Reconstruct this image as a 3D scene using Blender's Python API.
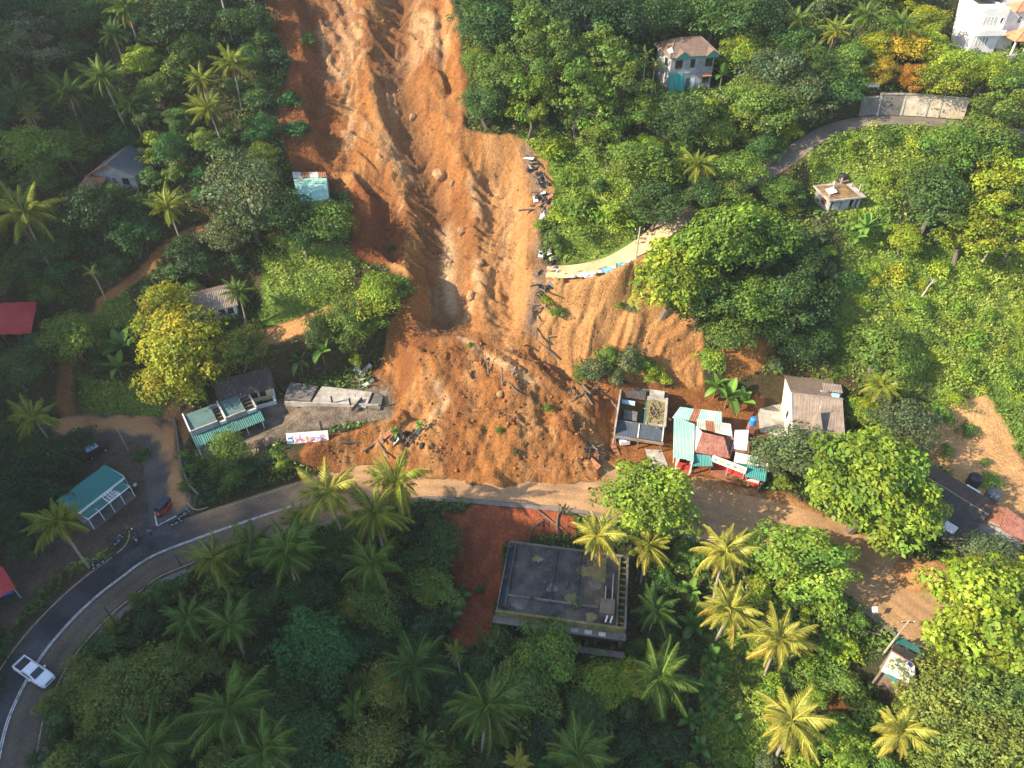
import bpy, bmesh, math, random
import numpy as np
from mathutils import Vector, Matrix
random.seed(7)
RNG = np.random.default_rng(11)
scene = bpy.context.scene
for o in list(bpy.data.objects):
    bpy.data.objects.remove(o)

# ------------------------------------------------------------------ camera
CAM_H, CAM_F, PITCH = 82.0, 720.0, math.radians(42)
cam_data = bpy.data.cameras.new('camera')
cam = bpy.data.objects.new('camera', cam_data)
scene.collection.objects.link(cam)
cam.location = (0, 0, CAM_H)
cam.rotation_euler = (math.pi / 2 - PITCH, 0, 0)
cam_data.sensor_width = 36.0
cam_data.lens = CAM_F / 1024 * 36.0
cam_data.clip_start, cam_data.clip_end = 1.0, 3000.0
scene.camera = cam

# ------------------------------------------------------------------ sky, sun, exposure
SUN_EL, SUN_AZ = math.radians(32), math.atan2(-0.95, -0.31)     # azimuth from +Y towards +X
sun_to = Vector((math.sin(SUN_AZ) * math.cos(SUN_EL), math.cos(SUN_AZ) * math.cos(SUN_EL), math.sin(SUN_EL)))
world = bpy.data.worlds.new('World')
scene.world = world
world.use_nodes = True
wn = world.node_tree
wn.nodes.clear()
w_out = wn.nodes.new('ShaderNodeOutputWorld')
w_bg = wn.nodes.new('ShaderNodeBackground')
w_sky = wn.nodes.new('ShaderNodeTexSky')
w_sky.sky_type = 'NISHITA'
w_sky.sun_disc = False
w_sky.sun_elevation = SUN_EL
w_sky.sun_rotation = SUN_AZ % (2 * math.pi)
w_bg.inputs['Strength'].default_value = 0.15
wn.links.new(w_sky.outputs[0], w_bg.inputs[0])
wn.links.new(w_bg.outputs[0], w_out.inputs[0])
sun_data = bpy.data.lights.new('sun', 'SUN')
sun_data.energy = 4.8
sun_data.angle = math.radians(0.6)
sun_data.color = (1.0, 0.84, 0.62)
sun = bpy.data.objects.new('sun', sun_data)
scene.collection.objects.link(sun)
sun.location = (-120, -40, 160)
sun.rotation_euler = sun_to.to_track_quat('Z', 'Y').to_euler()
scene.view_settings.view_transform = 'Standard'
scene.view_settings.look = 'None'
scene.view_settings.gamma = 1.0
scene.view_settings.use_curve_mapping = False
scene.view_settings.exposure = 1.34
scene.render.resolution_x, scene.render.resolution_y = 1024, 768
try:
    scene.cycles.max_bounces = 6
    scene.cycles.diffuse_bounces = 2
    scene.cycles.transmission_bounces = 3
    scene.cycles.transparent_max_bounces = 4
except Exception:
    pass

# ------------------------------------------------------------------ numeric helpers
SN, CS = math.sin(PITCH), math.cos(PITCH)

def proj(x, y, z):
    dz = z - CAM_H
    Z = np.maximum(y * CS - dz * SN, 1.0)
    return 512 + CAM_F * x / Z, 384 + CAM_F * (-y * SN - dz * CS) / Z

def ray(px, py):
    u, v = (px - 512) / CAM_F, (py - 384) / CAM_F
    return np.array((u, CS - v * SN, -(SN + v * CS)))

def on_plane(px, py, z=0.0):
    r = ray(px, py)
    return r * ((z - CAM_H) / r[2]) + np.array((0, 0, CAM_H))

def smooth(t):
    t = np.clip(t, 0, 1)
    return t * t * (3 - 2 * t)

def hash2(ix, iy, seed):
    h = (ix.astype(np.int64) * 374761393 + iy.astype(np.int64) * 668265263 + seed * 974711) & 0xffffffff
    h = ((h ^ (h >> 13)) * 1274126177) & 0xffffffff
    h = (h ^ (h >> 16)) & 0xffffff
    return h / float(0xffffff)

def vnoise(x, y, seed=0):
    x = np.asarray(x, float); y = np.asarray(y, float)
    ix, iy = np.floor(x), np.floor(y)
    fx, fy = x - ix, y - iy
    fx, fy = fx * fx * (3 - 2 * fx), fy * fy * (3 - 2 * fy)
    a, b = hash2(ix, iy, seed), hash2(ix + 1, iy, seed)
    c, d = hash2(ix, iy + 1, seed), hash2(ix + 1, iy + 1, seed)
    return (a * (1 - fx) + b * fx) * (1 - fy) + (c * (1 - fx) + d * fx) * fy

def fbm(x, y, octv=4, seed=0, gain=0.5):
    s = 0; a = 1; tot = 0
    for i in range(octv):
        s = s + a * vnoise(x * 2 ** i + 17.3 * i, y * 2 ** i - 9.1 * i, seed + i)
        tot += a; a *= gain
    return s / tot

def ridged(x, y, octv=3, seed=0):
    s = 0; a = 1; tot = 0
    for i in range(octv):
        s = s + a * (1 - np.abs(2 * vnoise(x * 2 ** i + 5.7 * i, y * 2 ** i + 3.3 * i, seed + i) - 1))
        tot += a; a *= 0.5
    return s / tot

def seg_dist(x, y, pts):
    """distance to a polyline, plus running parameter and side (+ = left of travel)"""
    best = np.full(np.shape(x), 1e9); par = np.zeros(np.shape(x)); side = np.zeros(np.shape(x))
    acc = 0.0
    for (ax, ay), (bx, by) in zip(pts[:-1], pts[1:]):
        dx, dy = bx - ax, by - ay
        L2 = dx * dx + dy * dy + 1e-9
        t = np.clip(((x - ax) * dx + (y - ay) * dy) / L2, 0, 1)
        d = np.hypot(x - ax - t * dx, y - ay - t * dy)
        m = d < best
        best = np.where(m, d, best)
        par = np.where(m, acc + t, par)
        side = np.where(m, np.sign(dx * (y - ay) - dy * (x - ax)), side)
        acc += 1
    return best, par, side

def poly_sdf(px, py, pts):
    """signed distance to a polygon, + inside"""
    n = len(pts)
    inside = np.zeros(np.shape(px), bool)
    for i in range(n):
        (x1, y1), (x2, y2) = pts[i], pts[(i + 1) % n]
        cond = ((y1 > py) != (y2 > py))
        xi = (x2 - x1) * (py - y1) / ((y2 - y1) if y2 != y1 else 1e-9) + x1
        inside ^= cond & (px < xi)
    d, _, _ = seg_dist(px, py, list(pts) + [pts[0]])
    return np.where(inside, d, -d)

def catmull(pts, step=1.5):
    pts = [np.array(p, float) for p in pts]
    P = [2 * pts[0] - pts[1]] + pts + [2 * pts[-1] - pts[-2]]
    out = []
    for i in range(1, len(P) - 2):
        n = max(2, int(np.linalg.norm(P[i + 1] - P[i]) / step))
        for k in range(n):
            t = k / n
            out.append(0.5 * (2 * P[i] + (P[i + 1] - P[i - 1]) * t + (2 * P[i - 1] - 5 * P[i] + 4 * P[i + 1] - P[i + 2]) * t * t
                              + (3 * P[i] - P[i - 1] - 3 * P[i + 1] + P[i + 2]) * t ** 3))
    out.append(pts[-1])
    return np.array(out)

# ------------------------------------------------------------------ object helpers
COL = scene.collection
CHILD = {}

class MB:
    """collects faces for one mesh"""
    def __init__(self):
        self.v = []; self.f = []
    def quad(self, *p):
        i = len(self.v); self.v += [tuple(map(float, q)) for q in p]; self.f.append(tuple(range(i, i + len(p)))); return self
    def box(self, x0, x1, y0, y1, z0, z1, taper=0.0):
        i = len(self.v); t = taper
        self.v += [(x0, y0, z0), (x1, y0, z0), (x1, y1, z0), (x0, y1, z0), (x0 + t, y0 + t, z1), (x1 - t, y0 + t, z1), (x1 - t, y1 - t, z1), (x0 + t, y1 - t, z1)]
        self.f += [tuple(i + k for k in q) for q in ((0, 3, 2, 1), (4, 5, 6, 7), (0, 1, 5, 4), (1, 2, 6, 5), (2, 3, 7, 6), (3, 0, 4, 7))]
        return self
    def hexa(self, b, t):
        """8 corners: four bottom, four top"""
        i = len(self.v); self.v += [tuple(map(float, q)) for q in list(b) + list(t)]
        self.f += [tuple(i + k for k in q) for q in ((0, 3, 2, 1), (4, 5, 6, 7), (0, 1, 5, 4), (1, 2, 6, 5), (2, 3, 7, 6), (3, 0, 4, 7))]
        return self
    def slab(self, a, b, c, d, th):
        """thick sheet below four corner points"""
        dn = lambda p: (p[0], p[1], p[2] - th)
        return self.hexa([dn(a), dn(b), dn(c), dn(d)], [a, b, c, d])
    def tube(self, pts, rad, n=6, cap=True):
        pts = [Vector(p) for p in pts]
        if not hasattr(rad, '__len__'): rad = [rad] * len(pts)
        i0 = len(self.v); up = Vector((0.12, 0.31, 1)).normalized()
        for k, p in enumerate(pts):
            d = (pts[min(k + 1, len(pts) - 1)] - pts[max(k - 1, 0)]).normalized()
            a = d.cross(up)
            if a.length < 1e-3: a = d.cross(Vector((1, 0, 0)))
            a.normalize(); b = d.cross(a)
            for j in range(n):
                q = p + (a * math.cos(2 * math.pi * j / n) + b * math.sin(2 * math.pi * j / n)) * rad[k]
                self.v.append(tuple(q))
        for k in range(len(pts) - 1):
            for j in range(n):
                a0 = i0 + k * n + j; a1 = i0 + k * n + (j + 1) % n
                self.f.append((a0, a1, a1 + n, a0 + n))
        if cap:
            self.f.append(tuple(i0 + j for j in range(n))[::-1])
            self.f.append(tuple(i0 + (len(pts) - 1) * n + j for j in range(n)))
        return self
    def sheet(self, a, b, c, d, waves=8, amp=0.03):
        """corrugated sheet, ridges run a->d; a,b,c,d in order"""
        a, b, c, d = map(Vector, (a, b, c, d))
        nrm = (b - a).cross(d - a).normalized(); i0 = len(self.v); n = waves * 2
        for k in range(n + 1):
            t = k / n; off = nrm * (amp if k % 2 else -amp)
            self.v.append(tuple(a.lerp(b, t) + off)); self.v.append(tuple(d.lerp(c, t) + off))
        for k in range(n):
            j = i0 + 2 * k; self.f.append((j, j + 2, j + 3, j + 1))
        return self
    def wall(self, axis, at, th, a0, a1, z0, z1, holes=()):
        """wall along an axis with rectangular openings (a, b, c, d)"""
        As = sorted({a0, a1, *[h[0] for h in holes], *[h[1] for h in holes]})
        Zs = sorted({z0, z1, *[h[2] for h in holes], *[h[3] for h in holes]})
        for i in range(len(As) - 1):
            run = None
            for j in range(len(Zs) - 1):
                am, zm = (As[i] + As[i + 1]) / 2, (Zs[j] + Zs[j + 1]) / 2
                solid = not any(h[0] < am < h[1] and h[2] < zm < h[3] for h in holes)
                if solid and run is None: run = Zs[j]
                if run is not None and (not solid or j == len(Zs) - 2):
                    top = Zs[j + 1] if solid else Zs[j]
                    if axis == 'x': self.box(As[i], As[i + 1], at, at + th, run, top)
                    else: self.box(at, at + th, As[i], As[i + 1], run, top)
                    run = None
        return self

def mesh_from(mb, name):
    me = bpy.data.meshes.new(name); me.from_pydata(mb.v, [], mb.f); me.update(); return me

def obj(name, mb, mat, parent=None, smooth_shade=False, loc=None, rot=None):
    me = mb if isinstance(mb, bpy.types.Mesh) else mesh_from(mb, name)
    o = bpy.data.objects.new(name, me); COL.objects.link(o)
    if mat is not None and not me.materials: me.materials.append(mat)
    if smooth_shade:
        me.polygons.foreach_set('use_smooth', [True] * len(me.polygons))
    if parent is not None:
        o.parent = parent; CHILD.setdefault(parent.name, []).append(o)
    if loc is not None: o.location = loc
    if rot is not None: o.rotation_euler = rot
    return o

def tag(o, label, cat, group=None):
    o['label'] = label; o['category'] = cat
    if group: o['group'] = group
    return o

def thing(name, label, cat, loc, rz=0.0, group=None):
    o = bpy.data.objects.new(name, None); COL.objects.link(o)
    o.location = tuple(map(float, loc)); o.rotation_euler = (0, 0, rz)
    o.empty_display_size = 0.5
    if label: tag(o, label, cat, group)
    return o

def copy_tree(o, parent=None):
    c = o.copy(); COL.objects.link(c); c.parent = parent
    if parent is not None: CHILD.setdefault(parent.name, []).append(c)
    for ch in CHILD.get(o.name, []): copy_tree(ch, c)
    return c

# ------------------------------------------------------------------ materials
MATS = {}
def mat(name, color, rough=0.8, var=0.25, scale=1.2, bump=0.0, bscale=6.0, spec=0.3, stain=None, stain_amt=0.0, metal=0.0):
    if name in MATS: return MATS[name]
    m = bpy.data.materials.new(name); m.use_nodes = True; MATS[name] = m
    nt = m.node_tree; b = nt.nodes['Principled BSDF']
    b.inputs['Roughness'].default_value = rough
    b.inputs['Specular IOR Level'].default_value = spec
    b.inputs['Metallic'].default_value = metal
    geo = nt.nodes.new('ShaderNodeNewGeometry')
    n1 = nt.nodes.new('ShaderNodeTexNoise'); n1.inputs['Scale'].default_value = scale; n1.inputs['Detail'].default_value = 6; n1.inputs['Roughness'].default_value = 0.65
    nt.links.new(geo.outputs['Position'], n1.inputs['Vector'])
    mr = nt.nodes.new('ShaderNodeMapRange'); mr.inputs['From Min'].default_value = 0.3; mr.inputs['From Max'].default_value = 0.7
    mr.inputs['To Min'].default_value = 1 - var; mr.inputs['To Max'].default_value = 1 + var
    nt.links.new(n1.outputs[0], mr.inputs[0])
    mx = nt.nodes.new('ShaderNodeVectorMath'); mx.operation = 'SCALE'
    mx.inputs[0].default_value = color[:3]
    nt.links.new(mr.outputs[0], mx.inputs['Scale'])
    last = mx.outputs[0]
    if stain:
        n2 = nt.nodes.new('ShaderNodeTexNoise'); n2.inputs['Scale'].default_value = scale * 0.35; n2.inputs['Detail'].default_value = 8; n2.inputs['Roughness'].default_value = 0.7
        nt.links.new(geo.outputs['Position'], n2.inputs['Vector'])
        r2 = nt.nodes.new('ShaderNodeMapRange'); r2.inputs['From Min'].default_value = 0.48; r2.inputs['From Max'].default_value = 0.62; r2.inputs['To Max'].default_value = stain_amt
        nt.links.new(n2.outputs[0], r2.inputs[0])
        mm = nt.nodes.new('ShaderNodeMix'); mm.data_type = 'RGBA'
        mm.inputs['B'].default_value = (*stain, 1)
        nt.links.new(r2.outputs[0], mm.inputs['Factor']); nt.links.new(last, mm.inputs['A'])
        last = mm.outputs['Result']
    nt.links.new(last, b.inputs['Base Color'])
    if bump:
        n3 = nt.nodes.new('ShaderNodeTexNoise'); n3.inputs['Scale'].default_value = bscale; n3.inputs['Detail'].default_value = 5
        nt.links.new(geo.outputs['Position'], n3.inputs['Vector'])
        bp = nt.nodes.new('ShaderNodeBump'); bp.inputs['Strength'].default_value = bump; bp.inputs['Distance'].default_value = 0.3
        nt.links.new(n3.outputs[0], bp.inputs['Height']); nt.links.new(bp.outputs[0], b.inputs['Normal'])
    return m

def attr_mat(name, rough=0.95, var=0.3, scale=0.9, bump=0.6, bscale=2.5, spec=0.15):
    """base colour from the mesh's own colour layer, with fine grain"""
    m = bpy.data.materials.new(name); m.use_nodes = True
    nt = m.node_tree; b = nt.nodes['Principled BSDF']
    b.inputs['Roughness'].default_value = rough; b.inputs['Specular IOR Level'].default_value = spec
    at = nt.nodes.new('ShaderNodeAttribute'); at.attribute_name = 'Col'
    geo = nt.nodes.new('ShaderNodeNewGeometry')
    n1 = nt.nodes.new('ShaderNodeTexNoise'); n1.inputs['Scale'].default_value = scale; n1.inputs['Detail'].default_value = 8; n1.inputs['Roughness'].default_value = 0.7
    nt.links.new(geo.outputs['Position'], n1.inputs['Vector'])
    mr = nt.nodes.new('ShaderNodeMapRange'); mr.inputs['From Min'].default_value = 0.3; mr.inputs['From Max'].default_value = 0.7
    mr.inputs['To Min'].default_value = 1 - var; mr.inputs['To Max'].default_value = 1 + var
    nt.links.new(n1.outputs[0], mr.inputs[0])
    mx = nt.nodes.new('ShaderNodeVectorMath'); mx.operation = 'SCALE'
    nt.links.new(at.outputs['Color'], mx.inputs[0]); nt.links.new(mr.outputs[0], mx.inputs['Scale'])
    nt.links.new(mx.outputs[0], b.inputs['Base Color'])
    n3 = nt.nodes.new('ShaderNodeTexNoise'); n3.inputs['Scale'].default_value = bscale; n3.inputs['Detail'].default_value = 8; n3.inputs['Roughness'].default_value = 0.65
    nt.links.new(geo.outputs['Position'], n3.inputs['Vector'])
    bp = nt.nodes.new('ShaderNodeBump'); bp.inputs['Strength'].default_value = bump; bp.inputs['Distance'].default_value = 0.35
    nt.links.new(n3.outputs[0], bp.inputs['Height']); nt.links.new(bp.outputs[0], b.inputs['Normal'])
    return m

def leaf_mat(name, trans=0.28, obj_tint=True, rough=0.5):
    m = bpy.data.materials.new(name); m.use_nodes = True
    nt = m.node_tree; nt.nodes.clear()
    out = nt.nodes.new('ShaderNodeOutputMaterial')
    b = nt.nodes.new('ShaderNodeBsdfPrincipled'); b.inputs['Roughness'].default_value = rough; b.inputs['Specular IOR Level'].default_value = 0.25
    t = nt.nodes.new('ShaderNodeBsdfTranslucent')
    mix = nt.nodes.new('ShaderNodeMixShader'); mix.inputs[0].default_value = trans
    at = nt.nodes.new('ShaderNodeAttribute'); at.attribute_name = 'Col'
    last = at.outputs['Color']
    if obj_tint:
        oi = nt.nodes.new('ShaderNodeObjectInfo')
        mm = nt.nodes.new('ShaderNodeVectorMath'); mm.operation = 'MULTIPLY'
        nt.links.new(at.outputs['Color'], mm.inputs[0]); nt.links.new(oi.outputs['Color'], mm.inputs[1])
        last = mm.outputs[0]
    tw = nt.nodes.new('ShaderNodeVectorMath'); tw.operation = 'MULTIPLY'; tw.inputs[1].default_value = (1.25, 1.15, 0.6)
    nt.links.new(last, tw.inputs[0])
    nt.links.new(last, b.inputs['Base Color']); nt.links.new(tw.outputs[0], t.inputs['Color'])
    nt.links.new(b.outputs[0], mix.inputs[1]); nt.links.new(t.outputs[0], mix.inputs[2]); nt.links.new(mix.outputs[0], out.inputs[0])
    return m

def set_col(me, cols, domain='POINT'):
    a = me.color_attributes.new('Col', 'FLOAT_COLOR', domain)
    c = np.ones((len(cols), 4), np.float32); c[:, :3] = cols
    a.data.foreach_set('color', c.ravel())

def np_mesh(name, verts, quads):
    me = bpy.data.meshes.new(name)
    nv, nq, k = len(verts), len(quads), quads.shape[1]
    me.vertices.add(nv); me.vertices.foreach_set('co', np.asarray(verts, np.float32).ravel())
    me.loops.add(nq * k); me.loops.foreach_set('vertex_index', np.asarray(quads, np.int32).ravel())
    me.polygons.add(nq); me.polygons.foreach_set('loop_start', np.arange(0, nq * k, k, dtype=np.int32))
    me.update(calc_edges=True)
    return me
# ------------------------------------------------------------------ terrain
K = CAM_H / 98.0
def axis_coords(lo, hi, flo, fhi, fine, mlo, mhi, med):
    c = list(np.arange(flo, fhi, fine)) + list(np.arange(fhi, mhi, med))
    a = list(np.arange(flo - med, mlo, -med))[::-1]
    out, p, s = [], mhi, med
    while p < hi: out.append(p); s *= 1.25; p += s
    out.append(hi)
    inn, p, s = [], a[0] - med, med
    while p > lo: inn.append(p); s *= 1.25; p -= s
    inn.append(lo)
    return np.array(inn[::-1] + a + c + out)
XS = axis_coords(-420, 420, -46, 40, 0.28, -108, 108, 0.85)
YS = axis_coords(-300, 460, 62, 152, 0.28, 18, 166, 0.8)
GX, GY = np.meshgrid(XS, YS)

# the lower (valley side) edge of the main road, read off the picture at road level
EDGE_PX = [(37, 768), (50, 711), (75, 661), (112, 618), (152, 586), (172, 574), (250, 545), (330, 519), (418, 497), (512, 502), (577, 509),
           (640, 521), (692, 535), (770, 562), (840, 591), (880, 618), (915, 645)]
edge = [on_plane(*p)[:2] for p in EDGE_PX]
edge = [edge[0] + np.array((2.5, -30)), edge[0] + np.array((1.2, -12))] + edge + [edge[-1] + np.array((9, -10)), edge[-1] + np.array((30, -34))]
edge = catmull(edge, 1.2)
tang = np.gradient(edge, axis=0); tang /= np.linalg.norm(tang, axis=1)[:, None]
nrm = np.stack([-tang[:, 1], tang[:, 0]], 1)
ROAD_W = 8.6
road_c = edge + nrm * (ROAD_W / 2)

def base_height(x, y):
    yf = np.interp(x, [-140, -90, -70, -58, -46, -30, -15, 0, 16, 22, 40, 50, 58, 64, 72, 85, 120], [70, 80, 83, 84, 82, 80, 77, 76, 80, 84.5, 84.5, 88, 86, 74, 66, 62, 54])
    hill = 0.70 * (y - 79.5) + 5.5 * np.exp(-((x - 22) / 14) ** 2 - ((y - 104) / 9) ** 2)
    cut = 1.25 * (y - yf)
    z = -np.log(np.exp(-np.clip(hill, -60, 400) * 0.6) + np.exp(-np.clip(cut, -60, 400) * 0.6)) / 0.6
    z = np.where(z > 0, z, 0) * smooth((y - yf + 3) / 4)
    z = np.where(z > 90, 90 + (z - 90) * 0.2, z)
    d, par, side = seg_dist(x, y, edge[::3])
    depth = np.interp(x, [-60, -48, -30, 22, 36, 60], [2.0, 3.5, 6.0, 6.0, 3.5, 2.5])
    below = np.where(side < 0, smooth((d - 0.8) / 11.0), 0)
    z = z - depth * below
    z = z + 1.0 * (fbm(x * 0.07, y * 0.07, 3, 3) - 0.5) * np.minimum(1, np.abs(z) / 2)
    # the spur on the sunward side, outside the picture, with a saddle where the road goes through
    xs = np.interp(y, [20, 45, 65, 95, 150], [-68, -78, -86, -99, -112])
    tn = math.tan(SUN_EL)
    crest = np.interp(y, [-120, -40, 0, 15, 32, 46, 60, 85, 110, 125, 160, 240], CREST)
    crest = crest + 5 * (fbm(y * 0.05, x * 0.05, 3, 9) - 0.5)
    t = smooth((xs - x) / 62.0)
    far = np.clip((-190 - x) / 200, 0, 1)
    zr = crest * (1 - 0.35 * far)
    z = np.where(x < xs, z + np.maximum(zr - z, 0) * t, z)
    return z
CREST = [70, 98, 97, 90, 74, 62, 61, 85, 106, 114, 128, 142]
Z0 = base_height(GX, GY)

class Field:
    def __init__(self, Z): self.Z = Z
    def __call__(self, x, y):
        x = np.clip(np.asarray(x, float), XS[0] + .01, XS[-1] - .01); y = np.clip(np.asarray(y, float), YS[0] + .01, YS[-1] - .01)
        i = np.clip(np.searchsorted(XS, x) - 1, 0, len(XS) - 2); j = np.clip(np.searchsorted(YS, y) - 1, 0, len(YS) - 2)
        fx = (x - XS[i]) / (XS[i + 1] - XS[i]); fy = (y - YS[j]) / (YS[j + 1] - YS[j])
        Z = self.Z
        return (Z[j, i] * (1 - fx) + Z[j, i + 1] * fx) * (1 - fy) + (Z[j + 1, i] * (1 - fx) + Z[j + 1, i + 1] * fx) * fy
def hit(field, px, py, h=0.0):
    """the point where the sight line through a pixel meets the ground (or a level h above it)"""
    r = ray(px, py); t = np.arange(40, 330, 0.4)
    X, Y, Zr = r[0] * t, r[1] * t, CAM_H + r[2] * t
    b = Zr < field(X, Y) + h
    k = int(np.argmax(b)) if b.any() else len(t) - 1
    lo, hi = t[max(k - 1, 0)], t[k]
    for _ in range(14):
        m = (lo + hi) / 2
        if CAM_H + r[2] * m < field(r[0] * m, r[1] * m) + h: hi = m
        else: lo = m
    return np.array((r[0] * hi, r[1] * hi, CAM_H + r[2] * hi))
f0 = Field(Z0)
PX, PY = proj(GX, GY, Z0)

# ---- soil areas, read off the picture (pixel outlines laid on the ground)
SLIDE = [(262, -60), (458, -60), (456, 0), (463, 60), (468, 128), (500, 136), (522, 140), (546, 165), (552, 200), (540, 232), (548, 262), (556, 276), (600, 274),
         (640, 262), (668, 300), (702, 322), (704, 392), (668, 384), (614, 380), (612, 440), (640, 452), (600, 462), (606, 483), (512, 487), (463, 482), (418, 474), (366, 466),
         (330, 472), (304, 470), (300, 460), (326, 447), (388, 430), (386, 400), (372, 378), (362, 345), (398, 312), (406, 286), (384, 268), (356, 256), (350, 200), (332, 176), (300, 172),
         (272, 132), (288, 60), (266, 0)]
SCAR = [(276, -60), (456, -60), (453, 0), (460, 60), (464, 130), (520, 150), (530, 200), (528, 300), (522, 345), (440, 350), (410, 330), (420, 290), (384, 262), (366, 240), (370, 195), (345, 170), (316, 160), (300, 100), (300, 40)]
CONE = [(420, 335), (470, 322), (520, 345), (560, 372), (606, 402), (608, 450), (602, 483), (500, 487), (410, 474), (366, 466), (330, 472), (304, 470), (302, 462), (332, 450), (392, 432), (398, 385), (392, 355)]
CLIFF = [(556, 282), (640, 268), (682, 312), (702, 326), (702, 385), (620, 380), (560, 385), (528, 358), (532, 300)]
CHAN = [(402, -60), (398, 0), (398, 60), (412, 120), (430, 165), (441, 205), (441, 260), (446, 300), (452, 332)]
REDSOIL = [(432, 506), (512, 503), (575, 511), (582, 540), (505, 545), (490, 640), (452, 645), (446, 610), (455, 580), (448, 545)]
BARE_R = [(918, 408), (985, 398), (1010, 440), (1040, 470), (1040, 560), (1010, 520), (975, 500), (930, 468), (905, 440)]
BARE_R2 = [(722, 330), (762, 322), (772, 345), (766, 378), (735, 378), (722, 360)]
YARD_R = [(600, 450), (665, 462), (700, 470), (745, 484), (790, 492), (850, 525), (908, 557), (950, 570), (975, 600), (940, 620), (900, 640), (840, 596), (690, 540), (600, 512), (600, 484)]
YARD_R2 = [(870, 660), (900, 640), (930, 690), (900, 710), (835, 720), (815, 690)]
YARD_L = [(20, 470), (95, 432), (130, 430), (160, 425), (180, 470), (200, 500), (185, 520), (120, 545), (60, 575), (0, 640), (0, 560)]
YARD_L2 = [(195, 450), (275, 380), (390, 372), (398, 430), (300, 450), (230, 470)]
YARD_H = [(606, 384), (660, 382), (700, 392), (764, 398), (770, 440), (766, 488), (700, 476), (606, 462)]
ORANGE_T = [(258, 332), (300, 316), (345, 306), (365, 315), (330, 335), (300, 345), (262, 348)]
GRASS = [[(255, 250), (350, 245), (358, 300), (300, 312), (255, 325)], [(505, 138), (545, 165), (560, 262), (640, 245), (655, 205), (640, 185), (600, 145), (540, 118)],
         [(840, 130), (960, 128), (960, 170), (900, 200), (870, 330), (850, 380), (830, 380), (838, 230), (800, 170), (790, 160)],
         [(880, 250), (1030, 220), (1030, 420), (985, 395), (900, 400), (860, 385)], [(960, 385), (1030, 380), (1030, 470), (1000, 430)],
         [(78, 375), (170, 385), (165, 420), (80, 424)], [(690, 620), (760, 640), (790, 700), (760, 768), (700, 768)], [(75, 300), (130, 290), (150, 330), (90, 340)],
         [(60, 580), (110, 560), (120, 548), (95, 545), (50, 570)], [(190, 450), (210, 470), (270, 470), (290, 455), (230, 445)]]
sd = lambda poly, P=None: poly_sdf(PX if P is None else P[0], PY if P is None else P[1], poly)
inview = (GX > -125) & (GX < 125) & (GY > 10) & (GY < 190)
def sdm(poly):
    out = np.full(GX.shape, -99.0); out[inview] = poly_sdf(PX[inview], PY[inview], poly); return out
wob = 7 * (fbm(GX * 0.28, GY * 0.28, 4, 21) - 0.5) * 2
S_slide, S_scar, S_cone, S_cliff = (sdm(p) for p in (SLIDE, SCAR, CONE, CLIFF))
soil = smooth((S_slide + wob + 2) / 4)
other = {}
for nm, p in (('red', REDSOIL), ('bare', BARE_R), ('bare2', BARE_R2), ('yard', YARD_R), ('yard2', YARD_R2), ('yl', YARD_L), ('yl2', YARD_L2), ('orange', ORANGE_T), ('yh', YARD_H)):
    other[nm] = smooth((sdm(p) + wob * (2.2 if nm in ('bare', 'bare2', 'red') else 0.7) + 1) / 5)
grass = np.zeros_like(GX)
for g in GRASS: grass = np.maximum(grass, smooth((sdm(g) + wob) / 8))

Z = Z0.copy()
# ---- level pads for the buildings on the slope
PADS = [(690, 92, 7.0, 0), (985, 62, 10, 0), (838, 214, 4.5, 0), (313, 205, 5.5, 0), (118, 190, 7, 0), (14, 345, 8, 0), (215, 322, 6.5, 0), (335, 408, 11, 2.6), (248, 402, 6.5, 0.9)]
PADW = []
for px, py, rad, zfix in PADS:
    p = hit(f0, px, py)
    z = zfix if zfix else float(p[2])
    PADW.append((p[0], p[1], z))
    w = smooth((rad + 3.5 - np.hypot(GX - p[0], GY - p[1])) / 3.5)
    Z = Z * (1 - w) + (z - 0.03) * w
# ---- paths cut into the slope: pixel lines laid on the ground
def lay(pxs, step=1.0):
    return catmull([hit(f0, *p) for p in pxs], step)
PATHS = {
    'upper_road': (lay([(700, 205), (735, 188), (768, 172), (792, 155), (815, 137), (842, 125), (872, 120), (912, 121), (968, 125), (1030, 135)]), 1.9),
    'broken_road': (lay([(546, 274), (580, 271), (612, 263), (640, 247), (664, 228), (700, 205)]), 1.9),
    'dirt_track': (lay([(200, 226), (170, 240), (152, 262), (128, 284), (100, 302), (84, 314), (60, 322)]), 1.2),
    'terrace_path': (lay([(256, 342), (280, 333), (305, 323), (335, 312), (358, 304)]), 2.0),
    'garden_path': (lay([(68, 424), (66, 400), (65, 375), (72, 352), (84, 314)]), 1.0),
}
for nm, (pts, hw) in PATHS.items():
    z_s = np.convolve(np.pad(pts[:, 2], 6, mode='edge'), np.ones(13) / 13, 'valid'); pts[:, 2] = z_s
    m = inview
    d, par, side = seg_dist(GX[m], GY[m], pts[:, :2])
    zp = np.interp(par, np.arange(len(pts)), pts[:, 2])
    w = smooth((hw + 2.6 - d) / 2.2)
    Z[m] = Z[m] * (1 - w) + (zp - 0.05) * w
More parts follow.
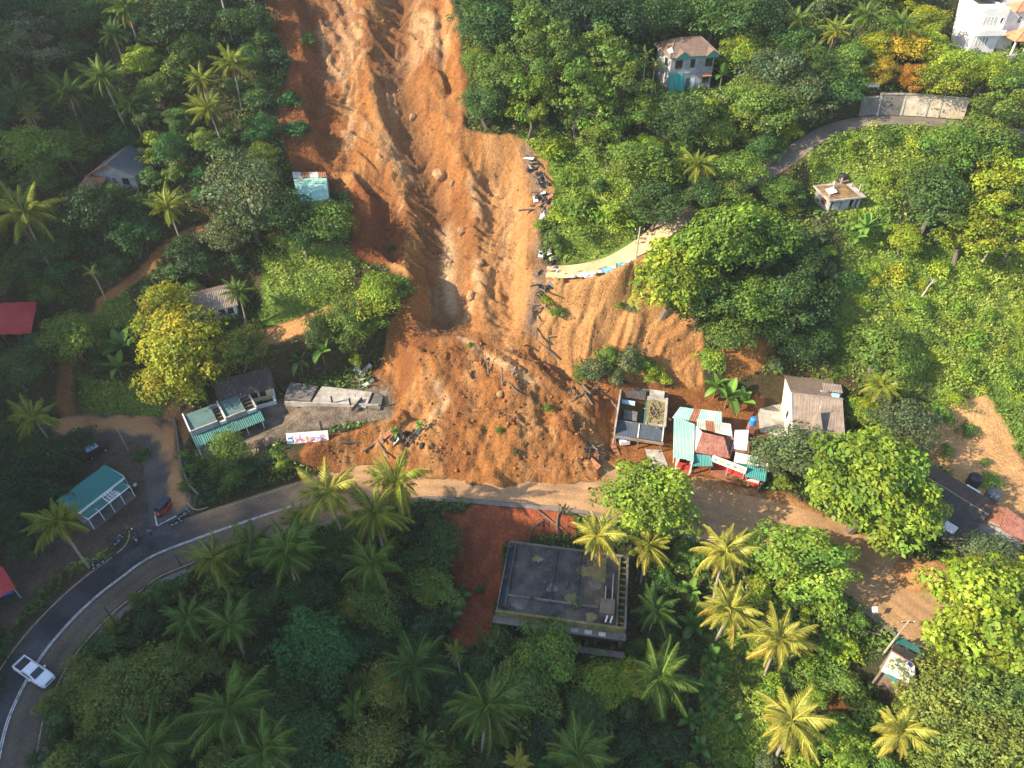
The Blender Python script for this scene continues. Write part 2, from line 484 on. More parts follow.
# ---- main road and side road lie level at zero
d_road, par_road, _ = seg_dist(GX, GY, road_c[::2])
side_pts = catmull([on_plane(*p) for p in [(172, 520), (168, 490), (164, 465), (163, 445), (152, 431), (130, 428), (98, 427), (70, 427), (40, 440), (0, 455)]], 1.0)
d_side, _, _ = seg_dist(GX, GY, side_pts[:, :2])
up_pts = catmull([on_plane(*p) for p in [(166, 455), (172, 435), (178, 418)]], 1.0)
flat = np.maximum(smooth((ROAD_W / 2 + 3.0 + 2.2 * smooth((GX - 12) / 15) - d_road) / 1.8), smooth((4.4 - d_side) / 1.6))
Z = Z * (1 - flat) + (-0.07) * flat
yz = smooth((sdm(YARD_L) + 2) / 6)
Z = Z * (1 - yz) - 0.07 * yz
# ---- the slide itself
up = smooth((345 - PY) / 60)
scar = smooth((S_scar + wob * 0.8) / 16) * smooth((352 - PY) / 60)
Z -= scar * (2.2 + 1.3 * fbm(GX * 0.05, GY * 0.05, 3, 5))
d_ch, _, _ = seg_dist(PX, PY, CHAN)
Z -= soil * 2.3 * np.exp(-(d_ch / 17.0) ** 2) * smooth((345 - PY) / 70)
Z += soil * 1.7 * np.exp(-((d_ch - 34) / 12.0) ** 2) * smooth((350 - PY) / 40) * (0.4 + fbm(GX * 0.1, GY * 0.06, 3, 8))
cdn = smooth((PY - 312) / 80); cone = smooth((S_cone + wob * 0.6) / 9) * smooth((616 + wob - PX) / 22) * cdn; cone2 = smooth(S_cone / 46) * cdn
lob = fbm(GX * 0.16, GY * 0.16, 4, 31)
Z += cone * (0.6 + 1.5 * lob) + cone2 * (1.8 + 2.6 * lob)
wx = GX + 3.0 * (fbm(GX * 0.13, GY * 0.13, 4, 14) - 0.5) * 2 + 11 * (fbm(GX * 0.035, GY * 0.05, 3, 17) - 0.5) * 2; wy = GY + 9 * (fbm(GX * 0.1, GY * 0.1, 3, 15) - 0.5)
gul = 0.6 * ridged(wx * 0.30, wy * 0.085, 4, 40) + 0.4 * ridged(wx * 0.55, wy * 0.22, 3, 41)
gmask = 0.35 + 1.1 * smooth((fbm(GX * 0.06, GY * 0.06, 3, 47) - 0.35) * 3)
Z -= soil * scar * 1.15 * gmask * (gul - 0.5)
terr = fbm(GX * 0.07, wy * 0.16, 3, 48); step = np.abs((terr * 7) % 1 - 0.5) * 2
Z += soil * scar * 0.55 * (smooth((step - 0.35) / 0.3) - 0.5)
Z -= soil * scar * 0.55 * (ridged(wx * 0.95, wy * 0.24, 3, 42) - 0.5)
flute = ridged(wx * 0.42 + 3, GY * 0.03, 3, 44)
clf = smooth((S_cliff + wob * 0.5) / 8)
Z -= clf * 2.5 * (flute - 0.55) ** 1
Z -= clf * 0.7 * (ridged(wx * 1.0, GY * 0.07, 3, 45) - 0.5)
ang = np.arctan2(PX - 470, PY - 318) ; rad_ = np.hypot(PX - 470, PY - 318)
Z -= cone * 1.3 * smooth(rad_ / 60) * (ridged(ang * 5.5 + 1.2 * fbm(GX * .2, GY * .2, 3, 33), rad_ * 0.012, 3, 34) - 0.5)
Z += soil * 0.16 * (ridged(GX * 2.3, GY * 1.9, 2, 66) - 0.5)
rough = fbm(GX * 0.55, GY * 0.55, 5, 60, 0.68) - 0.5
Z += soil * rough * (0.85 + 0.7 * cone * smooth((fbm(GX * 0.12, GY * 0.12, 3, 61) - 0.3) * 4))
Z += soil * 0.40 * (ridged(GX * 1.3, GY * 1.0, 3, 63) - 0.55) * (0.6 + 0.8 * cone)
bl = fbm(GX * 0.33, GY * 0.33, 2, 70)
Z += soil * np.where(bl > 0.62, (bl - 0.62) * 4, 0) * (0.15 + cone * 0.35)
for nm, amp in (('bare', 1.2), ('bare2', 1.5), ('red', 0.5), ('yl2', 0.35)):
    Z += other[nm] * amp * (fbm(GX * 0.35, GY * 0.25, 4, 90) - 0.5)
hump = smooth((sdm([(688, 476), (735, 486), (790, 497), (812, 506), (770, 499), (715, 488)]) + 4 + wob * 0.5) / 8)
Z += hump * 0.9 * fbm(GX * 0.5, GY * 0.5, 3, 95)
heap = np.exp(-(((PX - 932) / 22) ** 2 + ((PY - 572) / 12) ** 2)) * inview
Z += 1.6 * heap * (0.6 + 0.8 * fbm(GX * 0.6, GY * 0.6, 3, 96))

ground = Field(Z)
PXF, PYF = proj(GX, GY, Z)

# ---- colours of the ground, with shade put into the dark red patch
def c3(r, g, b): return np.array((r, g, b))
C = np.zeros(GX.shape + (3,)) + c3(0.040, 0.042, 0.018)
def lay_col(w, col):
    global C
    C = C * (1 - w[..., None]) + np.asarray(col) * w[..., None]
n_l = fbm(GX * 0.09, GY * 0.09, 4, 101); n_s = fbm(GX * 0.45, GY * 0.12, 4, 103); n_f = fbm(GX * 0.8, GY * 0.8, 3, 105)
lay_col(smooth((n_l - 0.45) * 6) * 0.6, c3(0.075, 0.048, 0.022))
lay_col(grass, c3(0.11, 0.17, 0.028))
ORG, LIT, CREAM, RED, BRN = c3(0.278, 0.118, 0.035), c3(0.365, 0.192, 0.074), c3(0.45, 0.305, 0.165), c3(0.145, 0.048, 0.018), c3(0.140, 0.066, 0.029)
soilc = np.zeros_like(C) + ORG
def mixs(w, col):
    global soilc
    soilc = soilc * (1 - w[..., None]) + np.asarray(col) * w[..., None]
mixs(smooth((n_s - 0.42) * 5) * 0.75, LIT)
mixs(smooth((n_f - 0.56) * 7) * 0.35, BRN)
mixs(smooth((fbm(wx * 0.22, wy * 0.13, 5, 107, .6) - 0.56) * 12) * 0.6 * scar, CREAM)
mixs(smooth((fbm(wx * 1.1 + 9, wy * 0.26, 4, 109) - 0.55) * 9) * 0.55, BRN)
mixs(smooth((fbm(GX * 0.22, GY * 0.22, 4, 111) - 0.52) * 9) * 0.45, RED)
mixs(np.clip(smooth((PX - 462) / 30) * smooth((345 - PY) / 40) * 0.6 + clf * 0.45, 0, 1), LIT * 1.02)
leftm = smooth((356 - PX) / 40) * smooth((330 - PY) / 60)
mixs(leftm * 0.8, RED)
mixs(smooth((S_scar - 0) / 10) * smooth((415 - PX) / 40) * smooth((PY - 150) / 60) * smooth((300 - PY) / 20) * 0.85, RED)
mixs(np.exp(-(d_ch / 17.0) ** 2) * 0.80 * smooth((350 - PY) / 20), BRN)
for line, wd, a in (([(443, 208), (448, 225), (446, 250), (452, 285)], 7, 0.8), ([(462, 340), (490, 372), (515, 395), (535, 402)], 4, 0.7), ([(440, 405), (448, 420), (430, 440), (420, 448)], 5, 0.7),
                    ([(316, 10), (324, 40), (340, 60), (346, 85), (350, 110)], 4, 0.5), ([(385, 130), (395, 145), (405, 160)], 8, 0.45), ([(468, 175), (480, 200)], 4, 0.6), ([(475, 250), (478, 275), (465, 305)], 4, 0.6)):
    dd, _, _ = seg_dist(PX + 6 * (n_f - 0.5), PY, line)
    mixs(np.exp(-(dd / wd) ** 2) * a, CREAM)
for line, wd, a in (([(527, 150), (534, 175), (543, 200), (545, 225), (540, 245), (548, 265), (538, 290), (530, 330)], 7, .75), ([(372, 362), (362, 392), (384, 410)], 9, .6)):
    dd, _, _ = seg_dist(PX + 8 * (n_f - 0.5), PY, line); mixs(np.exp(-(dd / wd) ** 2) * a, c3(.16, .125, .095))
S_redp = sdm([(326, 178), (372, 180), (396, 200), (402, 230), (392, 262), (382, 288), (362, 280), (352, 255), (346, 200)])
mixs(smooth((S_redp + wob * .6 + 2) / 7) * 0.92, RED * 1.15)  # red soil, with the shade of the trees put into its dark tone
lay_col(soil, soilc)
lay_col(other['red'] * 0.95, c3(0.25, 0.068, 0.028) * (0.7 + 0.6 * n_f[..., None]))
lay_col(other['bare'], c3(0.50, 0.285, 0.12) * (0.75 + 0.5 * n_s[..., None])); lay_col(other['bare2'], ORG * (0.75 + 0.5 * n_s[..., None]))
lay_col(other['orange'], LIT * (0.7 + 0.5 * n_f[..., None]))
lay_col(other['yard'], (ORG * 0.25 + c3(0.40, 0.215, 0.09) * 0.75) * (0.75 + 0.5 * n_f[..., None]))
lay_col(other['yh'], (ORG * 0.5 + RED * 0.5) * (0.7 + 0.6 * n_f[..., None]))
lay_col(other['yard2'] * smooth((n_l - 0.4) * 6), ORG * 0.6)
lay_col(other['yl'], c3(0.085, 0.065, 0.045) * (0.7 + 0.6 * n_f[..., None]))
lay_col(smooth((sdm([(112, 552), (140, 512), (150, 470), (190, 490), (204, 508), (150, 552)]) + wob) / 6), c3(0.068, 0.066, 0.066) * (0.7 + 0.6 * n_f[..., None]))
lay_col(other['yl2'], c3(0.17, 0.135, 0.10) * (0.45 + 1.0 * n_f[..., None]))
for nm, a, colr in (('upper_road', 0, None), ('dirt_track', 0.9, c3(0.36, 0.16, 0.06)), ('garden_path', 0.9, c3(0.27, 0.12, 0.05)), ('terrace_path', 0.95, c3(0.44, 0.23, 0.09))):
    if a:
        pts, hw = PATHS[nm]; d, _, _ = seg_dist(GX, GY, pts[::2, :2]); lay_col(a * smooth((hw + 0.6 + 0.8 * (n_f - 0.5) - d) / 0.7), colr)
d_up, _, _ = seg_dist(GX, GY, up_pts[:, :2])
lay_col(smooth((3.2 - d_up) / 1.0), c3(0.40, 0.21, 0.09))
C *= (0.85 + 0.3 * n_f)[..., None]

ny, nx = GX.shape
idx = np.arange(nx * ny).reshape(ny, nx)
quads = np.stack([idx[:-1, :-1], idx[:-1, 1:], idx[1:, 1:], idx[1:, :-1]], -1).reshape(-1, 4)
me = np_mesh('hillside', np.stack([GX, GY, Z], -1).reshape(-1, 3), quads)
me.polygons.foreach_set('use_smooth', np.ones(len(me.polygons), bool))
set_col(me, C.reshape(-1, 3))
hillside = obj('hillside', me, attr_mat('earth_and_litter', var=0.42, scale=2.2, bump=1.0, bscale=3.2))
hillside['kind'] = 'structure'

# where plants may grow on the ground (1) and where not (0)
bare = soil.copy()
for nm in other: bare = np.maximum(bare, other[nm])
for nm, (pts, hw) in PATHS.items():
    d, _, _ = seg_dist(GX, GY, pts[::2, :2]); bare = np.maximum(bare, smooth((hw + 0.9 - d) / 0.6))
bare = np.maximum(bare, smooth((ROAD_W / 2 + 1.0 - d_road) / 0.7)); bare = np.maximum(bare, smooth((3.1 - d_side) / 0.6)); bare = np.maximum(bare, smooth((3.2 - d_up) / 0.6))
veg_f, grass_f = Field(1 - bare), Field(grass)

# ------------------------------------------------------------------ roads
def strip(name, line, nrm2, o0, o1, n, z, matl, colfn=None, zline=None, kind='structure'):
    """ribbon beside a line between two offsets"""
    V = []; Q = []; m = len(line)
    for k in range(n + 1):
        off = o0 + (o1 - o0) * k / n
        p = line[:, :2] + nrm2 * off
        zz = (zline if zline is not None else np.zeros(m)) + z
        V.append(np.column_stack([p, zz]))
    V = np.array(V).transpose(1, 0, 2)                     # along, across
    ii = np.arange(m * (n + 1)).reshape(m, n + 1)
    Q = np.stack([ii[:-1, :-1], ii[:-1, 1:], ii[1:, 1:], ii[1:, :-1]], -1).reshape(-1, 4)
    if o1 > o0: Q = Q[:, ::-1]
    V = V.reshape(-1, 3)
    me = np_mesh(name, V, Q)
    if colfn is not None: set_col(me, colfn(V))
    o = obj(name, me, matl)
    if kind: o['kind'] = kind
    return o
def normals2(p):
    t = np.gradient(p[:, :2], axis=0); t /= np.linalg.norm(t, axis=1)[:, None] + 1e-9
    return np.stack([-t[:, 1], t[:, 0]], 1)
ASPH, MUD, TRACK = c3(0.048, 0.050, 0.055), c3(0.37, 0.225, 0.112), c3(0.155, 0.118, 0.076)
def road_col(V):
    px, py = proj(V[:, 0], V[:, 1], V[:, 2])
    d, par, side = seg_dist(V[:, 0], V[:, 1], edge[::2])
    n = fbm(V[:, 0] * 0.35, V[:, 1] * 0.35, 4, 201); n2 = fbm(V[:, 0] * 1.1, V[:, 1] * 1.1, 3, 203)
    mud = smooth((px - 215 + 60 * (n - 0.5)) / 120)
    lane = smooth((4.2 - d) / 0.5) * smooth((d - 0.5) / 0.6) * (0.45 + 0.4 * n) * (1 - 0.35 * np.exp(-((d - 2.4) / 0.5) ** 2))
    jn = np.exp(-(np.hypot(px - 215, py - 500) / 30) ** 2)
    patch = smooth((vnoise(V[:, 0] * .23 + .3 * V[:, 1], V[:, 1] * .16, 231) - .62) * 20)[:, None]; c = ASPH * (0.7 + 0.6 * n2[:, None]) * (1 - .35 * patch) + c3(.03, .027, .022) * smooth((n - .5) * 6)[:, None]
    c = c * (1 - lane[:, None]) + TRACK * lane[:, None]
    m = np.clip(np.maximum(mud, jn * 0.9), 0, 1)[:, None]
    mc = MUD * (0.55 + 0.75 * n[:, None]) * (0.85 + 0.3 * n2[:, None])
    tr = (np.exp(-((d - 1.8) / 0.35) ** 2) + np.exp(-((d - 3.5) / 0.35) ** 2) + np.exp(-((d - 5.3) / 0.35) ** 2) + np.exp(-((d - 7.0) / 0.35) ** 2))[:, None]
    mc = mc * (1 - 0.22 * np.clip(tr, 0, 1) * smooth((fbm(V[:, 0] * .12, V[:, 1] * .12, 3, 207)[:, None] - .3) * 4)) 
    return c * (1 - m) + mc * m
road_mat = attr_mat('worn_asphalt', rough=0.8, var=0.30, scale=2.6, bump=0.15, bscale=5)
edge2 = catmull(edge[::2], 0.6); en = normals2(edge2)
strip('road', edge2, en, 0, ROAD_W, 26, 0.0, road_mat, road_col)
strip('road_shoulder', edge2, en, -0.9, -0.02, 2, -0.01, mat('shoulder_concrete', (0.16, 0.145, 0.13), var=0.3, scale=2, stain=(0.2, 0.12, 0.06), stain_amt=0.6))
kv0, kv1 = int(np.argmax(proj(edge2[:, 0], edge2[:, 1], np.zeros(len(edge2)))[0] > 655)), len(edge2) - 40
strip('muddy_verge', edge2[kv0:kv1], en[kv0:kv1], ROAD_W + .02, ROAD_W + 2.6, 8, -.02, road_mat, road_col)
# painted lines (worn off where the mud lies)
white = mat('road_paint_white', (0.55, 0.53, 0.49), 0.7, 0.35, 3.0, stain=(0.17, 0.15, 0.13), stain_amt=0.75)
yellow = mat('road_paint_yellow', (0.44, 0.32, 0.14), 0.7, 0.35, 3.0, stain=(0.15, 0.12, 0.09), stain_amt=0.75)
pxe, pye = proj(edge2[:, 0], edge2[:, 1], np.zeros(len(edge2)))
sel = pxe < 300; k1 = int(np.argmax(~sel)) if (~sel).any() else len(sel)
strip('centre_line_marking', edge2[:k1], en[:k1], 4.15, 4.29, 1, 0.005, white)
strip('centre_line_marking', edge2[:k1], en[:k1], 4.36, 4.50, 1, 0.005, white)
strip('edge_line_marking', edge2[:k1 - 20], en[:k1 - 20], 0.42, 0.56, 1, 0.005, yellow)
pxo, pyo = proj(edge2[:, 0] + en[:, 0] * 8.2, edge2[:, 1] + en[:, 1] * 8.2, np.zeros(len(edge2)))
k2 = int(np.argmax(pxo > 118)); strip('edge_line_marking', edge2[:k2], en[:k2], 8.1, 8.25, 1, 0.005, yellow)
k3, k4 = int(np.argmax(pxo > 208)), int(np.argmax(pxo > 300)); strip('edge_line_marking', edge2[k3:k4], en[k3:k4], 8.1, 8.25, 1, 0.005, yellow)
k5, k6 = int(np.argmax(pxe > 850)), int(np.argmax(pxe > 918)); strip('edge_line_marking', edge2[k5:k6], en[k5:k6], 0.35, 0.48, 1, 0.005, yellow)
# give-way box at the junction
for a, b in (((155, 515), (157, 526)), ((157, 526), (176, 516))):
    a, b = on_plane(*a), on_plane(*b); L = np.array([a, (a + b) / 2, b]); strip('junction_marking', L, normals2(L), -0.1, 0.1, 1, 0.006, white)
sc = catmull([on_plane(*p)[:2] for p in [(185, 500), (191, 507), (198, 510), (208, 507)]], 0.5); strip('junction_marking', sc, normals2(sc), -0.08, 0.08, 1, 0.007, yellow)
sc = catmull([on_plane(*p)[:2] for p in [(117, 553), (124, 547), (129, 538), (129, 530)]], 0.5); strip('junction_marking', sc, normals2(sc), -0.08, 0.08, 1, 0.007, yellow)

def side_col(V):
    d, par, side = seg_dist(V[:, 0], V[:, 1], side_pts[:, :2])
    n = fbm(V[:, 0] * 0.5, V[:, 1] * 0.5, 4, 211); px, py = proj(V[:, 0], V[:, 1], V[:, 2])
    dd, _, _ = seg_dist(px, py, [(178, 500), (175, 480), (172, 460), (171, 435), (155, 428), (130, 424), (95, 423), (60, 424)])
    m = smooth((12 + 22 * (n - 0.5) - dd) / 8)[:, None]
    return c3(0.085, 0.078, 0.070) * (0.7 + 0.6 * n[:, None]) * (1 - m) + c3(0.40, 0.215, 0.095) * (0.75 + 0.5 * n[:, None]) * m
strip('side_road', side_pts, normals2(side_pts), -2.9, 2.9, 12, -0.015, road_mat, side_col)
def lane_col(V):
    n = fbm(V[:, 0] * 0.6, V[:, 1] * 0.6, 4, 221); return c3(0.30, 0.24, 0.165) * (0.55 + 0.9 * n[:, None])
for nm in ('upper_road', 'broken_road'):
    pts, hw = PATHS[nm]
    if nm == 'upper_road': strip('hill_road', pts, normals2(pts), -hw, hw, 6, 0.03, road_mat, lambda V: c3(0.17, 0.145, 0.115) * (0.6 + 0.8 * fbm(V[:, 0] * .6, V[:, 1] * .6, 4, 222)[:, None]), zline=pts[:, 2])
    else: strip('hill_road', pts[:-1], normals2(pts[:-1]), -hw, hw, 6, 0.035, road_mat, lambda V: c3(0.46, 0.34, 0.20) * (0.6 + 0.8 * fbm(V[:, 0] * .6, V[:, 1] * .6, 4, 223)[:, None]), zline=pts[:-1, 2])
# ------------------------------------------------------------------ building helpers
KEEP = []            # picture areas (x0, y0, x1, y1) that tree crowns stay clear of
plaster_w = mat('white_plaster', (0.70, 0.69, 0.66), 0.75, 0.10, 0.8, stain=(0.52, 0.48, 0.42), stain_amt=0.45)
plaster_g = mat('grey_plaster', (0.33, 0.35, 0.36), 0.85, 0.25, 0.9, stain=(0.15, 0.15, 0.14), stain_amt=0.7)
concrete = mat('weathered_concrete', (0.15, 0.14, 0.125), 0.9, 0.35, 0.8, 0.3, 5, stain=(0.075, 0.075, 0.068), stain_amt=0.75)
concrete_l = mat('pale_concrete', (0.38, 0.36, 0.32), 0.9, 0.3, 0.9, 0.3, 5, stain=(0.20, 0.16, 0.11), stain_amt=0.7)
concrete_d = mat('dark_mouldy_concrete', (0.048, 0.049, 0.050), 0.95, 0.5, 0.9, 0.4, 4, stain=(0.13, 0.11, 0.085), stain_amt=0.65)
moss = mat('mossy_concrete', (0.20, 0.165, 0.07), 0.95, 0.45, 1.1, 0.4, 5, stain=(0.10, 0.13, 0.03), stain_amt=0.8)
tile_o = mat('orange_roof_tile', (0.52, 0.22, 0.11), 0.8, 0.3, 2.0, stain=(0.30, 0.14, 0.085), stain_amt=0.6)
tile_b = mat('brown_roof_tile', (0.175, 0.115, 0.088), 0.85, 0.3, 1.6, stain=(0.13, 0.10, 0.08), stain_amt=0.7)
tile_r = mat('red_brown_roof_tile', (0.26, 0.105, 0.075), 0.85, 0.35, 2.2, stain=(0.38, 0.24, 0.18), stain_amt=0.5)
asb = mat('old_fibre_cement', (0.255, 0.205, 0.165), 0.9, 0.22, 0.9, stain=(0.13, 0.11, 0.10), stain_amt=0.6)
asb_d = mat('blackened_fibre_cement', (0.060, 0.056, 0.054), 0.9, 0.3, 0.9, stain=(0.13, 0.10, 0.08), stain_amt=0.5)
teal = mat('teal_painted_metal', (0.045, 0.24, 0.225), 0.55, 0.18, 0.7, stain=(0.10, 0.17, 0.15), stain_amt=0.5)
teal_d = mat('dark_green_metal', (0.020, 0.150, 0.135), 0.55, 0.2, 0.7, stain=(0.06, 0.10, 0.09), stain_amt=0.5)
turq = mat('faded_turquoise_metal', (0.26, 0.47, 0.40), 0.6, 0.15, 0.6, stain=(0.40, 0.50, 0.44), stain_amt=0.6)
turq_l = mat('pale_green_metal', (0.42, 0.50, 0.42), 0.6, 0.2, 0.8, stain=(0.33, 0.25, 0.18), stain_amt=0.6)
rust = mat('rusted_metal', (0.27, 0.115, 0.06), 0.85, 0.3, 1.2, stain=(0.16, 0.085, 0.06), stain_amt=0.6)
zinc = mat('zinc_sheet', (0.56, 0.55, 0.53), 0.5, 0.15, 0.7, stain=(0.40, 0.34, 0.29), stain_amt=0.6)
white_metal = mat('white_sheet_metal', (0.72, 0.72, 0.70), 0.5, 0.1, 1.0, stain=(0.55, 0.52, 0.48), stain_amt=0.4)
red_metal = mat('red_sheet_metal', (0.46, 0.055, 0.055), 0.5, 0.12, 0.8, stain=(0.52, 0.16, 0.12), stain_amt=0.4)
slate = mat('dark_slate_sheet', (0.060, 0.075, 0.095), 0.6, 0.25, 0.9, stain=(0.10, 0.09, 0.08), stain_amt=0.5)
glass = mat('dark_window_glass', (0.025, 0.030, 0.035), 0.12, 0.1, 1.0, spec=0.6)
dark_in = mat('dark_interior', (0.030, 0.028, 0.026), 0.9, 0.3, 1.0)
wood = mat('weathered_wood', (0.20, 0.145, 0.10), 0.9, 0.35, 2.0, stain=(0.30, 0.25, 0.20), stain_amt=0.5)
wood_d = mat('dark_wood', (0.085, 0.055, 0.038), 0.85, 0.3, 2.0)
steel = mat('dull_steel', (0.30, 0.30, 0.30), 0.5, 0.2, 2.0)
blue_pl = mat('blue_plastic', (0.03, 0.20, 0.52), 0.45, 0.1, 1.0)
black_pl = mat('black_plastic', (0.025, 0.027, 0.032), 0.4, 0.15, 1.0)
red_pl = mat('red_paint', (0.55, 0.045, 0.035), 0.5, 0.12, 1.0)
cream = mat('cream_paint', (0.62, 0.52, 0.30), 0.7, 0.15, 1.0)
tarp_g = mat('teal_tarpaulin', (0.015, 0.235, 0.205), 0.6, 0.2, 1.0)

def site(name, label, cat, A, B, z, keep=None, group=None):
    a, b = on_plane(*A, z), on_plane(*B, z)
    rz = math.atan2(b[1] - a[1], b[0] - a[0])
    e = thing(name, label, cat, a, rz, group)
    e['_w'] = float(np.linalg.norm(b - a))
    ca, sa = math.cos(rz), math.sin(rz)
    def L(px, py, h=0.0):
        p = on_plane(px, py, z + h) - a
        return (ca * p[0] + sa * p[1], -sa * p[0] + ca * p[1], h)
    w = e['_w']; del e['_w']
    if keep: KEEP.append(keep)
    return e, w, L

def window(parent, axis, at, out, a0, a1, z0, z1, nv=1, nh=0, fm=None, pm=None, t=0.07):
    fm = fm or wood_d; pm = pm or glass
    f = MB(); g = MB()
    def bx(m, p0, p1, q0, q1, d0, d1):
        lo, hi = sorted((at + out * d0, at + out * d1))
        if axis == 'x': m.box(p0, p1, lo, hi, q0, q1)
        else: m.box(lo, hi, p0, p1, q0, q1)
    bx(f, a0, a1, z0, z0 + t, -0.10, 0.05); bx(f, a0, a1, z1 - t, z1, -0.10, 0.05)
    bx(f, a0, a0 + t, z0 + t, z1 - t, -0.10, 0.05); bx(f, a1 - t, a1, z0 + t, z1 - t, -0.10, 0.05)
    for k in range(nv):
        m = a0 + (a1 - a0) * (k + 1) / (nv + 1); bx(f, m - t / 3, m + t / 3, z0 + t, z1 - t, -0.06, 0.02)
    for k in range(nh):
        m = z0 + (z1 - z0) * (k + 1) / (nh + 1); bx(f, a0 + t, a1 - t, m - t / 3, m + t / 3, -0.05, 0.01)
    o = obj('window', f, fm, parent)
    bx(g, a0 + t / 2, a1 - t / 2, z0 + t / 2, z1 - t / 2, -0.09, -0.07)
    obj('pane', g, pm, o)
    return o

def sheets(parent, a, b, c, d, n, mats, waves=5, amp=0.035, name='roof_sheet', jit=0.02):
    a, b, c, d = map(Vector, (a, b, c, d))
    if not isinstance(mats, (list, tuple)): mats = [mats]
    out = []
    for k in range(n):
        t0, t1 = k / n, (k + 1) / n + 0.012 * (k < n - 1)
        dz = Vector((0, 0, random.uniform(0, jit) + 0.012 * (k % 2)))
        e0, e1 = random.uniform(-0.012, 0.012), random.uniform(-0.012, 0.012)
        mb = MB().sheet(a.lerp(b, t0) + dz + (a - d) * e0, a.lerp(b, t1) + dz + (a - d) * e0, d.lerp(c, t1) + dz + (d - a) * e1, d.lerp(c, t0) + dz + (d - a) * e1, waves, amp)
        out.append(obj(name, mb, mats[k % len(mats)], parent))
    return out

def drum(name, label, p, r, h, m, cat='water tank'):
    b = MB(); n = 14
    prof = [(r * .96, 0), (r, .05 * h), (r, .25 * h), (r * .97, .28 * h), (r, .31 * h), (r, .55 * h), (r * .97, .58 * h), (r, .61 * h), (r, .82 * h), (r * .75, .94 * h), (r * .3, h * .985), (r * .3, h)]
    for k, (rr, zz) in enumerate(prof):
        for j in range(n): b.v.append((rr * math.cos(2 * math.pi * j / n), rr * math.sin(2 * math.pi * j / n), zz))
    for k in range(len(prof) - 1):
        for j in range(n):
            a = k * n + j; c = k * n + (j + 1) % n; b.f.append((a, c, c + n, a + n))
    b.f.append(tuple(range(n))[::-1]); b.f.append(tuple((len(prof) - 1) * n + j for j in range(n)))
    o = obj(name, b, m, loc=tuple(map(float, p)), smooth_shade=False); tag(o, label, cat)
    return o

def hip_roof(parent, x0, x1, y0, y1, z, rise, m, rid=None, name='roof', th=0.12):
    rid = rid if rid is not None else (y1 - y0) / 2
    ym = (y0 + y1) / 2; a = Vector((x0 + rid, ym, z + rise)); c = Vector((x1 - rid, ym, z + rise))
    b = MB()
    P = [(x0, y0, z), (x1, y0, z), (x1, y1, z), (x0, y1, z)]
    Q = [(p[0], p[1], p[2] - th) for p in P]
    b.v = P + Q + [tuple(a), tuple(c)]
    b.f = [(0, 1, 9, 8), (1, 2, 9), (2, 3, 8, 9), (3, 0, 8), (0, 4, 5, 1), (1, 5, 6, 2), (2, 6, 7, 3), (3, 7, 4, 0), (4, 7, 6, 5)]
    r = obj(name, b, m, parent)
    cap = MB()
    for p, q in ((a, c), (P[0], a), (P[3], a), (P[1], c), (P[2], c)):
        q = Vector(q); p = Vector(p)
        if (q - p).length > 0.2: cap.tube([p + Vector((0, 0, .03)), q + Vector((0, 0, .03))], 0.09, 5)
    obj('ridge_cap', cap, m, r)
    return r

# ---------------------------------------------------- two-storey grey house on the slope
x, y, z = PADW[0]
e, w, L = site('grey_house', 'two-storey grey plaster house with brown tiled roof among the trees at top', 'house', (667, 92), (709, 88.5), z, (655, 38, 718, 96))
D, HH = 6.6, 6.0
b = MB(); hol = [(w * .10, w * .27, 3.9, 5.3), (w * .45, w * .56, 3.9, 5.3), (w * .80, w * .97, 3.9, 5.3), (w * .79, w * .95, 1.1, 2.3), (w * .41, w * .51, 0, 2.2)]
b.wall('x', 0, .2, 0, w, -1.5, HH, hol); b.wall('x', D - .2, .2, 0, w, -1.5, HH); b.wall('y', 0, .2, .2, D - .2, -1.5, HH, [(1.5, 2.6, 3.9, 5.2)]); b.wall('y', w - .2, .2, .2, D - .2, -1.5, HH, [(2, 3, 3.9, 5.2)])
b.box(-.02, w + .02, -.06, 0, 2.95, 3.15)
obj('wall', b, plaster_g, e)
for h in hol[:4]: window(e, 'x', 0, -1, *h, nv=2)
window(e, 'y', 0, -1, 1.5, 2.6, 3.9, 5.2)
d_ = obj('door', MB().box(w * .415, w * .505, .05, .1, 0, 2.15), teal_d, e); obj('handle', MB().box(w * .43, w * .44, .0, .05, 1, 1.12), steel, d_)
obj('white_door_leaf', MB().box(w * .52, w * .60, -.28, -.22, 0, 2.2), white_metal, e)
r = hip_roof(e, -.6, w + .6, -.7, D + .6, HH, 1.9, tile_b, 2.2)
for x0, x1 in ((w * .04, w * .40), (w * .74, w * 1.04)):
    xm = (x0 + x1) / 2; g = MB(); g.v = [(x0, -.95, HH - .1), (x1, -.95, HH - .1), (xm, -.95, HH + .9), (xm, 2.0, HH + .9), (x0, 1.0, HH + .3), (x1, 1.0, HH + .3)]
    g.f = [(0, 2, 3, 4), (1, 5, 3, 2)]; obj('gable', g, tile_b, e)
    g = MB(); g.hexa([(x0, -.97, HH - .3), (x1, -.97, HH - .3), (x1, -.92, HH - .3), (x0, -.92, HH - .3)], [(x0, -.97, HH - .1), (x1, -.97, HH - .1), (x1, -.92, HH - .1), (x0, -.92, HH - .1)])
    g.quad((x0, -.96, HH - .1), (x1, -.96, HH - .1), (xm, -.96, HH + .85)); obj('fascia', g, teal_d, e)
obj('fascia', MB().box(w * .40, w * .74, -.76, -.71, HH - .25, HH + .02), teal_d, e)
t = MB(); n = 10
for k in range(n):
    for q in ((0, 3.1), (1, 0.1)):
        t.v.append((-.25 + w * .40 * k / n, -.25 - 1.1 * q[0] + .07 * math.sin(k * 2.1), q[1]))
t.f = [(2 * k, 2 * k + 1, 2 * k + 3, 2 * k + 2) for k in range(n - 1)]; obj('tarpaulin', t, tarp_g, e)
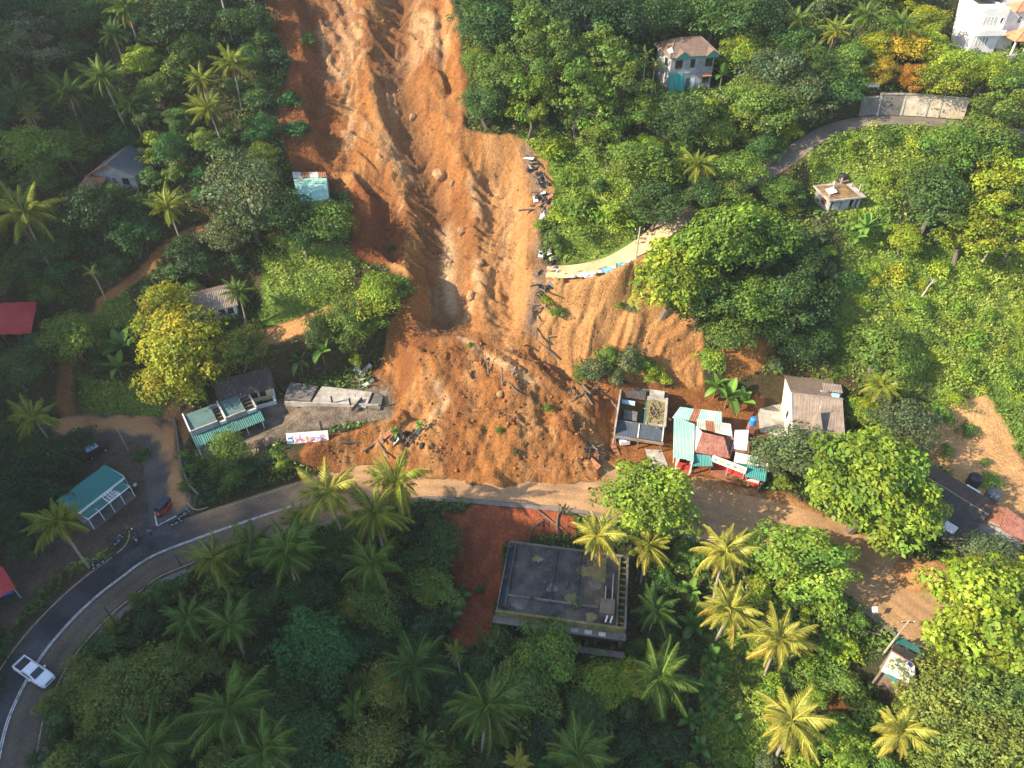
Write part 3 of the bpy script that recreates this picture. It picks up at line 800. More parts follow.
obj('window_hood', MB().slab((w * .76, -.6, 2.45), (w * .98, -.6, 2.45), (w * .98, 0, 2.7), (w * .76, 0, 2.7), .06), tile_o, e)
tag(obj('fallen_roof_sheet', MB().sheet((-.7, .9, 7.0), (.4, .9, 7.4), (.4, 2.1, 7.9), (-.7, 2.1, 7.3), 4), white_metal, e), '', '') if False else obj('patch_sheet', MB().sheet((-.5, .2, 6.5), (.3, .2, 6.62), (.3, 1.3, 7.1), (-.5, 1.3, 6.75), 4), white_metal, e)

# ---------------------------------------------------- white house, top right
x, y, z = PADW[1]
e, w, L = site('white_house', 'large white three-storey house with orange tiled roofs in the top right corner', 'house', (967, 54), (992, 53.4), z, (944, 0, 1024, 58))
w = 4.8
b = MB(); slits = [(.7 + .62 * k, 1.0 + .62 * k, zz, zz + 1.25) for zz in (1.5, 5.0) for k in range(4)] + [(3.7, 4.3, 5.2, 6.1)]
b.wall('x', 0, .2, 0, w, -3, 7.6, slits); b.wall('y', 0, .2, .2, 11, -3, 7.6, [(3, 3.3, 5.2, 6), (7, 7.3, 2.0, 2.8)]); b.wall('y', w - .2, .2, .2, 11, -3, 7.6); b.wall('x', 11, .2, 0, w, -3, 7.6)
b.box(.2, w - .2, .2, 11, 7.0, 7.2)
obj('wall', b, plaster_w, e)
for s in slits: window(e, 'x', 0, -1, *s, nv=0, fm=plaster_w, t=.05)
obj('balcony_ledge', MB().box(-.05, w + .25, -1.0, -.004, 3.35, 3.55).box(-.05, w + .25, -1.0, -.88, 3.55, 4.25), plaster_w, e)
obj('terrace_roof', MB().slab((.3, 4, 8.1), (w + 1, 4, 8.1), (w + 1, 10.8, 8.9), (.3, 10.8, 8.9), .1), tile_b, e)
b = MB(); hb = [(7.6, 8.3, 4.8, 6.0), (9.2, 10.8, 4.9, 6.0), (12.2, 14, 4.9, 6.0), (8.3, 10.2, .9, 2.1), (12, 14, .9, 2.1)]
X0 = w + .4
b.wall('x', .9, .2, X0, 17, -3, 6.9, hb); b.wall('y', X0, .2, 1.1, 9, -3, 6.9); b.wall('y', 16.8, .2, 1.1, 9, -3, 6.9); b.wall('x', 9, .2, X0, 17, -3, 6.9)
obj('wall', b, plaster_w, e)
for s in hb: window(e, 'x', .9, -1, *s, nv=1, fm=plaster_w)
b = MB(); ht = [(7.6, 9.4, 8.4, 9.8), (12, 13.6, 8.4, 9.8)]
b.wall('x', 4.2, .2, X0 + .6, 16.4, 6.9, 10.3, ht); b.wall('y', X0 + .6, .2, 4.4, 9, 6.9, 10.3); b.wall('x', 9.2, .2, X0 + .6, 16.4, 6.9, 10.3); b.wall('y', 16.2, .2, 4.4, 9, 6.9, 10.3)
obj('wall', b, plaster_w, e)
for s in ht: window(e, 'x', 4.2, -1, *s, nv=2, fm=plaster_w)
hip_roof(e, X0 - .1, 17.4, 3.5, 9.9, 10.35, 1.7, tile_o, 3.2)
hip_roof(e, X0 + 1.0, 17.3, .3, 4.1, 6.95, 1.1, tile_o, 1.9)
hip_roof(e, X0 + .5, 17.3, -3.4, .85, 3.1, 1.5, tile_o, 2.6)
b = MB().box(X0 + .8, 17, -3.0, .88, -3, .1).box(X0 + .8, 17, -3.05, -2.9, .1, .75)
for k in range(6): b.box(X0 + .9 + k * 2.2, X0 + 1.15 + k * 2.2, -3.02, -2.8, .75, 3.0)
obj('porch', b, plaster_w, e)

# ---------------------------------------------------- ruined hut on the grass slope
x, y, z = PADW[2]
e, w, L = site('ruined_hut', 'roofless low white hut with earth-covered slab and bare columns on the grassy slope', 'hut', (827, 214), (856, 211), z, (806, 180, 872, 220))
w = 5.6; b = MB(); hol = [(.2, .55, .2, 2.2), (1.9, 2.1, .1, 2.4), (3.6, 4.3, 0, 2.3), (4.7, 5.2, 0, 2.3)]
b.wall('x', 0, .18, 0, w, -.8, 2.6, hol); b.wall('y', 0, .18, .18, 4.6, -.8, 2.6, [(1.2, 2.6, .8, 2.0)]); b.wall('y', w - .18, .18, .18, 4.6, -.8, 2.6); b.wall('x', 4.6, .18, 0, w, -.8, 2.6)
obj('wall', b, plaster_g, e); window(e, 'y', 0, -1, 1.2, 2.6, .8, 2.0, fm=tile_r, nv=2)
obj('roof_slab', MB().slab((-.9, -.6, 2.85), (w + .5, -.5, 2.85), (w + .7, 5.2, 2.85), (-.7, 5.1, 2.85), .22), concrete_l, e)
dirt = MB(); dirt.v = [(-.5 + 1.1 * i, -.3 + .95 * j, 2.88 + (.35 if 0 < i < 5 and 0 < j < 5 else -.02) * random.uniform(.3, 1)) for j in range(6) for i in range(6)]
dirt.f = [(j * 6 + i, j * 6 + i + 1, j * 6 + i + 7, j * 6 + i + 6) for j in range(5) for i in range(5)]
obj('earth_cover', dirt, mat('roof_earth', (0.22, 0.135, 0.06), 0.95, 0.4, 1.5, 0.5, 5), e)
for k, (cx, cy) in enumerate([(-.5, .2), (.9, 1.6), (1.7, 2.8), (2.9, 4.6), (4.2, 4.6), (5.6, 1.2), (5.4, 3.2)]): obj('column', MB().box(cx, cx + .2, cy, cy + .2, 2.84, 3.5 + .4 * (k % 3)), concrete_l, e)
obj('zinc_cover', MB().sheet((-.3, .6, 3.35), (1.4, .9, 3.5), (1.4, 2.4, 3.7), (-.3, 2.1, 3.55), 5), white_metal, e)
obj('zinc_cover', MB().sheet((4.0, 4.2, 3.3), (5.7, 4.5, 3.35), (5.7, 5.4, 3.5), (4.0, 5.3, 3.5), 5), rust, e)
p = hit(ground, 841, 182); drum('water_tank', 'black water tank behind the ruined hut', p, .75, 1.6, black_pl)

# ---------------------------------------------------- teal roof beside the slide
x, y, z = PADW[3]
e, w, L = site('teal_roofed_house', 'teal corrugated roof of a small house at the left edge of the landslide', 'house', (297, 210), (329, 207), z, (294, 166, 332, 204))
a, b_, c, d = L(299, 203, 2.5), L(329, 199, 2.5), L(326, 172, 3.4), L(292, 172, 3.4)
mid = lambda p, q, t: tuple(p[i] + (q[i] - p[i]) * t for i in range(3))
sheets(e, a, b_, mid(b_, c, .78), mid(a, d, .78), 7, turq, 4)
sheets(e, mid(a, d, .80), mid(b_, c, .80), c, d, 4, [zinc, rust], 5)
xx = max(b_[0], c[0]) - .2
obj('wall', MB().wall('x', a[1] + .3, .15, a[0] + .3, b_[0] - .3, -.6, 2.45, [(1.5, 2.6, .9, 2)]).wall('y', a[0] + .25, .15, a[1] + .5, d[1] - .3, -.6, 2.4).wall('y', b_[0] - .4, .15, a[1] + .5, d[1] - .3, -.6, 2.4), plaster_g, e)
window(e, 'x', a[1] + .3, -1, 1.5, 2.6, .9, 2)

# ---------------------------------------------------- shaded gable house, upper left
x, y, z = PADW[4]
e, w, L = site('shaded_gable_house', 'grey-roofed gable house with red verge deep in the shade at upper left', 'house', (98, 188), (140, 190), z, (104, 154, 132, 172))
w = 7.4; D = 7.0
obj('wall', MB().wall('x', 0, .18, 0, w, -1, 2.8, [(3.1, 4.1, .6, 2.2), (5, 6.2, .9, 2.1)]).wall('y', 0, .18, .18, D, -1, 2.8).wall('y', w - .18, .18, .18, D, -1, 2.8).wall('x', D, .18, 0, w, -1, 2.8), plaster_g, e)  # walls take grey plaster, so the shade is put into their colour
window(e, 'x', 0, -1, 5, 6.2, .9, 2.1); window(e, 'x', 0, -1, 3.1, 4.1, .6, 2.2, fm=white_metal, pm=slate)
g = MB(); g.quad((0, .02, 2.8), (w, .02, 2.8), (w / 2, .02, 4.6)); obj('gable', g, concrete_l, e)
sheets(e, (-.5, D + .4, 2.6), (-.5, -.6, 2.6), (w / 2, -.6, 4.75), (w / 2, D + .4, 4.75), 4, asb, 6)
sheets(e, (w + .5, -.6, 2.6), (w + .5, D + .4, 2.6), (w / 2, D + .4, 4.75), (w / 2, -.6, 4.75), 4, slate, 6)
obj('verge', MB().slab((-.55, -.72, 2.6), (-.55, -.6, 2.6), (w / 2, -.6, 4.8), (w / 2, -.72, 4.8), .16), red_metal, e)
obj('porch_roof', MB().slab((-1.2, -3.2, 1.6), (2.6, -3.2, 1.6), (2.6, -.1, 2.3), (-1.2, -.1, 2.3), .08), tile_r, e)
for cx in (-1, 2.4): obj('post', MB().box(cx, cx + .12, -3.05, -2.93, -1.5, 1.55), wood_d, e)

# ---------------------------------------------------- red roof at the left edge
x, y, z = PADW[5]
e, w, L = site('red_roofed_shed', 'open shed with red sheet roof at the left edge of the picture', 'shed', (-14, 352), (31, 351), z, (0, 298, 40, 338))
a, b_, c, d = L(-18, 335, 2.7), L(31, 334, 2.7), L(37, 302, 3.7), L(-18, 303, 3.7)
sheets(e, a, b_, c, d, 8, red_metal, 5)
for t in (.05, .38, .70, .97):
    q = mid(a, b_, t); obj('post', MB().box(q[0] - .07, q[0] + .07, q[1] + .3, q[1] + .44, -.8, 2.72), wood, e)
    q = mid(d, c, t * .96); obj('post', MB().box(q[0] - .07, q[0] + .07, q[1] - .5, q[1] - .36, -.8, 3.5), wood, e)
obj('back_wall', MB().box(d[0], c[0] - .9, d[1] - .3, d[1] - .15, -.8, 3.2), concrete, e)
p = on_plane(29, 341, z); drum('barrel', 'bright blue plastic barrel under the red roof corner', (p[0], p[1], z - .05), .45, 1.1, blue_pl, 'barrel')

# ---------------------------------------------------- white house behind the yellow-green tree
x, y, z = PADW[6]
e, w, L = site('white_cottage', 'white walled cottage with grey roof behind the yellow-green tree', 'house', (196, 326), (235, 318), z, (206, 276, 238, 318))
w = 6.8; D = 5.5; hh = [(4.0, 5.0, 1.0, 2.2), (5.4, 6.3, 1.0, 2.2), (1, 1.9, 1.0, 2.2), (2.4, 3.2, 0, 2.1)]
obj('wall', MB().wall('x', 0, .18, 0, w, -1, 2.9, hh).wall('y', 0, .18, .18, D, -1, 2.9).wall('y', w - .18, .18, .18, D, -1, 2.9).wall('x', D, .18, 0, w, -1, 2.9), plaster_w, e)
for h in hh[:3]: window(e, 'x', 0, -1, *h, nv=1)
obj('door', MB().box(2.42, 3.18, .06, .1, 0, 2.08), wood_d, e)
sheets(e, (-.5, -.7, 2.75), (w + .5, -.7, 2.75), (w + .5, D / 2, 4.2), (-.5, D / 2, 4.2), 5, asb, 6)
sheets(e, (w + .5, D + .7, 2.75), (-.5, D + .7, 2.75), (-.5, D / 2, 4.2), (w + .5, D / 2, 4.2), 5, asb, 6)
obj('ledge', MB().box(-.1, w + .1, -.5, -.004, 2.45, 2.55), plaster_w, e)

# ---------------------------------------------------- row of shops with teal roofs
e, w, L = site('teal_roofed_shops', 'row of small shops with flat green-grey roofs and dark green awning in the shade', 'shops', (201, 456), (266, 430), 0.0, (186, 385, 268, 452))
D = 6.0
obj('wall', MB().wall('x', 1.6, .2, 0, w, -.3, 3.0, [(.8, 2.6, 0, 2.3), (4, 5.8, 0, 2.3), (7.2, 9, 0, 2.3)]).wall('y', 0, .2, 1.8, D, -.3, 3.6).wall('y', w - .2, .2, 1.8, D, -.3, 3.6).wall('x', D, .2, 0, w, -.3, 3.6), plaster_g, e)
for s0 in (.8, 4, 7.2): obj('shutter', MB().box(s0 + .02, s0 + 1.78, 1.66, 1.72, 0, 2.28), slate, e)
for x0, x1 in ((0.1, w * .40), (w * .53, w * .83)):
    obj('roof_panel', MB().slab((x0, 1.9, 3.55), (x1, 1.9, 3.55), (x1, D, 3.75), (x0, D, 3.75), .12), mat('green_grey_roof', (0.085, 0.16, 0.16), .7, .2, .8, stain=(.12, .14, .13), stain_amt=.5), e)
    obj('parapet', MB().box(x0 - .02, x1 + .02, 1.62, 1.85, 3.0, 3.95), concrete_l, e); obj('parapet', MB().box(x0 - .22, x0 - .03, 1.62, D + .2, 3.0, 4.0), plaster_w, e)
for x0, x1 in ((w * .42, w * .51), (w * .84, w * .98)):
    obj('recess_floor', MB().box(x0, x1, 2.0, D, 2.6, 2.75), concrete_d, e); obj('parapet', MB().box(x0, x1, 1.6, 1.84, 3.0, 3.55), plaster_w, e)
    for k in range(4): obj('rafter', MB().box(x0, x1, 2.3 + k * .9, 2.42 + k * .9, 3.1, 3.22), wood, e)
sheets(e, (-.1, -.5, 2.45), (w + .3, -.5, 2.45), (w + .3, 1.58, 3.0), (-.1, 1.58, 3.0), 8, teal_d, 5)
for k in range(5): obj('post', MB().box(k * w / 4.1, k * w / 4.1 + .14, -.35, -.21, -.2, 2.42), white_metal, e)
obj('step', MB().box(-.2, w + .2, -.8, 1.55, -.3, .12), concrete, e)
x, y, z = PADW[8]
e, w, L = site('dark_gable_house', 'long house with blackened sheet roof and white end wall behind the shops', 'house', (224, 411), (275, 398), z, (221, 362, 282, 402))
D = 5.0; hw_ = [(w * .58, w * .70, 1.0, 2.3), (w * .74, w * .86, 1.0, 2.3), (w * .1, w * .2, 1.0, 2.3)]
obj('wall', MB().wall('x', 0, .2, 0, w, -.9, 2.9, hw_).wall('x', D, .2, 0, w, -.9, 2.9).wall('y', 0, .2, .2, D, -.9, 2.9), cream, e)
obj('end_wall', MB().wall('y', w + .003, .2, 0, D + .2, -.9, 2.9, [(1.4, 2.2, 1.1, 2.2)]).quad((w + .2, 0, 2.9), (w + .2, D + .2, 2.9), (w + .2, D / 2, 4.4)), plaster_w, e)
for h in hw_: window(e, 'x', 0, -1, *h, nv=1)
sheets(e, (-.3, -.7, 2.7), (w + .5, -.7, 2.7), (w + .5, D / 2, 4.55), (-.3, D / 2, 4.55), 6, asb_d, 6); sheets(e, (w + .5, D + .7, 2.7), (-.3, D + .7, 2.7), (-.3, D / 2, 4.55), (w + .5, D / 2, 4.55), 6, asb_d, 6)
obj('verandah_wall', MB().box(w * .55, w + .1, -1.6, -1.45, -.9, .7).box(w * .96, w + .1, -1.45, -.01, -.9, .7), plaster_w, e)

# ---------------------------------------------------- long teal roadside building
e, w, L = site('teal_roadside_shop', 'long narrow shop with bright teal roof and white-framed porch by the junction', 'shop', (85, 524), (138, 482), 0.0, (70, 448, 142, 522))
D = 2.9; w = w * .78
obj('wall', MB().wall('x', 0, .15, 0, w, -.2, 2.7, [(.6, 2.4, .9, 2.2), (3.2, 4.2, 0, 2.2), (5, 6.8, .9, 2.2)]).wall('x', D, .15, 0, w, -.2, 3.2).wall('y', 0, .15, .15, D, -.2, 2.8).wall('y', w - .15, .15, .15, D, -.2, 2.8), plaster_g, e)
for h in ((.6, 2.4, .9, 2.2), (5, 6.8, .9, 2.2)): window(e, 'x', 0, -1, *h, nv=2, fm=white_metal)
obj('door', MB().box(3.22, 4.18, .03, .08, 0, 2.18), wood_d, e)
sheets(e, (-.5, -.35, 2.75), (w + .4, -.35, 2.75), (w + .4, D + .5, 3.45), (-.5, D + .5, 3.45), 8, mat('bright_teal_metal', (0.018, 0.17, 0.155), .5, .12, .7, stain=(.04, .13, .12), stain_amt=.5), 5)
obj('fascia', MB().box(-.5, w + .4, -.46, -.38, 2.55, 2.85), white_metal, e)
for k in range(16): obj('fringe', MB().box(-.4 + k * (w + .6) / 16, -.12 + k * (w + .6) / 16, -.49, -.465, 2.42, 2.6), white_metal, e)
for k in range(5):
    xk = .1 + k * (w - .2) / 4
    obj('porch_post', MB().box(xk - .05, xk + .05, -2.0, -1.9, -.1, 2.1), white_metal, e); obj('porch_beam', MB().box(xk - .05, xk + .05, -1.9, -.47, 2.1, 2.2), white_metal, e)
obj('porch_beam', MB().box(.05, w, -2.0, -1.9, 2.2, 2.3), white_metal, e)
for k in (0, 1, 3): sheets(e, (.18 + k * (w - .2) / 4, -1.86, 2.24), (.02 + (k + 1) * (w - .2) / 4, -1.86, 2.24), (.02 + (k + 1) * (w - .2) / 4, -.5, 2.5), (.18 + k * (w - .2) / 4, -.5, 2.5), 1, teal_d, 6, name='porch_sheet')
lat = MB(); xk = .15 + 2 * (w - .2) / 4
for k in range(5): lat.tube([(xk + .45 * k, -1.85, 2.25), (xk + .45 * k - .0, -.5, 2.45)], .05, 4); 
for k in range(4): lat.tube([(xk, -1.8 + .42 * k, 2.27 + .06 * k), (xk + 1.8, -1.8 + .42 * k, 2.27 + .06 * k)], .05, 4)
obj('porch_lattice', lat, white_metal, e)
obj('end_panel', MB().box(w + .42, w + .5, -.4, D + .3, .6, 3.1), mat('pale_blue_panel', (.35, .48, .52), .6), e)
obj('floor_slab', MB().box(-.1, w + .1, -2.1, -.003, -.2, .1), concrete, e)

# ---------------------------------------------------- red stall at the lower left edge
e, w, L = site('red_roofed_stall', 'bright red awning stall with blue counter at the lower left edge', 'stall', (-14, 606), (14, 594), 0.0, (0, 560, 18, 606))
sheets(e, L(-16, 606, 2.2), L(16, 588, 2.2), L(2, 566, 2.9), L(-30, 584, 2.9), 5, red_metal, 4)
for q in (L(-10, 600, 2.2), L(13, 588, 2.2), L(0, 570, 2.8)): obj('post', MB().box(q[0] - .06, q[0] + .06, q[1] - .06, q[1] + .06, -.2, 2.2), steel, e)
obj('counter', MB().box(.2, w - .1, .3, 1.0, -.2, 1.0), blue_pl, e)

# ---------------------------------------------------- ruined floor slabs left of the slide
x, y, z = PADW[7]
e, w, L = site('ruined_foundation', 'broken grey concrete floor of a destroyed house with bare posts beside the slide', 'ruin', (288, 421), (384, 424), 2.6, (282, 380, 390, 432))
obj('retaining_wall', MB().box(-1.5, w + .5, -2.2, -1.8, -3.0, -.35).box(-1.5, w + .5, -2.3, -1.7, -.35, -.2), concrete, e)
for k in range(7): obj('wall_rib', MB().box(-1 + k * 2.6, -.75 + k * 2.6, -2.5, -2.31, -3, -.1), concrete_d, e)
for poly, hz in (([(312, 402), (366, 407), (372, 392), (322, 386)], .45), ([(284, 398), (310, 401), (318, 386), (290, 382)], .38), ([(368, 408), (380, 409), (383, 396), (375, 393)], .40)):
    q = [L(px, py, hz) for px, py in poly]; obj('floor_slab', MB().slab(*q, .3), concrete_l if hz == .45 else concrete, e)
obj('broken_wall', MB().wall('x', L(312, 404)[1] - .5, .18, L(286, 404)[0], L(380, 404)[0], -.2, .75), concrete_l, e)
obj('partition', MB().hexa([(a, b, .4) for a, b in ((9.6, 2.2), (9.8, 2.2), (10.8, 4.8), (10.6, 4.8))], [(a, b, .95) for a, b in ((9.6, 2.2), (9.8, 2.2), (10.8, 4.8), (10.6, 4.8))]), concrete_d, e)
for px, py in ((333, 405), (351, 407), (322, 430), (342, 432), (388, 405)):
    q = L(px, py, 0); obj('column', MB().box(q[0] - .12, q[0] + .12, q[1] - .12, q[1] + .12, -1.0, 1.9), concrete_d, e)

# ---------------------------------------------------- billboard half buried by the toe
e, w, L = site('billboard', 'white and red printed banner board half buried at the left toe of the slide', 'billboard', (289, 458), (327, 455), 0.6, (286, 430, 326, 452))
w = 6.2; H1 = 3.9
obj('backing', MB().box(0, w, 0, .08, 1.3, H1), white_metal, e)
cols = [(.75, .2, .25), (.80, .55, .2), (.25, .4, .6), (.6, .12, .2), (.2, .5, .4), (.75, .45, .5), (.1, .15, .3)]
for k in range(64):
    x0 = .2 + random.random() * (w - 1.2); z0 = 1.75 + random.random() * 1.5; sx, sz = random.uniform(.25, .8), random.uniform(.15, .45)
    if k % 3 == 2: sx = .22; sz = .5
    cc = cols[k % 7]; obj('printed_patch', MB().box(x0, min(x0 + sx, w - .1), -.012 - .0006 * k, -.006, z0, min(z0 + sz, H1 - .1)), mat('print_%d' % (k % 7), cc, .6, .1), e)
obj('printed_band', MB().box(.02, w - .02, -.03, -.005, 1.32, 1.65), mat('print_red', (.55, .08, .09), .6, .1), e)
for k in range(4): obj('post', MB().box(.2 + k * 1.9, .32 + k * 1.9, .1, .22, -1.2, H1 - .1), steel, e)
e.rotation_euler.x = math.radians(-28)

# ---------------------------------------------------- damaged house under the cliff
e, w, L = site('damaged_house', 'half-collapsed concrete house with teal room open to the sky below the cliff', 'house', (614, 442), (660, 449), 0.0, (610, 366, 670, 448))
D = 9.6; w = 7.4; S = 4.3
obj('side_wall', MB().box(-.25, 0, -.4, D, -.2, 3.7), concrete_l, e)
obj('wall', MB().wall('x', 1.9, .18, .003, w, -.2, 2.9, [(.6, 2.6, 0, 2.2), (4.2, 6.2, .8, 2.1)]).wall('x', D - .2, .2, .003, w, -.2, 3.4).wall('y', w - .2, .2, 2.09, D - .21, -.2, 3.2), concrete, e)
obj('inner_wall', MB().box(.004, .12, 2.09, D - .21, -.1, 3.5).box(.12, S - .5, D - .36, D - .21, -.1, 3.3), teal_d, e)
obj('partition', MB().box(S - .2, S, 2.09, D - .37, -.1, 2.9), teal_d, e)
obj('floor', MB().box(.13, S - .21, 2.09, D - .37, -.1, .08), slate, e)
obj('roof_slab', MB().slab((S, 1.9, 3.12), (w, 1.9, 3.12), (w, D - 1.6, 3.12), (S, D - 1.6, 3.12), .2), moss, e)
obj('parapet', MB().box(w - .3, w + .05, 1.7, D - 1.6, 3.12, 3.55), concrete_l, e); obj('parapet', MB().box(S, w - .3, 1.7, 1.95, 3.12, 3.4), concrete_l, e)
sheets(e, (.15, D - 2.3, 3.1), (S - .3, D - 2.3, 2.9), (S - .3, D - .5, 3.45), (.15, D - .5, 3.45), 3, zinc if False else asb_d, 6, name='fallen_sheet')
obj('fallen_panel', MB().slab((.3, D - 3.3, 2.6), (2.4, D - 3.3, 2.45), (2.4, D - 2.6, 2.75), (.3, D - 2.6, 2.8), .06), mat('pale_blue_board', (.30, .42, .50), .6), e)
obj('ceiling_board', MB().slab((.9, 3.4, 2.0), (3.0, 3.3, 2.0), (3.0, 5.3, 2.15), (.9, 5.4, 2.15), .06), concrete, e)
obj('roof_beam', MB().box(S - .1, w, D - 2.3, D - 2.1, 3.14, 3.5).box(S - .1, w, D - 1.9, D - 1.75, 3.14, 3.5), concrete_l, e)
obj('concrete_block', MB().box(S + .2, w - .6, D - 1.6, D - .5, 3.13, 3.9), concrete_l, e)
sheets(e, (.05, -.5, 2.15), (w - .2, -.5, 2.15), (w - .2, 1.85, 2.75), (.05, 1.85, 2.75), 2, slate, 14, .02, name='awning_sheet')
for q in (3.4, w - .3): obj('awning_rib', MB().hexa([(q, -.5, 2.2), (q + .14, -.5, 2.2), (q + .14, 1.85, 2.82), (q, 1.85, 2.82)], [(q, -.5, 2.3), (q + .14, -.5, 2.3), (q + .14, 1.85, 2.92), (q, 1.85, 2.92)]), plaster_w, e)
obj('front_beam', MB().box(-.2, w, -.85, -.55, 1.75, 2.1), wood, e)
for k in range(3): obj('post', MB().box(.1 + k * 3.4, .28 + k * 3.4, -.8, -.6, -.1, 1.75), concrete, e)
deb = MB()
for k in range(26):
    a = Vector((random.uniform(S + .3, w - 1), random.uniform(2.6, D - 2.6), 3.2 + random.random() * .35)); dd = Vector((random.gauss(.3, .6), random.gauss(.4, 1), random.uniform(-.1, .1)))
    deb.tube([a, a + dd], .05 + .05 * random.random(), 4)
obj('splintered_timber', deb, wood, e)['kind'] = 'stuff'
p = on_plane(624, 445, 0)
c_ = thing('food_cart', 'small white and blue cart in front of the damaged house', 'cart', p, .15)
obj('body', MB().box(-.75, .75, -.45, .45, .45, 1.15), white_metal, c_); obj('canopy', MB().slab((-.85, -.6, 1.95), (.85, -.6, 1.95), (.85, .6, 2.05), (-.85, .6, 2.05), .08), mat('royal_blue_sheet', (.03, .16, .62), .5), c_)
for sx in (-.7, .7):
    for sy in (-.4, .4): obj('post', MB().tube([(sx, sy, 1.15), (sx, sy, 1.93)], .03, 5), steel, c_)
    obj('wheel', MB().tube([(sx * .9 - .05, 0, .3), (sx * .9 + .05, 0, .3)], .3, 12), black_pl, c_)
obj('forecourt', MB().slab(on_plane(645, 449, .05), on_plane(662, 450, .05), on_plane(668, 466, .05), on_plane(652, 470, .05), .1), concrete_l)['kind'] = 'structure'
# ---------------------------------------------------- shop cluster right of the damaged house
e, w, L = site('turquoise_roofed_shop', 'roadside shop with faded turquoise sheet roof right of the damaged house', 'shop', (674, 470), (696, 474), 0.0, (668, 405, 735, 475))
a, b_, c, d = L(673, 458, 3.1), L(694, 461, 3.1), L(695, 424, 3.5), L(674, 417, 3.5)
sheets(e, a, b_, c, d, 3, turq, 5)
X1 = b_[0]
obj('wall', MB().wall('x', a[1] + 1.4, .15, .1, X1 - .1, -.2, 3.1, [(.5, 2.4, 0, 2.3)]).wall('x', c[1] - .4, .15, .1, X1 - .1, -.2, 3.3).wall('y', .1, .15, a[1] + 1.56, c[1] - .41, -.2, 3.2).wall('y', X1 - .25, .15, a[1] + 1.56, c[1] - .41, -.2, 3.2), plaster_w, e)
obj('side_board', MB().hexa([(-.35, a[1] + 1.2, .8), (-.25, a[1] + 1.2, .8), (-.25, a[1] + 4, .8), (-.35, a[1] + 4, .8)], [(-.6, a[1] + 1.2, 2.9), (-.5, a[1] + 1.2, 2.9), (-.5, a[1] + 4, 2.9), (-.6, a[1] + 4, 2.9)]), white_metal, e)
for q in (.15, X1 - .2): obj('awning_post', MB().box(q - .1, q + .1, a[1] + .1, a[1] + .3, -.1, 3.05), white_metal, e)
obj('shop_front', MB().box(.3, X1 - .3, a[1] + .9, a[1] + 1.38, -.1, 1.0), red_pl, e)
obj('step', MB().box(-.2, X1 + .2, a[1] - .3, a[1] + 1.38, -.2, .08), rust, e)
sheets(e, (X1 + .05, a[1] - .1, 2.2), (X1 + 2.9, a[1] + .7, 2.2), (X1 + 2.4, a[1] + 2.0, 2.9), (X1 + .05, a[1] + 1.8, 2.9), 2, teal, 6, name='awning_sheet')
sheets(e, L(672, 418, 3.0), L(722, 426, 3.0), L(722, 412, 3.6), L(680, 407, 3.6), 6, [turq, turq, rust, turq, turq_l], 4)
sheets(e, L(697, 428, 3.3), L(733, 437, 3.0), L(731, 424, 3.4), L(697, 419, 3.6), 4, [turq_l, rust, turq_l, turq_l], 5)
# tiled middle roof
a, b_, c, d = L(695, 452, 3.0), L(730, 458, 3.0), L(724, 437, 4.4), L(702, 432, 4.4)
rf = obj('tiled_roof', MB().slab(a, b_, c, d, .12), tile_r, e)
obj('hip_face', MB().slab(b_, L(734, 446, 3.1), L(730, 437, 3.4), c, .1), mat('dark_hip_tile', (.13, .07, .06), .85, .3, 2), e); obj('gable_face', MB().slab(L(694, 445, 2.8), a, d, L(695, 425, 3.0), .1), plaster_w, e)
tl = mesh_from(MB().box(-.16, .16, -.2, .2, 0, .035), 'roof_tile'); tl.materials.append(tile_r)
A, B_, C_, D_ = map(Vector, (a, b_, c, d)); up_ = (D_ - A); nrm_ = (B_ - A).cross(up_).normalized(); pitch_ = math.asin(up_.normalized().z)
for r_ in range(7):
    for k in range(11):
        if random.random() < .12: continue
        t, s = (k + .5 + .25 * (r_ % 2)) / 11.3, (r_ + .5) / 7
        p = (A.lerp(B_, t)).lerp(D_.lerp(C_, t), s) + nrm_ * .03
        obj('roof_tile', tl, None, rf, loc=p, rot=(pitch_, random.gauss(0, .04), math.atan2((B_ - A).y, (B_ - A).x) + random.gauss(0, .05)))
obj('wall', MB().wall('x', a[1] + .5, .15, a[0] + .3, b_[0] - .2, -.2, 2.85, [(a[0] + 1, a[0] + 2.4, 0, 2.2)]), rust, e)
# white roof with drum
e, w, L = site('white_roofed_annex', 'small annex with white sheet roof and rusty frame beside the tiled roof', 'annex', (733, 466), (752, 469), 0.0, (731, 424, 754, 452))
a, b_, c, d = L(733, 449, 2.9), L(747, 451, 2.9), L(749, 430, 3.4), L(735, 430, 3.4)
sheets(e, a, b_, c, d, 4, white_metal, 3)
obj('frame', MB().box(a[0] - .1, b_[0] + .25, a[1] - .25, a[1] - .05, 2.3, 2.85).box(b_[0] + .12, b_[0] + .28, a[1], c[1], 2.4, 3.1), rust, e)
obj('wall', MB().wall('x', a[1] + .3, .15, a[0], b_[0], -.2, 2.8).wall('y', a[0], .15, a[1] + .46, c[1], -.2, 2.8).wall('y', b_[0] - .15, .15, a[1] + .46, c[1], -.2, 2.8), tile_r, e)
q = on_plane(748, 432, 0); dt = drum('drum_tank', 'upright blue drum on a stand behind the white sheet roof', (q[0], q[1] - .6, 2.4), .55, 1.4, blue_pl, 'drum'); obj('stand', MB().box(-.5, .5, -.5, .5, -2.6, -.01), tile_r, dt)
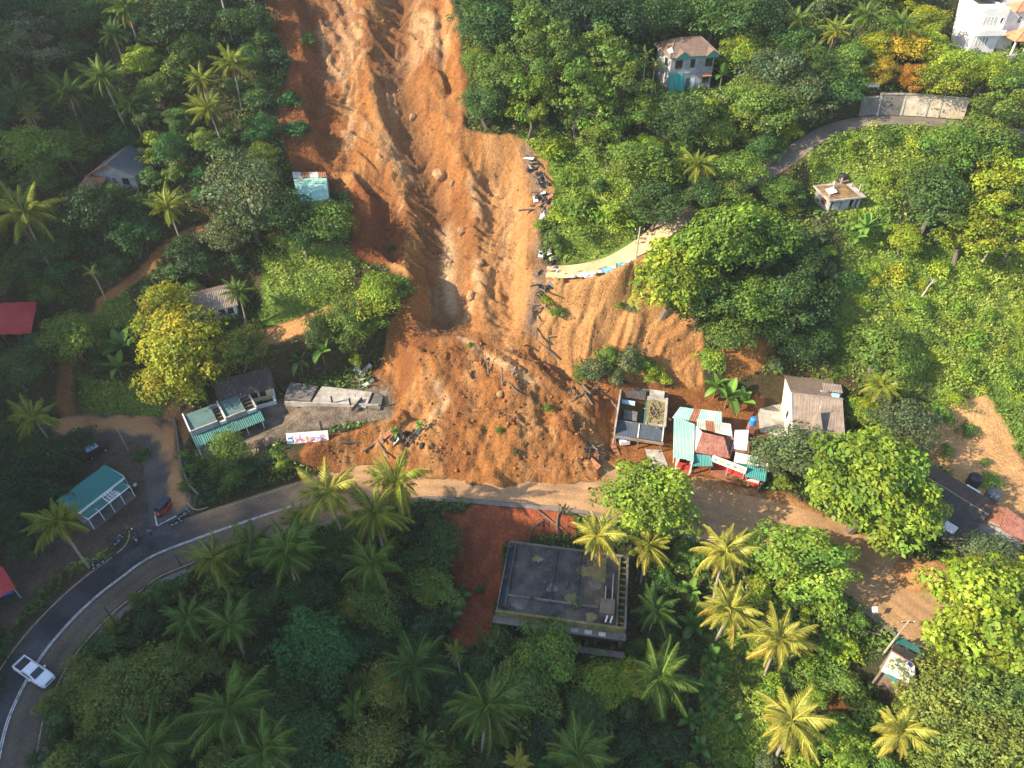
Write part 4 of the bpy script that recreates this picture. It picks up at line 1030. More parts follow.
# sign board and shopfront
e, w, L = site('shop_signboard', 'long cream signboard with green and yellow print above the red shopfront', 'signboard', (712, 475), (744, 487), 0.0, (706, 448, 748, 478))
a, b_ = L(711, 461, 2.4), L(745, 474, 2.4)
obj('board', MB().hexa([a, b_, (b_[0], b_[1] + .1, 2.4), (a[0], a[1] + .1, 2.4)], [(a[0], a[1] + .35, 3.3), (b_[0], b_[1] + .35, 3.3), (b_[0], b_[1] + .45, 3.3), (a[0], a[1] + .45, 3.3)]), mat('signboard_white', (.74, .70, .58), .6, .1), e)
for k, cc in enumerate(((.1, .4, .15), (.7, .5, .08), (.1, .4, .15), (.65, .15, .1), (.7, .5, .08))):
    t0, t1 = .06 + k * .19, .17 + k * .19; p0, p1 = mid(a, b_, t0), mid(a, b_, t1)
    lift = lambda p, s: (p[0], p[1] + .35 * s - .015, 2.4 + .9 * s)
    obj('printed_patch', MB().quad(lift(p0, .3), lift(p1, .3), lift(p1, .7), lift(p0, .7)), mat('sign_print_%d' % k, cc, .6, .1), e)
for t in (.02, .5, .97):
    q = mid(a, b_, t); obj('post', MB().box(q[0] - .06, q[0] + .06, q[1] + .5, q[1] + .62, -.2, 3.0), steel, e)
obj('shopfront', MB().box(a[0] + .5, b_[0] - .2, a[1] + 1.3, a[1] + 1.45, -.2, 2.4), red_pl, e); obj('floor', MB().box(a[0] + .3, b_[0], a[1] - .4, a[1] + 1.29, -.2, .1), rust, e)
e, w, L = site('red_kiosk', 'red kiosk with teal awning at the right end of the shop row', 'kiosk', (744, 486), (756, 489), 0.0, (738, 450, 762, 488))
w = 1.9
obj('body', MB().box(0, w, .3, 1.7, 0, 1.0).box(0, .08, .3, 1.7, 1.0, 2.2).box(w - .08, w, .3, 1.7, 1.0, 2.2).box(.08, w - .08, 1.6, 1.7, 1.0, 2.2), red_pl, e)
obj('counter', MB().box(.08, w - .08, .25, .7, 1.0, 1.08), white_metal, e)
sheets(e, (-.3, -.2, 2.15), (w + .7, -.2, 2.15), (w + .7, 1.9, 2.6), (-.3, 1.9, 2.6), 2, teal, 5); sheets(e, (-2.2, 1.6, 2.7), (w + .8, 2.2, 2.7), (w + .8, 3.4, 3.2), (-2.2, 3.2, 3.2), 3, [white_metal, turq_l], 5)
obj('back_awning', MB().slab((-2.2, .8, 2.3), (-.35, 1.2, 2.3), (-.35, 2.3, 2.62), (-2.2, 1.9, 2.62), .06), teal_d, e)

# ---------------------------------------------------- gable house with lit white end wall
e, w, L = site('brown_roofed_house', 'gable house with brown sheet roof, white end wall and pointed dormer', 'house', (792, 446), (838, 452), 0.3, (786, 372, 848, 442))
a, b_ = L(792, 432, 3.2), L(836, 442, 3.2)
b_ = (b_[0] + 1.5, b_[1], b_[2]); w = b_[0] - a[0]; yr = L(815, 396, 5.2)[1]; y0 = a[1]; D = 2 * (yr - y0)
x0, x1 = a[0], b_[0]
sheets(e, (x0, y0, 3.2), (x1, y0, 3.2), (x1, yr, 5.2), (x0, yr, 5.2), 6, asb, 7); sheets(e, (x1, y0 + D, 3.2), (x0, y0 + D, 3.2), (x0, yr, 5.2), (x1, yr, 5.2), 6, mat('shaded_fibre_cement', (0.15, 0.115, 0.095), .9, .25, 1., stain=(.24, .19, .15), stain_amt=.5), 7)  # back slope a darker copy: shade away from the sun put into its colour
obj('ridge_cap', MB().tube([(x0, yr, 5.26), (x1, yr, 5.26)], .12, 6), asb, e)
gw = MB().wall('y', x0 + .2, .2, y0 + .5, y0 + D - .5, -.4, 3.3, [(y0 + 2, y0 + 3, 1, 2.4), (y0 + 5, y0 + 6, 1, 2.4)]); gw.v += [(x0 + .2, y0 + .4, 3.3), (x0 + .2, y0 + D - .4, 3.3), (x0 + .2, yr, 5.08), (x0 + .4, y0 + .4, 3.3), (x0 + .4, y0 + D - .4, 3.3), (x0 + .4, yr, 5.08)]
k = len(gw.v) - 6; gw.f += [(k, k + 2, k + 1), (k + 3, k + 4, k + 5)]; obj('end_wall', gw, plaster_w, e)
for q in (2, 5): window(e, 'y', x0 + .2, -1, y0 + q, y0 + q + 1, 1, 2.4)
obj('verge_board', MB().slab((x0 - .12, y0 - .1, 3.3), (x0 + .06, y0 - .1, 3.3), (x0 + .06, yr, 5.34), (x0 - .12, yr, 5.34), .22), white_metal, e)
obj('wall', MB().wall('x', y0 + .5, .2, x0 + .4, x1 - .4, -.4, 3.1, [(x0 + 2.6, x0 + 3.8, 0, 2.3)]).wall('x', y0 + D - .7, .2, x0 + .4, x1 - .4, -.4, 3.1).wall('y', x1 - .6, .2, y0 + .7, y0 + D - .7, -.4, 3.3), plaster_w, e)
xm = x0 + .47 * w; yd = y0 + .15 * D; zt = 3.2 + 2.0 * .36
dm = MB(); ap = (xm, yd + 1.0, zt + 2.1)
dm.v = [(xm - 1.0, y0 - .5, 3.25), (xm + 1.0, y0 - .5, 3.25), (xm + .35, yd + 1.7, zt - .1), (xm - .35, yd + 1.7, zt - .1), ap]; dm.f = [(0, 1, 4), (1, 2, 4), (2, 3, 4), (3, 0, 4)]
sp = obj('dormer_spire', dm, asb, e); obj('finial', MB().tube([ap, (ap[0], ap[1], ap[2] + .4)], .07, 6), white_metal, sp)
xs_, zr = x1 - .38 * w, 5.2
obj('roof_terrace', MB().box(xs_, x1 + .1, yr + .3, yr + 2.2, 3.6, 4.7), concrete_l, e)
sheets(e, (xs_ + .2, yr + 1.3, 5.3), (x1 + .2, yr + 1.3, 5.3), (x1 + .2, yr + 3.2, 5.4), (xs_ + .2, yr + 3.2, 5.4), 2, asb, 6)
wp = hit(ground, 838, 400)
obj('tank', MB().tube([(x1 - 1.5, yr + .75, 5.1), (x1 - .5, yr + .75, 5.1)], .42, 12), mat('sky_blue_plastic', (.25, .55, .72), .4, .08), e)
KEEP.append((757, 386, 792, 430))
# concrete yard left of it
pts = [hit(ground, *q) for q in ((762, 428), (792, 436), (789, 398), (758, 392))]; zy = max(p[2] for p in pts) + .06
obj('concrete_yard', MB().slab(*[on_plane(*q, .10) for q in ((760, 432), (792, 438), (788, 392), (756, 388))], .35), concrete_l)['kind'] = 'structure'
for k in range(9):
    a = on_plane(762 + random.random() * 22, 386 + random.random() * 12, .2); th = random.uniform(0, 3.1)
    o = obj('rubble_sheet', MB().sheet((-1.1, -.35, 0), (1.1, -.35, .1), (1.1, .35, .25), (-1.1, .35, .12), 5, .03), zinc if k % 2 else concrete_l, loc=(float(a[0]), float(a[1]), .18 + .05 * k), rot=(random.gauss(0, .1), random.gauss(0, .1), th))
    tag(o, 'pale broken roofing sheet heaped at the back of the concrete yard', 'roof sheet', 'broken sheets on the yard')

# ---------------------------------------------------- black-roofed house, right
e, w, L = site('black_roofed_house', 'long low house with black sheet roof behind the big green tree', 'house', (925, 520), (968, 548), 0.0, (925, 468, 990, 545))
a, b_ = L(915, 510, 2.5), L(966, 541, 2.5); r0, r1 = L(918, 474, 3.9), L(979, 507, 3.9)
x0, x1 = min(a[0], r0[0]), max(b_[0], r1[0]); y0, yr = (a[1] + b_[1]) / 2, (r0[1] + r1[1]) / 2
sheets(e, (x0, y0, 2.5), (x1, y0, 2.5), (x1, yr, 3.9), (x0, yr, 3.9), 6, asb_d, 7); sheets(e, (x1, 2 * yr - y0 - 1, 2.7), (x0, 2 * yr - y0 - 1, 2.7), (x0, yr, 3.9), (x1, yr, 3.9), 6, mat('dark_brown_sheet', (.085, .055, .045), .9, .3, 1.), 7)
obj('ridge_cap', MB().tube([(x0, yr, 3.95), (x1, yr, 3.95)], .1, 6), asb, e)
obj('wall', MB().wall('x', y0 + .5, .2, x0 + .3, x1 - .3, -.4, 2.6, [(x1 - 3, x1 - 2, .9, 2.1)]).wall('x', 2 * yr - y0 - 1.6, .2, x0 + .3, x1 - .3, -.4, 2.6).wall('y', x1 - .5, .2, y0 + .71, 2 * yr - y0 - 1.61, -.4, 2.7), cream, e)
window(e, 'x', y0 + .5, -1, x1 - 3, x1 - 2, .9, 2.1)
obj('patch_sheet', MB().sheet((x1 - 3.2, y0 - .3, 2.62), (x1 - 1.6, y0 - .3, 2.62), (x1 - 1.6, y0 + .9, 3.1), (x1 - 3.2, y0 + .9, 3.1), 5), white_metal, e)
obj('gutter_board', MB().box(x1 - 4.5, x1 - 2.6, 2 * yr - y0 - 1.0, 2 * yr - y0 - .8, 2.5, 2.85), white_metal, e)
obj('porch', MB().slab((x1 - 2.6, y0 - 1.5, 2.0), (x1 + .2, y0 - 1.5, 2.0), (x1 + .2, y0 - .1, 2.4), (x1 - 2.6, y0 - .1, 2.4), .07), concrete, e)
for q in (x1 - 2.5, x1): obj('post', MB().box(q - .07, q + .07, y0 - 1.4, y0 - 1.26, -.3, 1.95), wood_d, e)
e, w, L = site('red_brown_roofed_house', 'red-brown sheet roofed hut beside the black roof at the right edge', 'hut', (982, 533), (1014, 545), 0.2, (975, 500, 1022, 530))
a, b_, c, d = L(974, 520, 2.6), L(1000, 528, 2.6), L(1006, 508, 3.3), L(985, 504, 3.3)
sheets(e, a, b_, c, d, 4, rust, 5); sheets(e, L(1000, 529, 2.5), L(1024, 545, 2.5), L(1030, 525, 2.9), L(1006, 507, 3.3), 4, tile_r, 5)
obj('wall', MB().box(a[0] + .4, b_[0] - .1, a[1] + .5, a[1] + .7, -.6, 2.7).box(b_[0] - .1, b_[0] + 3.4, a[1] + .5, a[1] + .7, -.6, 2.3), plaster_g, e)
for nm, lab, px, py, r in (('water_tank', 'black water tank on the bank behind the black roof', 972, 484, .95), ('water_tank', 'grey-black water tank above the red-brown roof', 990, 499, .95)):
    p = hit(ground, px, py); drum(nm, lab, p, r, 1.9, black_pl if px < 980 else mat('grey_tank', (.10, .11, .13), .5, .3, 3))

# ---------------------------------------------------- shack by the road, lower right
e, w, L = site('zinc_roofed_shack', 'shack with pale corrugated roof and teal boards below the road at lower right', 'shack', (878, 690), (914, 704), 0.0, (872, 636, 922, 692))
zb = float(ground(*on_plane(900, 690, -1)[:2]))
a, b_, c, d = L(881, 671, 2.4), L(916, 687, 2.4), L(915, 665, 3.0), L(892, 651, 3.0)
sheets(e, a, b_, c, d, 5, zinc, 5)
sheets(e, mid(d, c, -.02), mid(d, c, 1.25), L(926, 660, 2.6), L(894, 643, 2.6), 6, asb_d, 5)
sheets(e, L(895, 642, 2.3), L(922, 655, 2.3), L(918, 646, 2.3), L(899, 637, 2.3), 4, teal_d, 5)
sheets(e, L(884, 674, 2.0), L(897, 684, 2.0), L(897, 678, 2.2), L(886, 670, 2.2), 2, teal, 5)
obj('ridge_board', MB().tube([d, c], .12, 5), rust, e); obj('side_board', MB().tube([L(880, 672, 2.2), L(892, 650, 2.9)], .10, 4), wood, e); obj('blue_board', MB().slab(L(907, 664, 3.1), L(911, 667, 3.1), L(913, 663, 3.1), L(909, 660, 3.1), .05), mat('faded_blue_sheet', (.12, .22, .42), .6), e)
for q in (a, b_, c, d): obj('post', MB().box(q[0] - .08, q[0] + .08, q[1] - .08, q[1] + .08, zb - .6, q[2] - .08), wood, e)
obj('wall', MB().box(a[0] + .3, b_[0] - .3, a[1] + .5, a[1] + .6, zb - .6, 2.2), wood, e); obj('wall', MB().hexa([(a[0] + .2, a[1] + .6, zb - .6), (a[0] + .35, a[1] + .6, zb - .6), (d[0] + .35, d[1] - .3, zb - .6), (d[0] + .2, d[1] - .3, zb - .6)], [(a[0] + .2, a[1] + .6, 2.2), (a[0] + .35, a[1] + .6, 2.2), (d[0] + .35, d[1] - .3, 2.6), (d[0] + .2, d[1] - .3, 2.6)]), teal, e)

# ---------------------------------------------------- big concrete shell below the road
ZR = 0.4
e, w, L = site('concrete_shell_building', 'large unfinished dark concrete building with flat roof below the road', 'building', (496, 612), (626, 630), ZR, (494, 540, 632, 640))
D = (L(505, 543)[1] + L(628, 558)[1]) / 2; G = -7.5
XA = .0
obj('roof_slab', MB().box(0.9, w - 1.3, .3, D, -.25, 0), concrete_d, e)
obj('gutter_slab', MB().box(.1, .898, .3, D, -.9, -.65), slate, e)
for k, t in enumerate((0, .40, .63)): 
    xk = .9 + t * (w - 2.2); obj('roof_beam', MB().box(xk, xk + .22, 2.2 if k else .3, D - .2, 0.003, .22 if k else .4), concrete_d, e)
obj('roof_beam', MB().box(1.15, w - 3.6, 2.35, 2.6, .004, .30), concrete, e)
for k in range(5): obj('column_stub', MB().box(1.0 + k * 3.0, 1.3 + k * 3.0, .45 + (k % 2) * 1.8, .75 + (k % 2) * 1.8, .005, .75), concrete_d, e)
for cx, cy in ((5.6, 4.2), (8.3, 4.6), (5.4, 2.75)): obj('column_stub', MB().box(cx, cx + .22, cy, cy + .8, .006, .55), concrete_d, e)
obj('parapet', MB().box(0, .12, 0, D, -.9, .25), concrete, e); obj('parapet', MB().box(.12, w - .3, D, D + .2, -.6, .35), concrete, e); obj('front_upstand', MB().box(-.1, w, -.05, .28, -.9, .18), moss, e)
obj('ledge', MB().box(-.3, w + .1, -1.0, -.06, -.95, -.75), concrete, e); obj('ledge', MB().box(.8, w + .2, -1.9, -1.1, -3.7, -3.45), concrete, e)
for k in range(3): obj('ledge_rubble', MB().box(9.5 + k * 1.7, 10.4 + k * 1.7, -.9, -.4, -.74, -.55), concrete_l, e)
obj('floor_slab', MB().box(0, w, .29, D, -3.6, -3.4), concrete_d, e)
for k in range(6):
    for j in range(3): obj('column', MB().box(.1 + k * (w - .6) / 5, .5 + k * (w - .6) / 5, .4 + j * (D - .9) / 2, .8 + j * (D - .9) / 2, G, -.26), concrete, e)
obj('wall', MB().wall('x', 1.2, .2, .6, w - .6, G, -.26, [(1.5 + 2.9 * k, 3.3 + 2.9 * k, zz, zz + 1.5) for k in range(4) for zz in (-2.6, -6)]).wall('y', .6, .2, 1.4, D - .3, G, -.9).wall('x', D - .3, .2, .6, w - .5, G, -.26), concrete_d, e)
# stair head, hatch and mossy trellis beams at the right end
obj('stair_head', MB().box(w - 3.4, w - 1.6, 1.2, 3.2, .004, 1.3), mat('brown_stair_head', (.16, .125, .095), .9, .3, 1.2), e)
obj('hatch', MB().box(w - 2.7, w - 2.0, 3.4, 5.4, .003, .05), dark_in, e); obj('hatch_kerb', MB().box(w - 2.85, w - 2.72, 3.3, 5.6, .004, .35).box(w - 1.98, w - 1.85, 3.3, 7.5, .004, .4), concrete_l, e)  # hatch is a flat dark slab painting in the shade of the opening
for k in range(2): obj('white_panel', MB().slab((w - 2.7 + .6 * k, .4, .5), (w - 2.5 + .6 * k, .4, .5), (w - 2.3 + .6 * k, 1.1, .9), (w - 2.5 + .6 * k, 1.1, .9), .05), plaster_w, e)
obj('edge_beam', MB().box(w - .25, w, -.05, D + .2, -.9, .3), concrete, e); obj('side_beam', MB().box(w - 1.28, w - 1.08, .3, D, -.4, .2), moss, e)
for k in range(11): obj('cross_beam', MB().box(w - 1.07, w - .26, .8 + k * .9, .98 + k * .9, -.4, -.1), moss, e)
obj('screed_floor', MB().box(w * .63 + .5, w - 3.0, 2.7, D - .15, .003, .02), mat('brown_screed', (.115, .088, .052), .95, .5, 1.0, .3, 4, stain=(.05, .048, .04), stain_amt=.8), e); obj('moss_floor', MB().box(w - 4.6, w - 2.9, 6.3, D - .2, .021, .045), moss, e)
fl = MB()
for k in range(80):
    xk, yk, s_ = random.uniform(1.2, w - 3.8), random.uniform(.5, D - .4), random.uniform(.03, .11); fl.box(xk - s_, xk + s_, yk - s_ * random.uniform(.3, 1), yk + s_ * .8, .004, .03 + s_ * .6, s_ * .3)
o_ = obj('roof_litter', fl, concrete, e); o_['kind'] = 'stuff'
for k, (xk, yk, rk) in enumerate(((w - 5.2, 7.6, 1.3), (w - 4.2, 5.6, 1.1), (w - 4.4, 1.1, .8), (6.5, 4.4, .9), (4.2, 8.6, .7), (2.6, 1.4, .8), (9.3, 3.4, .9))):
    mb = MB(); n_ = 14; mb.v = [(xk, yk, .09)] + [(xk + rk * random.uniform(.6, 1.25) * math.cos(6.283 * j / n_), yk + rk * random.uniform(.5, 1.0) * math.sin(6.283 * j / n_), .006 + .001 * k) for j in range(n_)]; mb.f = [(0, 1 + j, 1 + (j + 1) % n_) for j in range(n_)]
    obj('moss_patch', mb, moss if k % 2 == 0 else concrete, e)
BLD = (e, w, D, ZR)

# ---------------------------------------------------- retaining wall by the upper road
rw = thing('retaining_wall', 'pale concrete retaining wall in panels with ribs beside the upper road', 'wall', hit(ground, 864, 112), 0)
o0 = Vector(rw.location); pts, hw = PATHS['upper_road']
qs = [(858, 111), (876, 113), (903, 116), (922, 117), (940, 118), (966, 121)]
W = []
for q in qs:
    p = hit(ground, *q); d, par, side = seg_dist(np.array([p[0]]), np.array([p[1]]), pts[:, :2]); k = int(round(float(par[0]))); k = min(k, len(pts) - 1)
    nn = normals2(pts)[k]; W.append(Vector((pts[k, 0] + nn[0] * (hw + .5), pts[k, 1] + nn[1] * (hw + .5), pts[k, 2])) - o0)
HW = 3.4
for k in range(len(W) - 1):
    a, c = W[k], W[k + 1]; n2 = Vector((-(c - a).y, (c - a).x, 0)).normalized() * .35; bt = n2 * 1.6
    Hk = HW * (.85 if k == 0 else 1)
    obj('panel', MB().hexa([a, c, c + bt * 2, a + bt * 2], [a + n2 * 2 + Vector((0, 0, Hk)), c + n2 * 2 + Vector((0, 0, Hk)), c + bt * 2 + Vector((0, 0, Hk)), a + bt * 2 + Vector((0, 0, Hk))]), concrete if k < 2 else mat('sunlit_wall_concrete', (.46, .40, .31), .9, .3, .8, .3, 4, stain=(.30, .22, .13), stain_amt=.6), rw)  # later panels paler and warmer: sunlight put into their colour
    if k:
        t = (c - a).normalized() * .16; f = -n2 * .45
        obj('rib', MB().hexa([a - t + f, a + t + f, a + t + n2, a - t + n2], [a - t + f * .3 + n2 * 2 + Vector((0, 0, Hk + .1)), a + t + f * .3 + n2 * 2 + Vector((0, 0, Hk + .1)), a + t + n2 * 3 + Vector((0, 0, Hk + .1)), a - t + n2 * 3 + Vector((0, 0, Hk + .1))]), concrete_l, rw)
    obj('coping', MB().slab(a + n2 * 1.6 + Vector((0, 0, Hk + .14)), c + n2 * 1.6 + Vector((0, 0, Hk + .14)), c + bt * 2.1 + Vector((0, 0, Hk + .14)), a + bt * 2.1 + Vector((0, 0, Hk + .14)), .13), concrete_l, rw)
KEEP.append((862, 96, 968, 124))
p = hit(ground, 872, 90); o = thing('notice_board', 'white board standing above the retaining wall', 'board', p); obj('panel', MB().box(-1.1, 1.1, -.04, .04, .5, 1.3), white_metal, o)
for q in (-.9, .9): obj('post', MB().box(q - .05, q + .05, .04, .12, -.3, 1.3), steel, o)
# ------------------------------------------------------------------ vegetation meshes
LEAF = leaf_mat('leaf', 0.36); FROND = leaf_mat('palm_frond', 0.22, True, 0.45)
bark = mat('grey_bark', (0.12, 0.10, 0.078), 0.9, 0.3, 3.0); bark_p = mat('palm_bark', (0.30, 0.265, 0.215), 0.9, 0.25, 4.0)

def leaf_quads(cent, nrm, size, rng, aspect=0.55, col=None, fold=0.18):
    """diamond leaves at points, facing nrm"""
    n = len(cent)
    nrm = nrm / (np.linalg.norm(nrm, axis=1)[:, None] + 1e-9)
    t = rng.normal(size=(n, 3)); t -= nrm * (t * nrm).sum(1)[:, None]; t /= np.linalg.norm(t, axis=1)[:, None] + 1e-9
    s = np.cross(nrm, t)
    L = (size * rng.uniform(0.7, 1.3, n))[:, None] if np.isscalar(size) else (size * rng.uniform(0.7, 1.3, n))[:, None]
    W = L * aspect
    v = np.stack([cent - t * L * .5, cent + s * W * .5 + nrm * L * fold * .3, cent + t * L * .5 - nrm * L * fold, cent - s * W * .5 + nrm * L * fold * .3], 1).reshape(-1, 3)
    q = np.arange(n * 4).reshape(n, 4)
    return v, q

def make_crown(seed, n_leaf, clumps, size, flat=0.8, spread=0.72, cr=(0.26, 0.42), up=0.55, tall=1.0, tipcol=0.0, aspect=0.6):
    rng = np.random.default_rng(seed)
    # clump centres through an uneven dome
    cc = []
    tries = 0
    while len(cc) < clumps and tries < 4000:
        tries += 1
        u = rng.normal(size=3); u /= np.linalg.norm(u)
        r = spread * rng.uniform(0.12, 1.0) ** 0.5
        p = u * r * np.array((1, 1, flat * tall)); 
        if p[2] < -0.62 * flat: continue
        if all(np.linalg.norm(p - c) > 0.21 for c in cc): cc.append(p)
    for _ in range(5):
        a = rng.uniform(0, 6.28); rr_ = rng.uniform(.82, 1.02); cc.append(np.array((rr_ * math.cos(a), rr_ * math.sin(a), rng.uniform(-.3, .25) * flat)))
    cc += [np.array((.12 * math.cos(a) * i, .12 * math.sin(a) * i, spread * flat * tall * (.78 - .07 * i))) for i, a in enumerate((0, 1.0, 3.1, 5.2, 2.2))]
    cc = np.array(cc); rr = rng.uniform(cr[0], cr[1], len(cc))
    shade = rng.uniform(0.62, 1.3, len(cc)); hue = rng.normal(0, 0.10, len(cc))
    w = rr ** 2; k = rng.choice(len(cc), n_leaf, p=w / w.sum())
    u = rng.normal(size=(n_leaf, 3)); u[:, 2] = np.where(rng.random(n_leaf) < 0.82, np.abs(u[:, 2]), u[:, 2]); u /= np.linalg.norm(u, axis=1)[:, None]
    sz_ = np.where(np.arange(n_leaf) % 5 == 0, 1.5, 1.0)
    lump = 1 + 0.22 * np.sin(7 * u[:, 0] + 3 * k) * np.sin(6 * u[:, 1] + 5 * k)
    rad = rr[k] * lump * rng.uniform(0.55, 1.0, n_leaf) ** 0.35
    p = cc[k] + u * rad[:, None] * np.array((1, 1, 0.8))
    p += rng.normal(0, 0.012, p.shape)
    out = p / (np.linalg.norm(p, axis=1)[:, None] + 1e-6)
    nrm = u * 0.55 + out * 0.25 + np.array((0, 0, up)) + rng.normal(0, 0.42, p.shape)
    v, q = leaf_quads(p, nrm, size * sz_, rng, aspect)
    b = shade[k] * rng.uniform(0.72, 1.28, n_leaf)
    tip = (u[:, 2] > 0.55) & (rng.random(n_leaf) < 0.5)
    b = np.where(tip, b * (1.12 + tipcol), b)
    c = np.stack([b * (1 + hue[k] + rng.normal(0, .06, n_leaf) + tipcol * tip), b, b * (1 - 0.8 * hue[k])], 1)
    me = np_mesh('crown', v, q); set_col(me, np.repeat(np.clip(c, .1, 3), 4, axis=0)); me.materials.append(LEAF)
    return me, cc, rr

def make_trunk(seed, cc, hc, r=0.055):
    rng = np.random.default_rng(seed); b = MB()
    lean = rng.normal(0, .08, 2)
    top = Vector((0, 0, hc - .25))
    pts = [Vector((-lean[0] * .5, -lean[1] * .5, -.15)), Vector((lean[0], lean[1], hc * .35)), Vector((lean[0] * .4, lean[1] * .4, hc * .62)), top]
    b.tube(pts, [r * 1.35, r, r * .8, r * .5], 6)
    for c in cc[np.argsort(-np.linalg.norm(cc[:, :2], axis=1))[:9]]:
        s = pts[2].lerp(top, rng.random()); e = Vector((c[0], c[1], c[2] + hc)); m = s.lerp(e, .5) + Vector((0, 0, -.06))
        b.tube([s, m, e], [r * .45, r * .3, r * .12], 4, False)
    me = mesh_from(b, 'trunk'); me.materials.append(bark)
    return me

CROWNS = {}
def variants(key, n, **kw):
    hc = kw.pop('hc', 1.25)
    out = []
    for i in range(n):
        me, cc, rr = make_crown(hash(key) % 1000 + 31 * i + len(key) * 7, **kw)
        cz = [v for v in (0,)]
        me.transform(Matrix.Translation((0, 0, hc)))
        out.append((me, make_trunk(100 + i, cc, hc), hc))
    CROWNS[key] = out
def skey(s): return sum(ord(ch) * (i + 3) for i, ch in enumerate(s))
hash = skey
variants('small', 4, n_leaf=1900, clumps=18, size=0.105, flat=.85, cr=(.24, .40), hc=.85)
variants('dome', 5, n_leaf=6000, clumps=46, size=0.062, flat=.82, spread=.76, cr=(.18, .33), hc=.98)
variants('dense', 3, n_leaf=8500, clumps=64, size=0.048, flat=.92, spread=.80, cr=(.15, .27), hc=1.02)
variants('large', 3, n_leaf=11000, clumps=85, size=0.044, flat=.55, spread=.82, cr=(.12, .23), hc=.8)
variants('airy', 4, n_leaf=4200, clumps=40, size=0.066, flat=1.0, spread=.80, cr=(.13, .25), hc=1.15, tall=1.1)
variants('coarse', 3, n_leaf=7500, clumps=60, size=0.066, flat=.8, spread=.80, cr=(.13, .25), hc=1.0, aspect=.62, tipcol=.12)
variants('shrub', 4, n_leaf=1100, clumps=16, size=0.135, flat=.65, spread=.66, cr=(.24, .42), hc=.36)

GREENS = {'dark green': (.034, .080, .026), 'deep green': (.062, .132, .030), 'green': (.128, .212, .034), 'bright green': (.185, .290, .032), 'lime green': (.255, .340, .030),
          'olive green': (.190, .235, .042), 'emerald green': (.042, .140, .034), 'yellow-green': (.255, .290, .022), 'golden yellow': (.38, .300, .028), 'orange-tinted': (.40, .225, .032), 'grey-green': (.120, .165, .068)}
PLANTS = []   # everything that gets a label at the end
def jitter_col(c, s=0.14):
    f = random.uniform(1 - s, 1 + s); return (c[0] * f * random.uniform(.9, 1.1), c[1] * f, c[2] * f * random.uniform(.85, 1.15), 1)

def tree_at(px, py, rpx, colour, kind=None, name='tree', group=None, squash=None, lift=1.0):
    dep = 1.0 / (CAM_F / 118.0) 
    p = hit(ground, px, py, 4.0); dist = p[1] * CS - (p[2] - CAM_H) * SN
    R = rpx * dist / CAM_F
    if kind is None: kind = 'dome' if R > 4.2 else ('dome' if R > 3.0 else 'small')
    me, tr, hc = random.choice(CROWNS[kind])
    zs = (squash or random.uniform(.88, 1.1)) * lift
    h = hc * R * zs
    p = hit(ground, px, py, h)
    base = (p[0], p[1], float(ground(p[0], p[1])))
    e = thing(name, None, None, base, random.uniform(0, 6.28)); sx_ = random.uniform(.84, 1.16); e.scale = (R / .95 * sx_, R / .95 / sx_, R / .95 * zs)
    c = bpy.data.objects.new('crown' if kind != 'shrub' else 'foliage', me); COL.objects.link(c); c.parent = e; c.color = jitter_col(GREENS[colour])
    if kind != 'shrub':
        t = bpy.data.objects.new('trunk', tr); COL.objects.link(t); t.parent = e
    PLANTS.append(dict(o=e, px=px, py=py, r=rpx, colour=colour, kind=name, base=base))
    return e

# ---- coconut palms: trunk plus single fronds
def make_frond(seed, droop, width=0.185, n=27):
    rng = np.random.default_rng(seed); V = []; F = []; Cc = []
    def pos(t): return np.array((t * (1 - .22 * droop * t * t), 0.03 * math.sin(3 * t + seed), .16 * t - droop * t ** 2.0 * .95))
    T = np.linspace(0.0, 1.0, 9)
    for t in T:
        c = pos(t); r = .018 * (1 - .8 * t)
        V += [c + (0, r, r), c + (0, -r, r), c + (0, 0, -r)]; Cc += [(1.25, 1.15, .8)] * 3
    for k in range(8):
        for j in range(3): F.append((3 * k + j, 3 * k + (j + 1) % 3, 3 * k + 3 + (j + 1) % 3, 3 * k + 3 + j))
    for side in (-1, 1):
        for i in range(n):
            t = .14 + .85 * i / (n - 1) + rng.normal(0, .006); t = min(t, .995); c = pos(t); d = pos(min(t + .01, 1.0)) - pos(min(t, .99)); d /= np.linalg.norm(d) + 1e-9
            l = width * 1.5 * min(1, .45 + 2.2 * (t - .14)) * (1 - .72 * max(0, t - .35) / .65) * rng.uniform(.8, 1.15)
            out = np.array((0, side, 0)) * (.85 - .35 * t) + d * (.42 + .5 * t) + np.array((0, 0, -.20 - .40 * droop + rng.normal(0, .06))); out /= np.linalg.norm(out)
            wd = d * .0135
            mid_ = c + out * l * .55; tip = c + out * l + np.array((0, 0, -.13 * l / width * .5))
            b = len(V); V += [c - wd * .6, c + wd * .6, mid_ + wd, tip, mid_ - wd]; F.append((b, b + 1, b + 2, b + 3, b + 4)); s = rng.uniform(.75, 1.2); Cc += [(s, s, s)] * 2 + [(s * 1.05, s * 1.02, s)] + [(s * 1.2, s * 1.14, s)] + [(s * 1.05, s * 1.02, s)]
    me = bpy.data.meshes.new('frond'); me.from_pydata([tuple(v) for v in V], [], F); me.update(); set_col(me, np.array(Cc)); me.materials.append(FROND)
    return me
FRONDS = [make_frond(i, d) for i, d in enumerate((.10, .28, .46, .66, .36, .80))]
PTRUNK = []
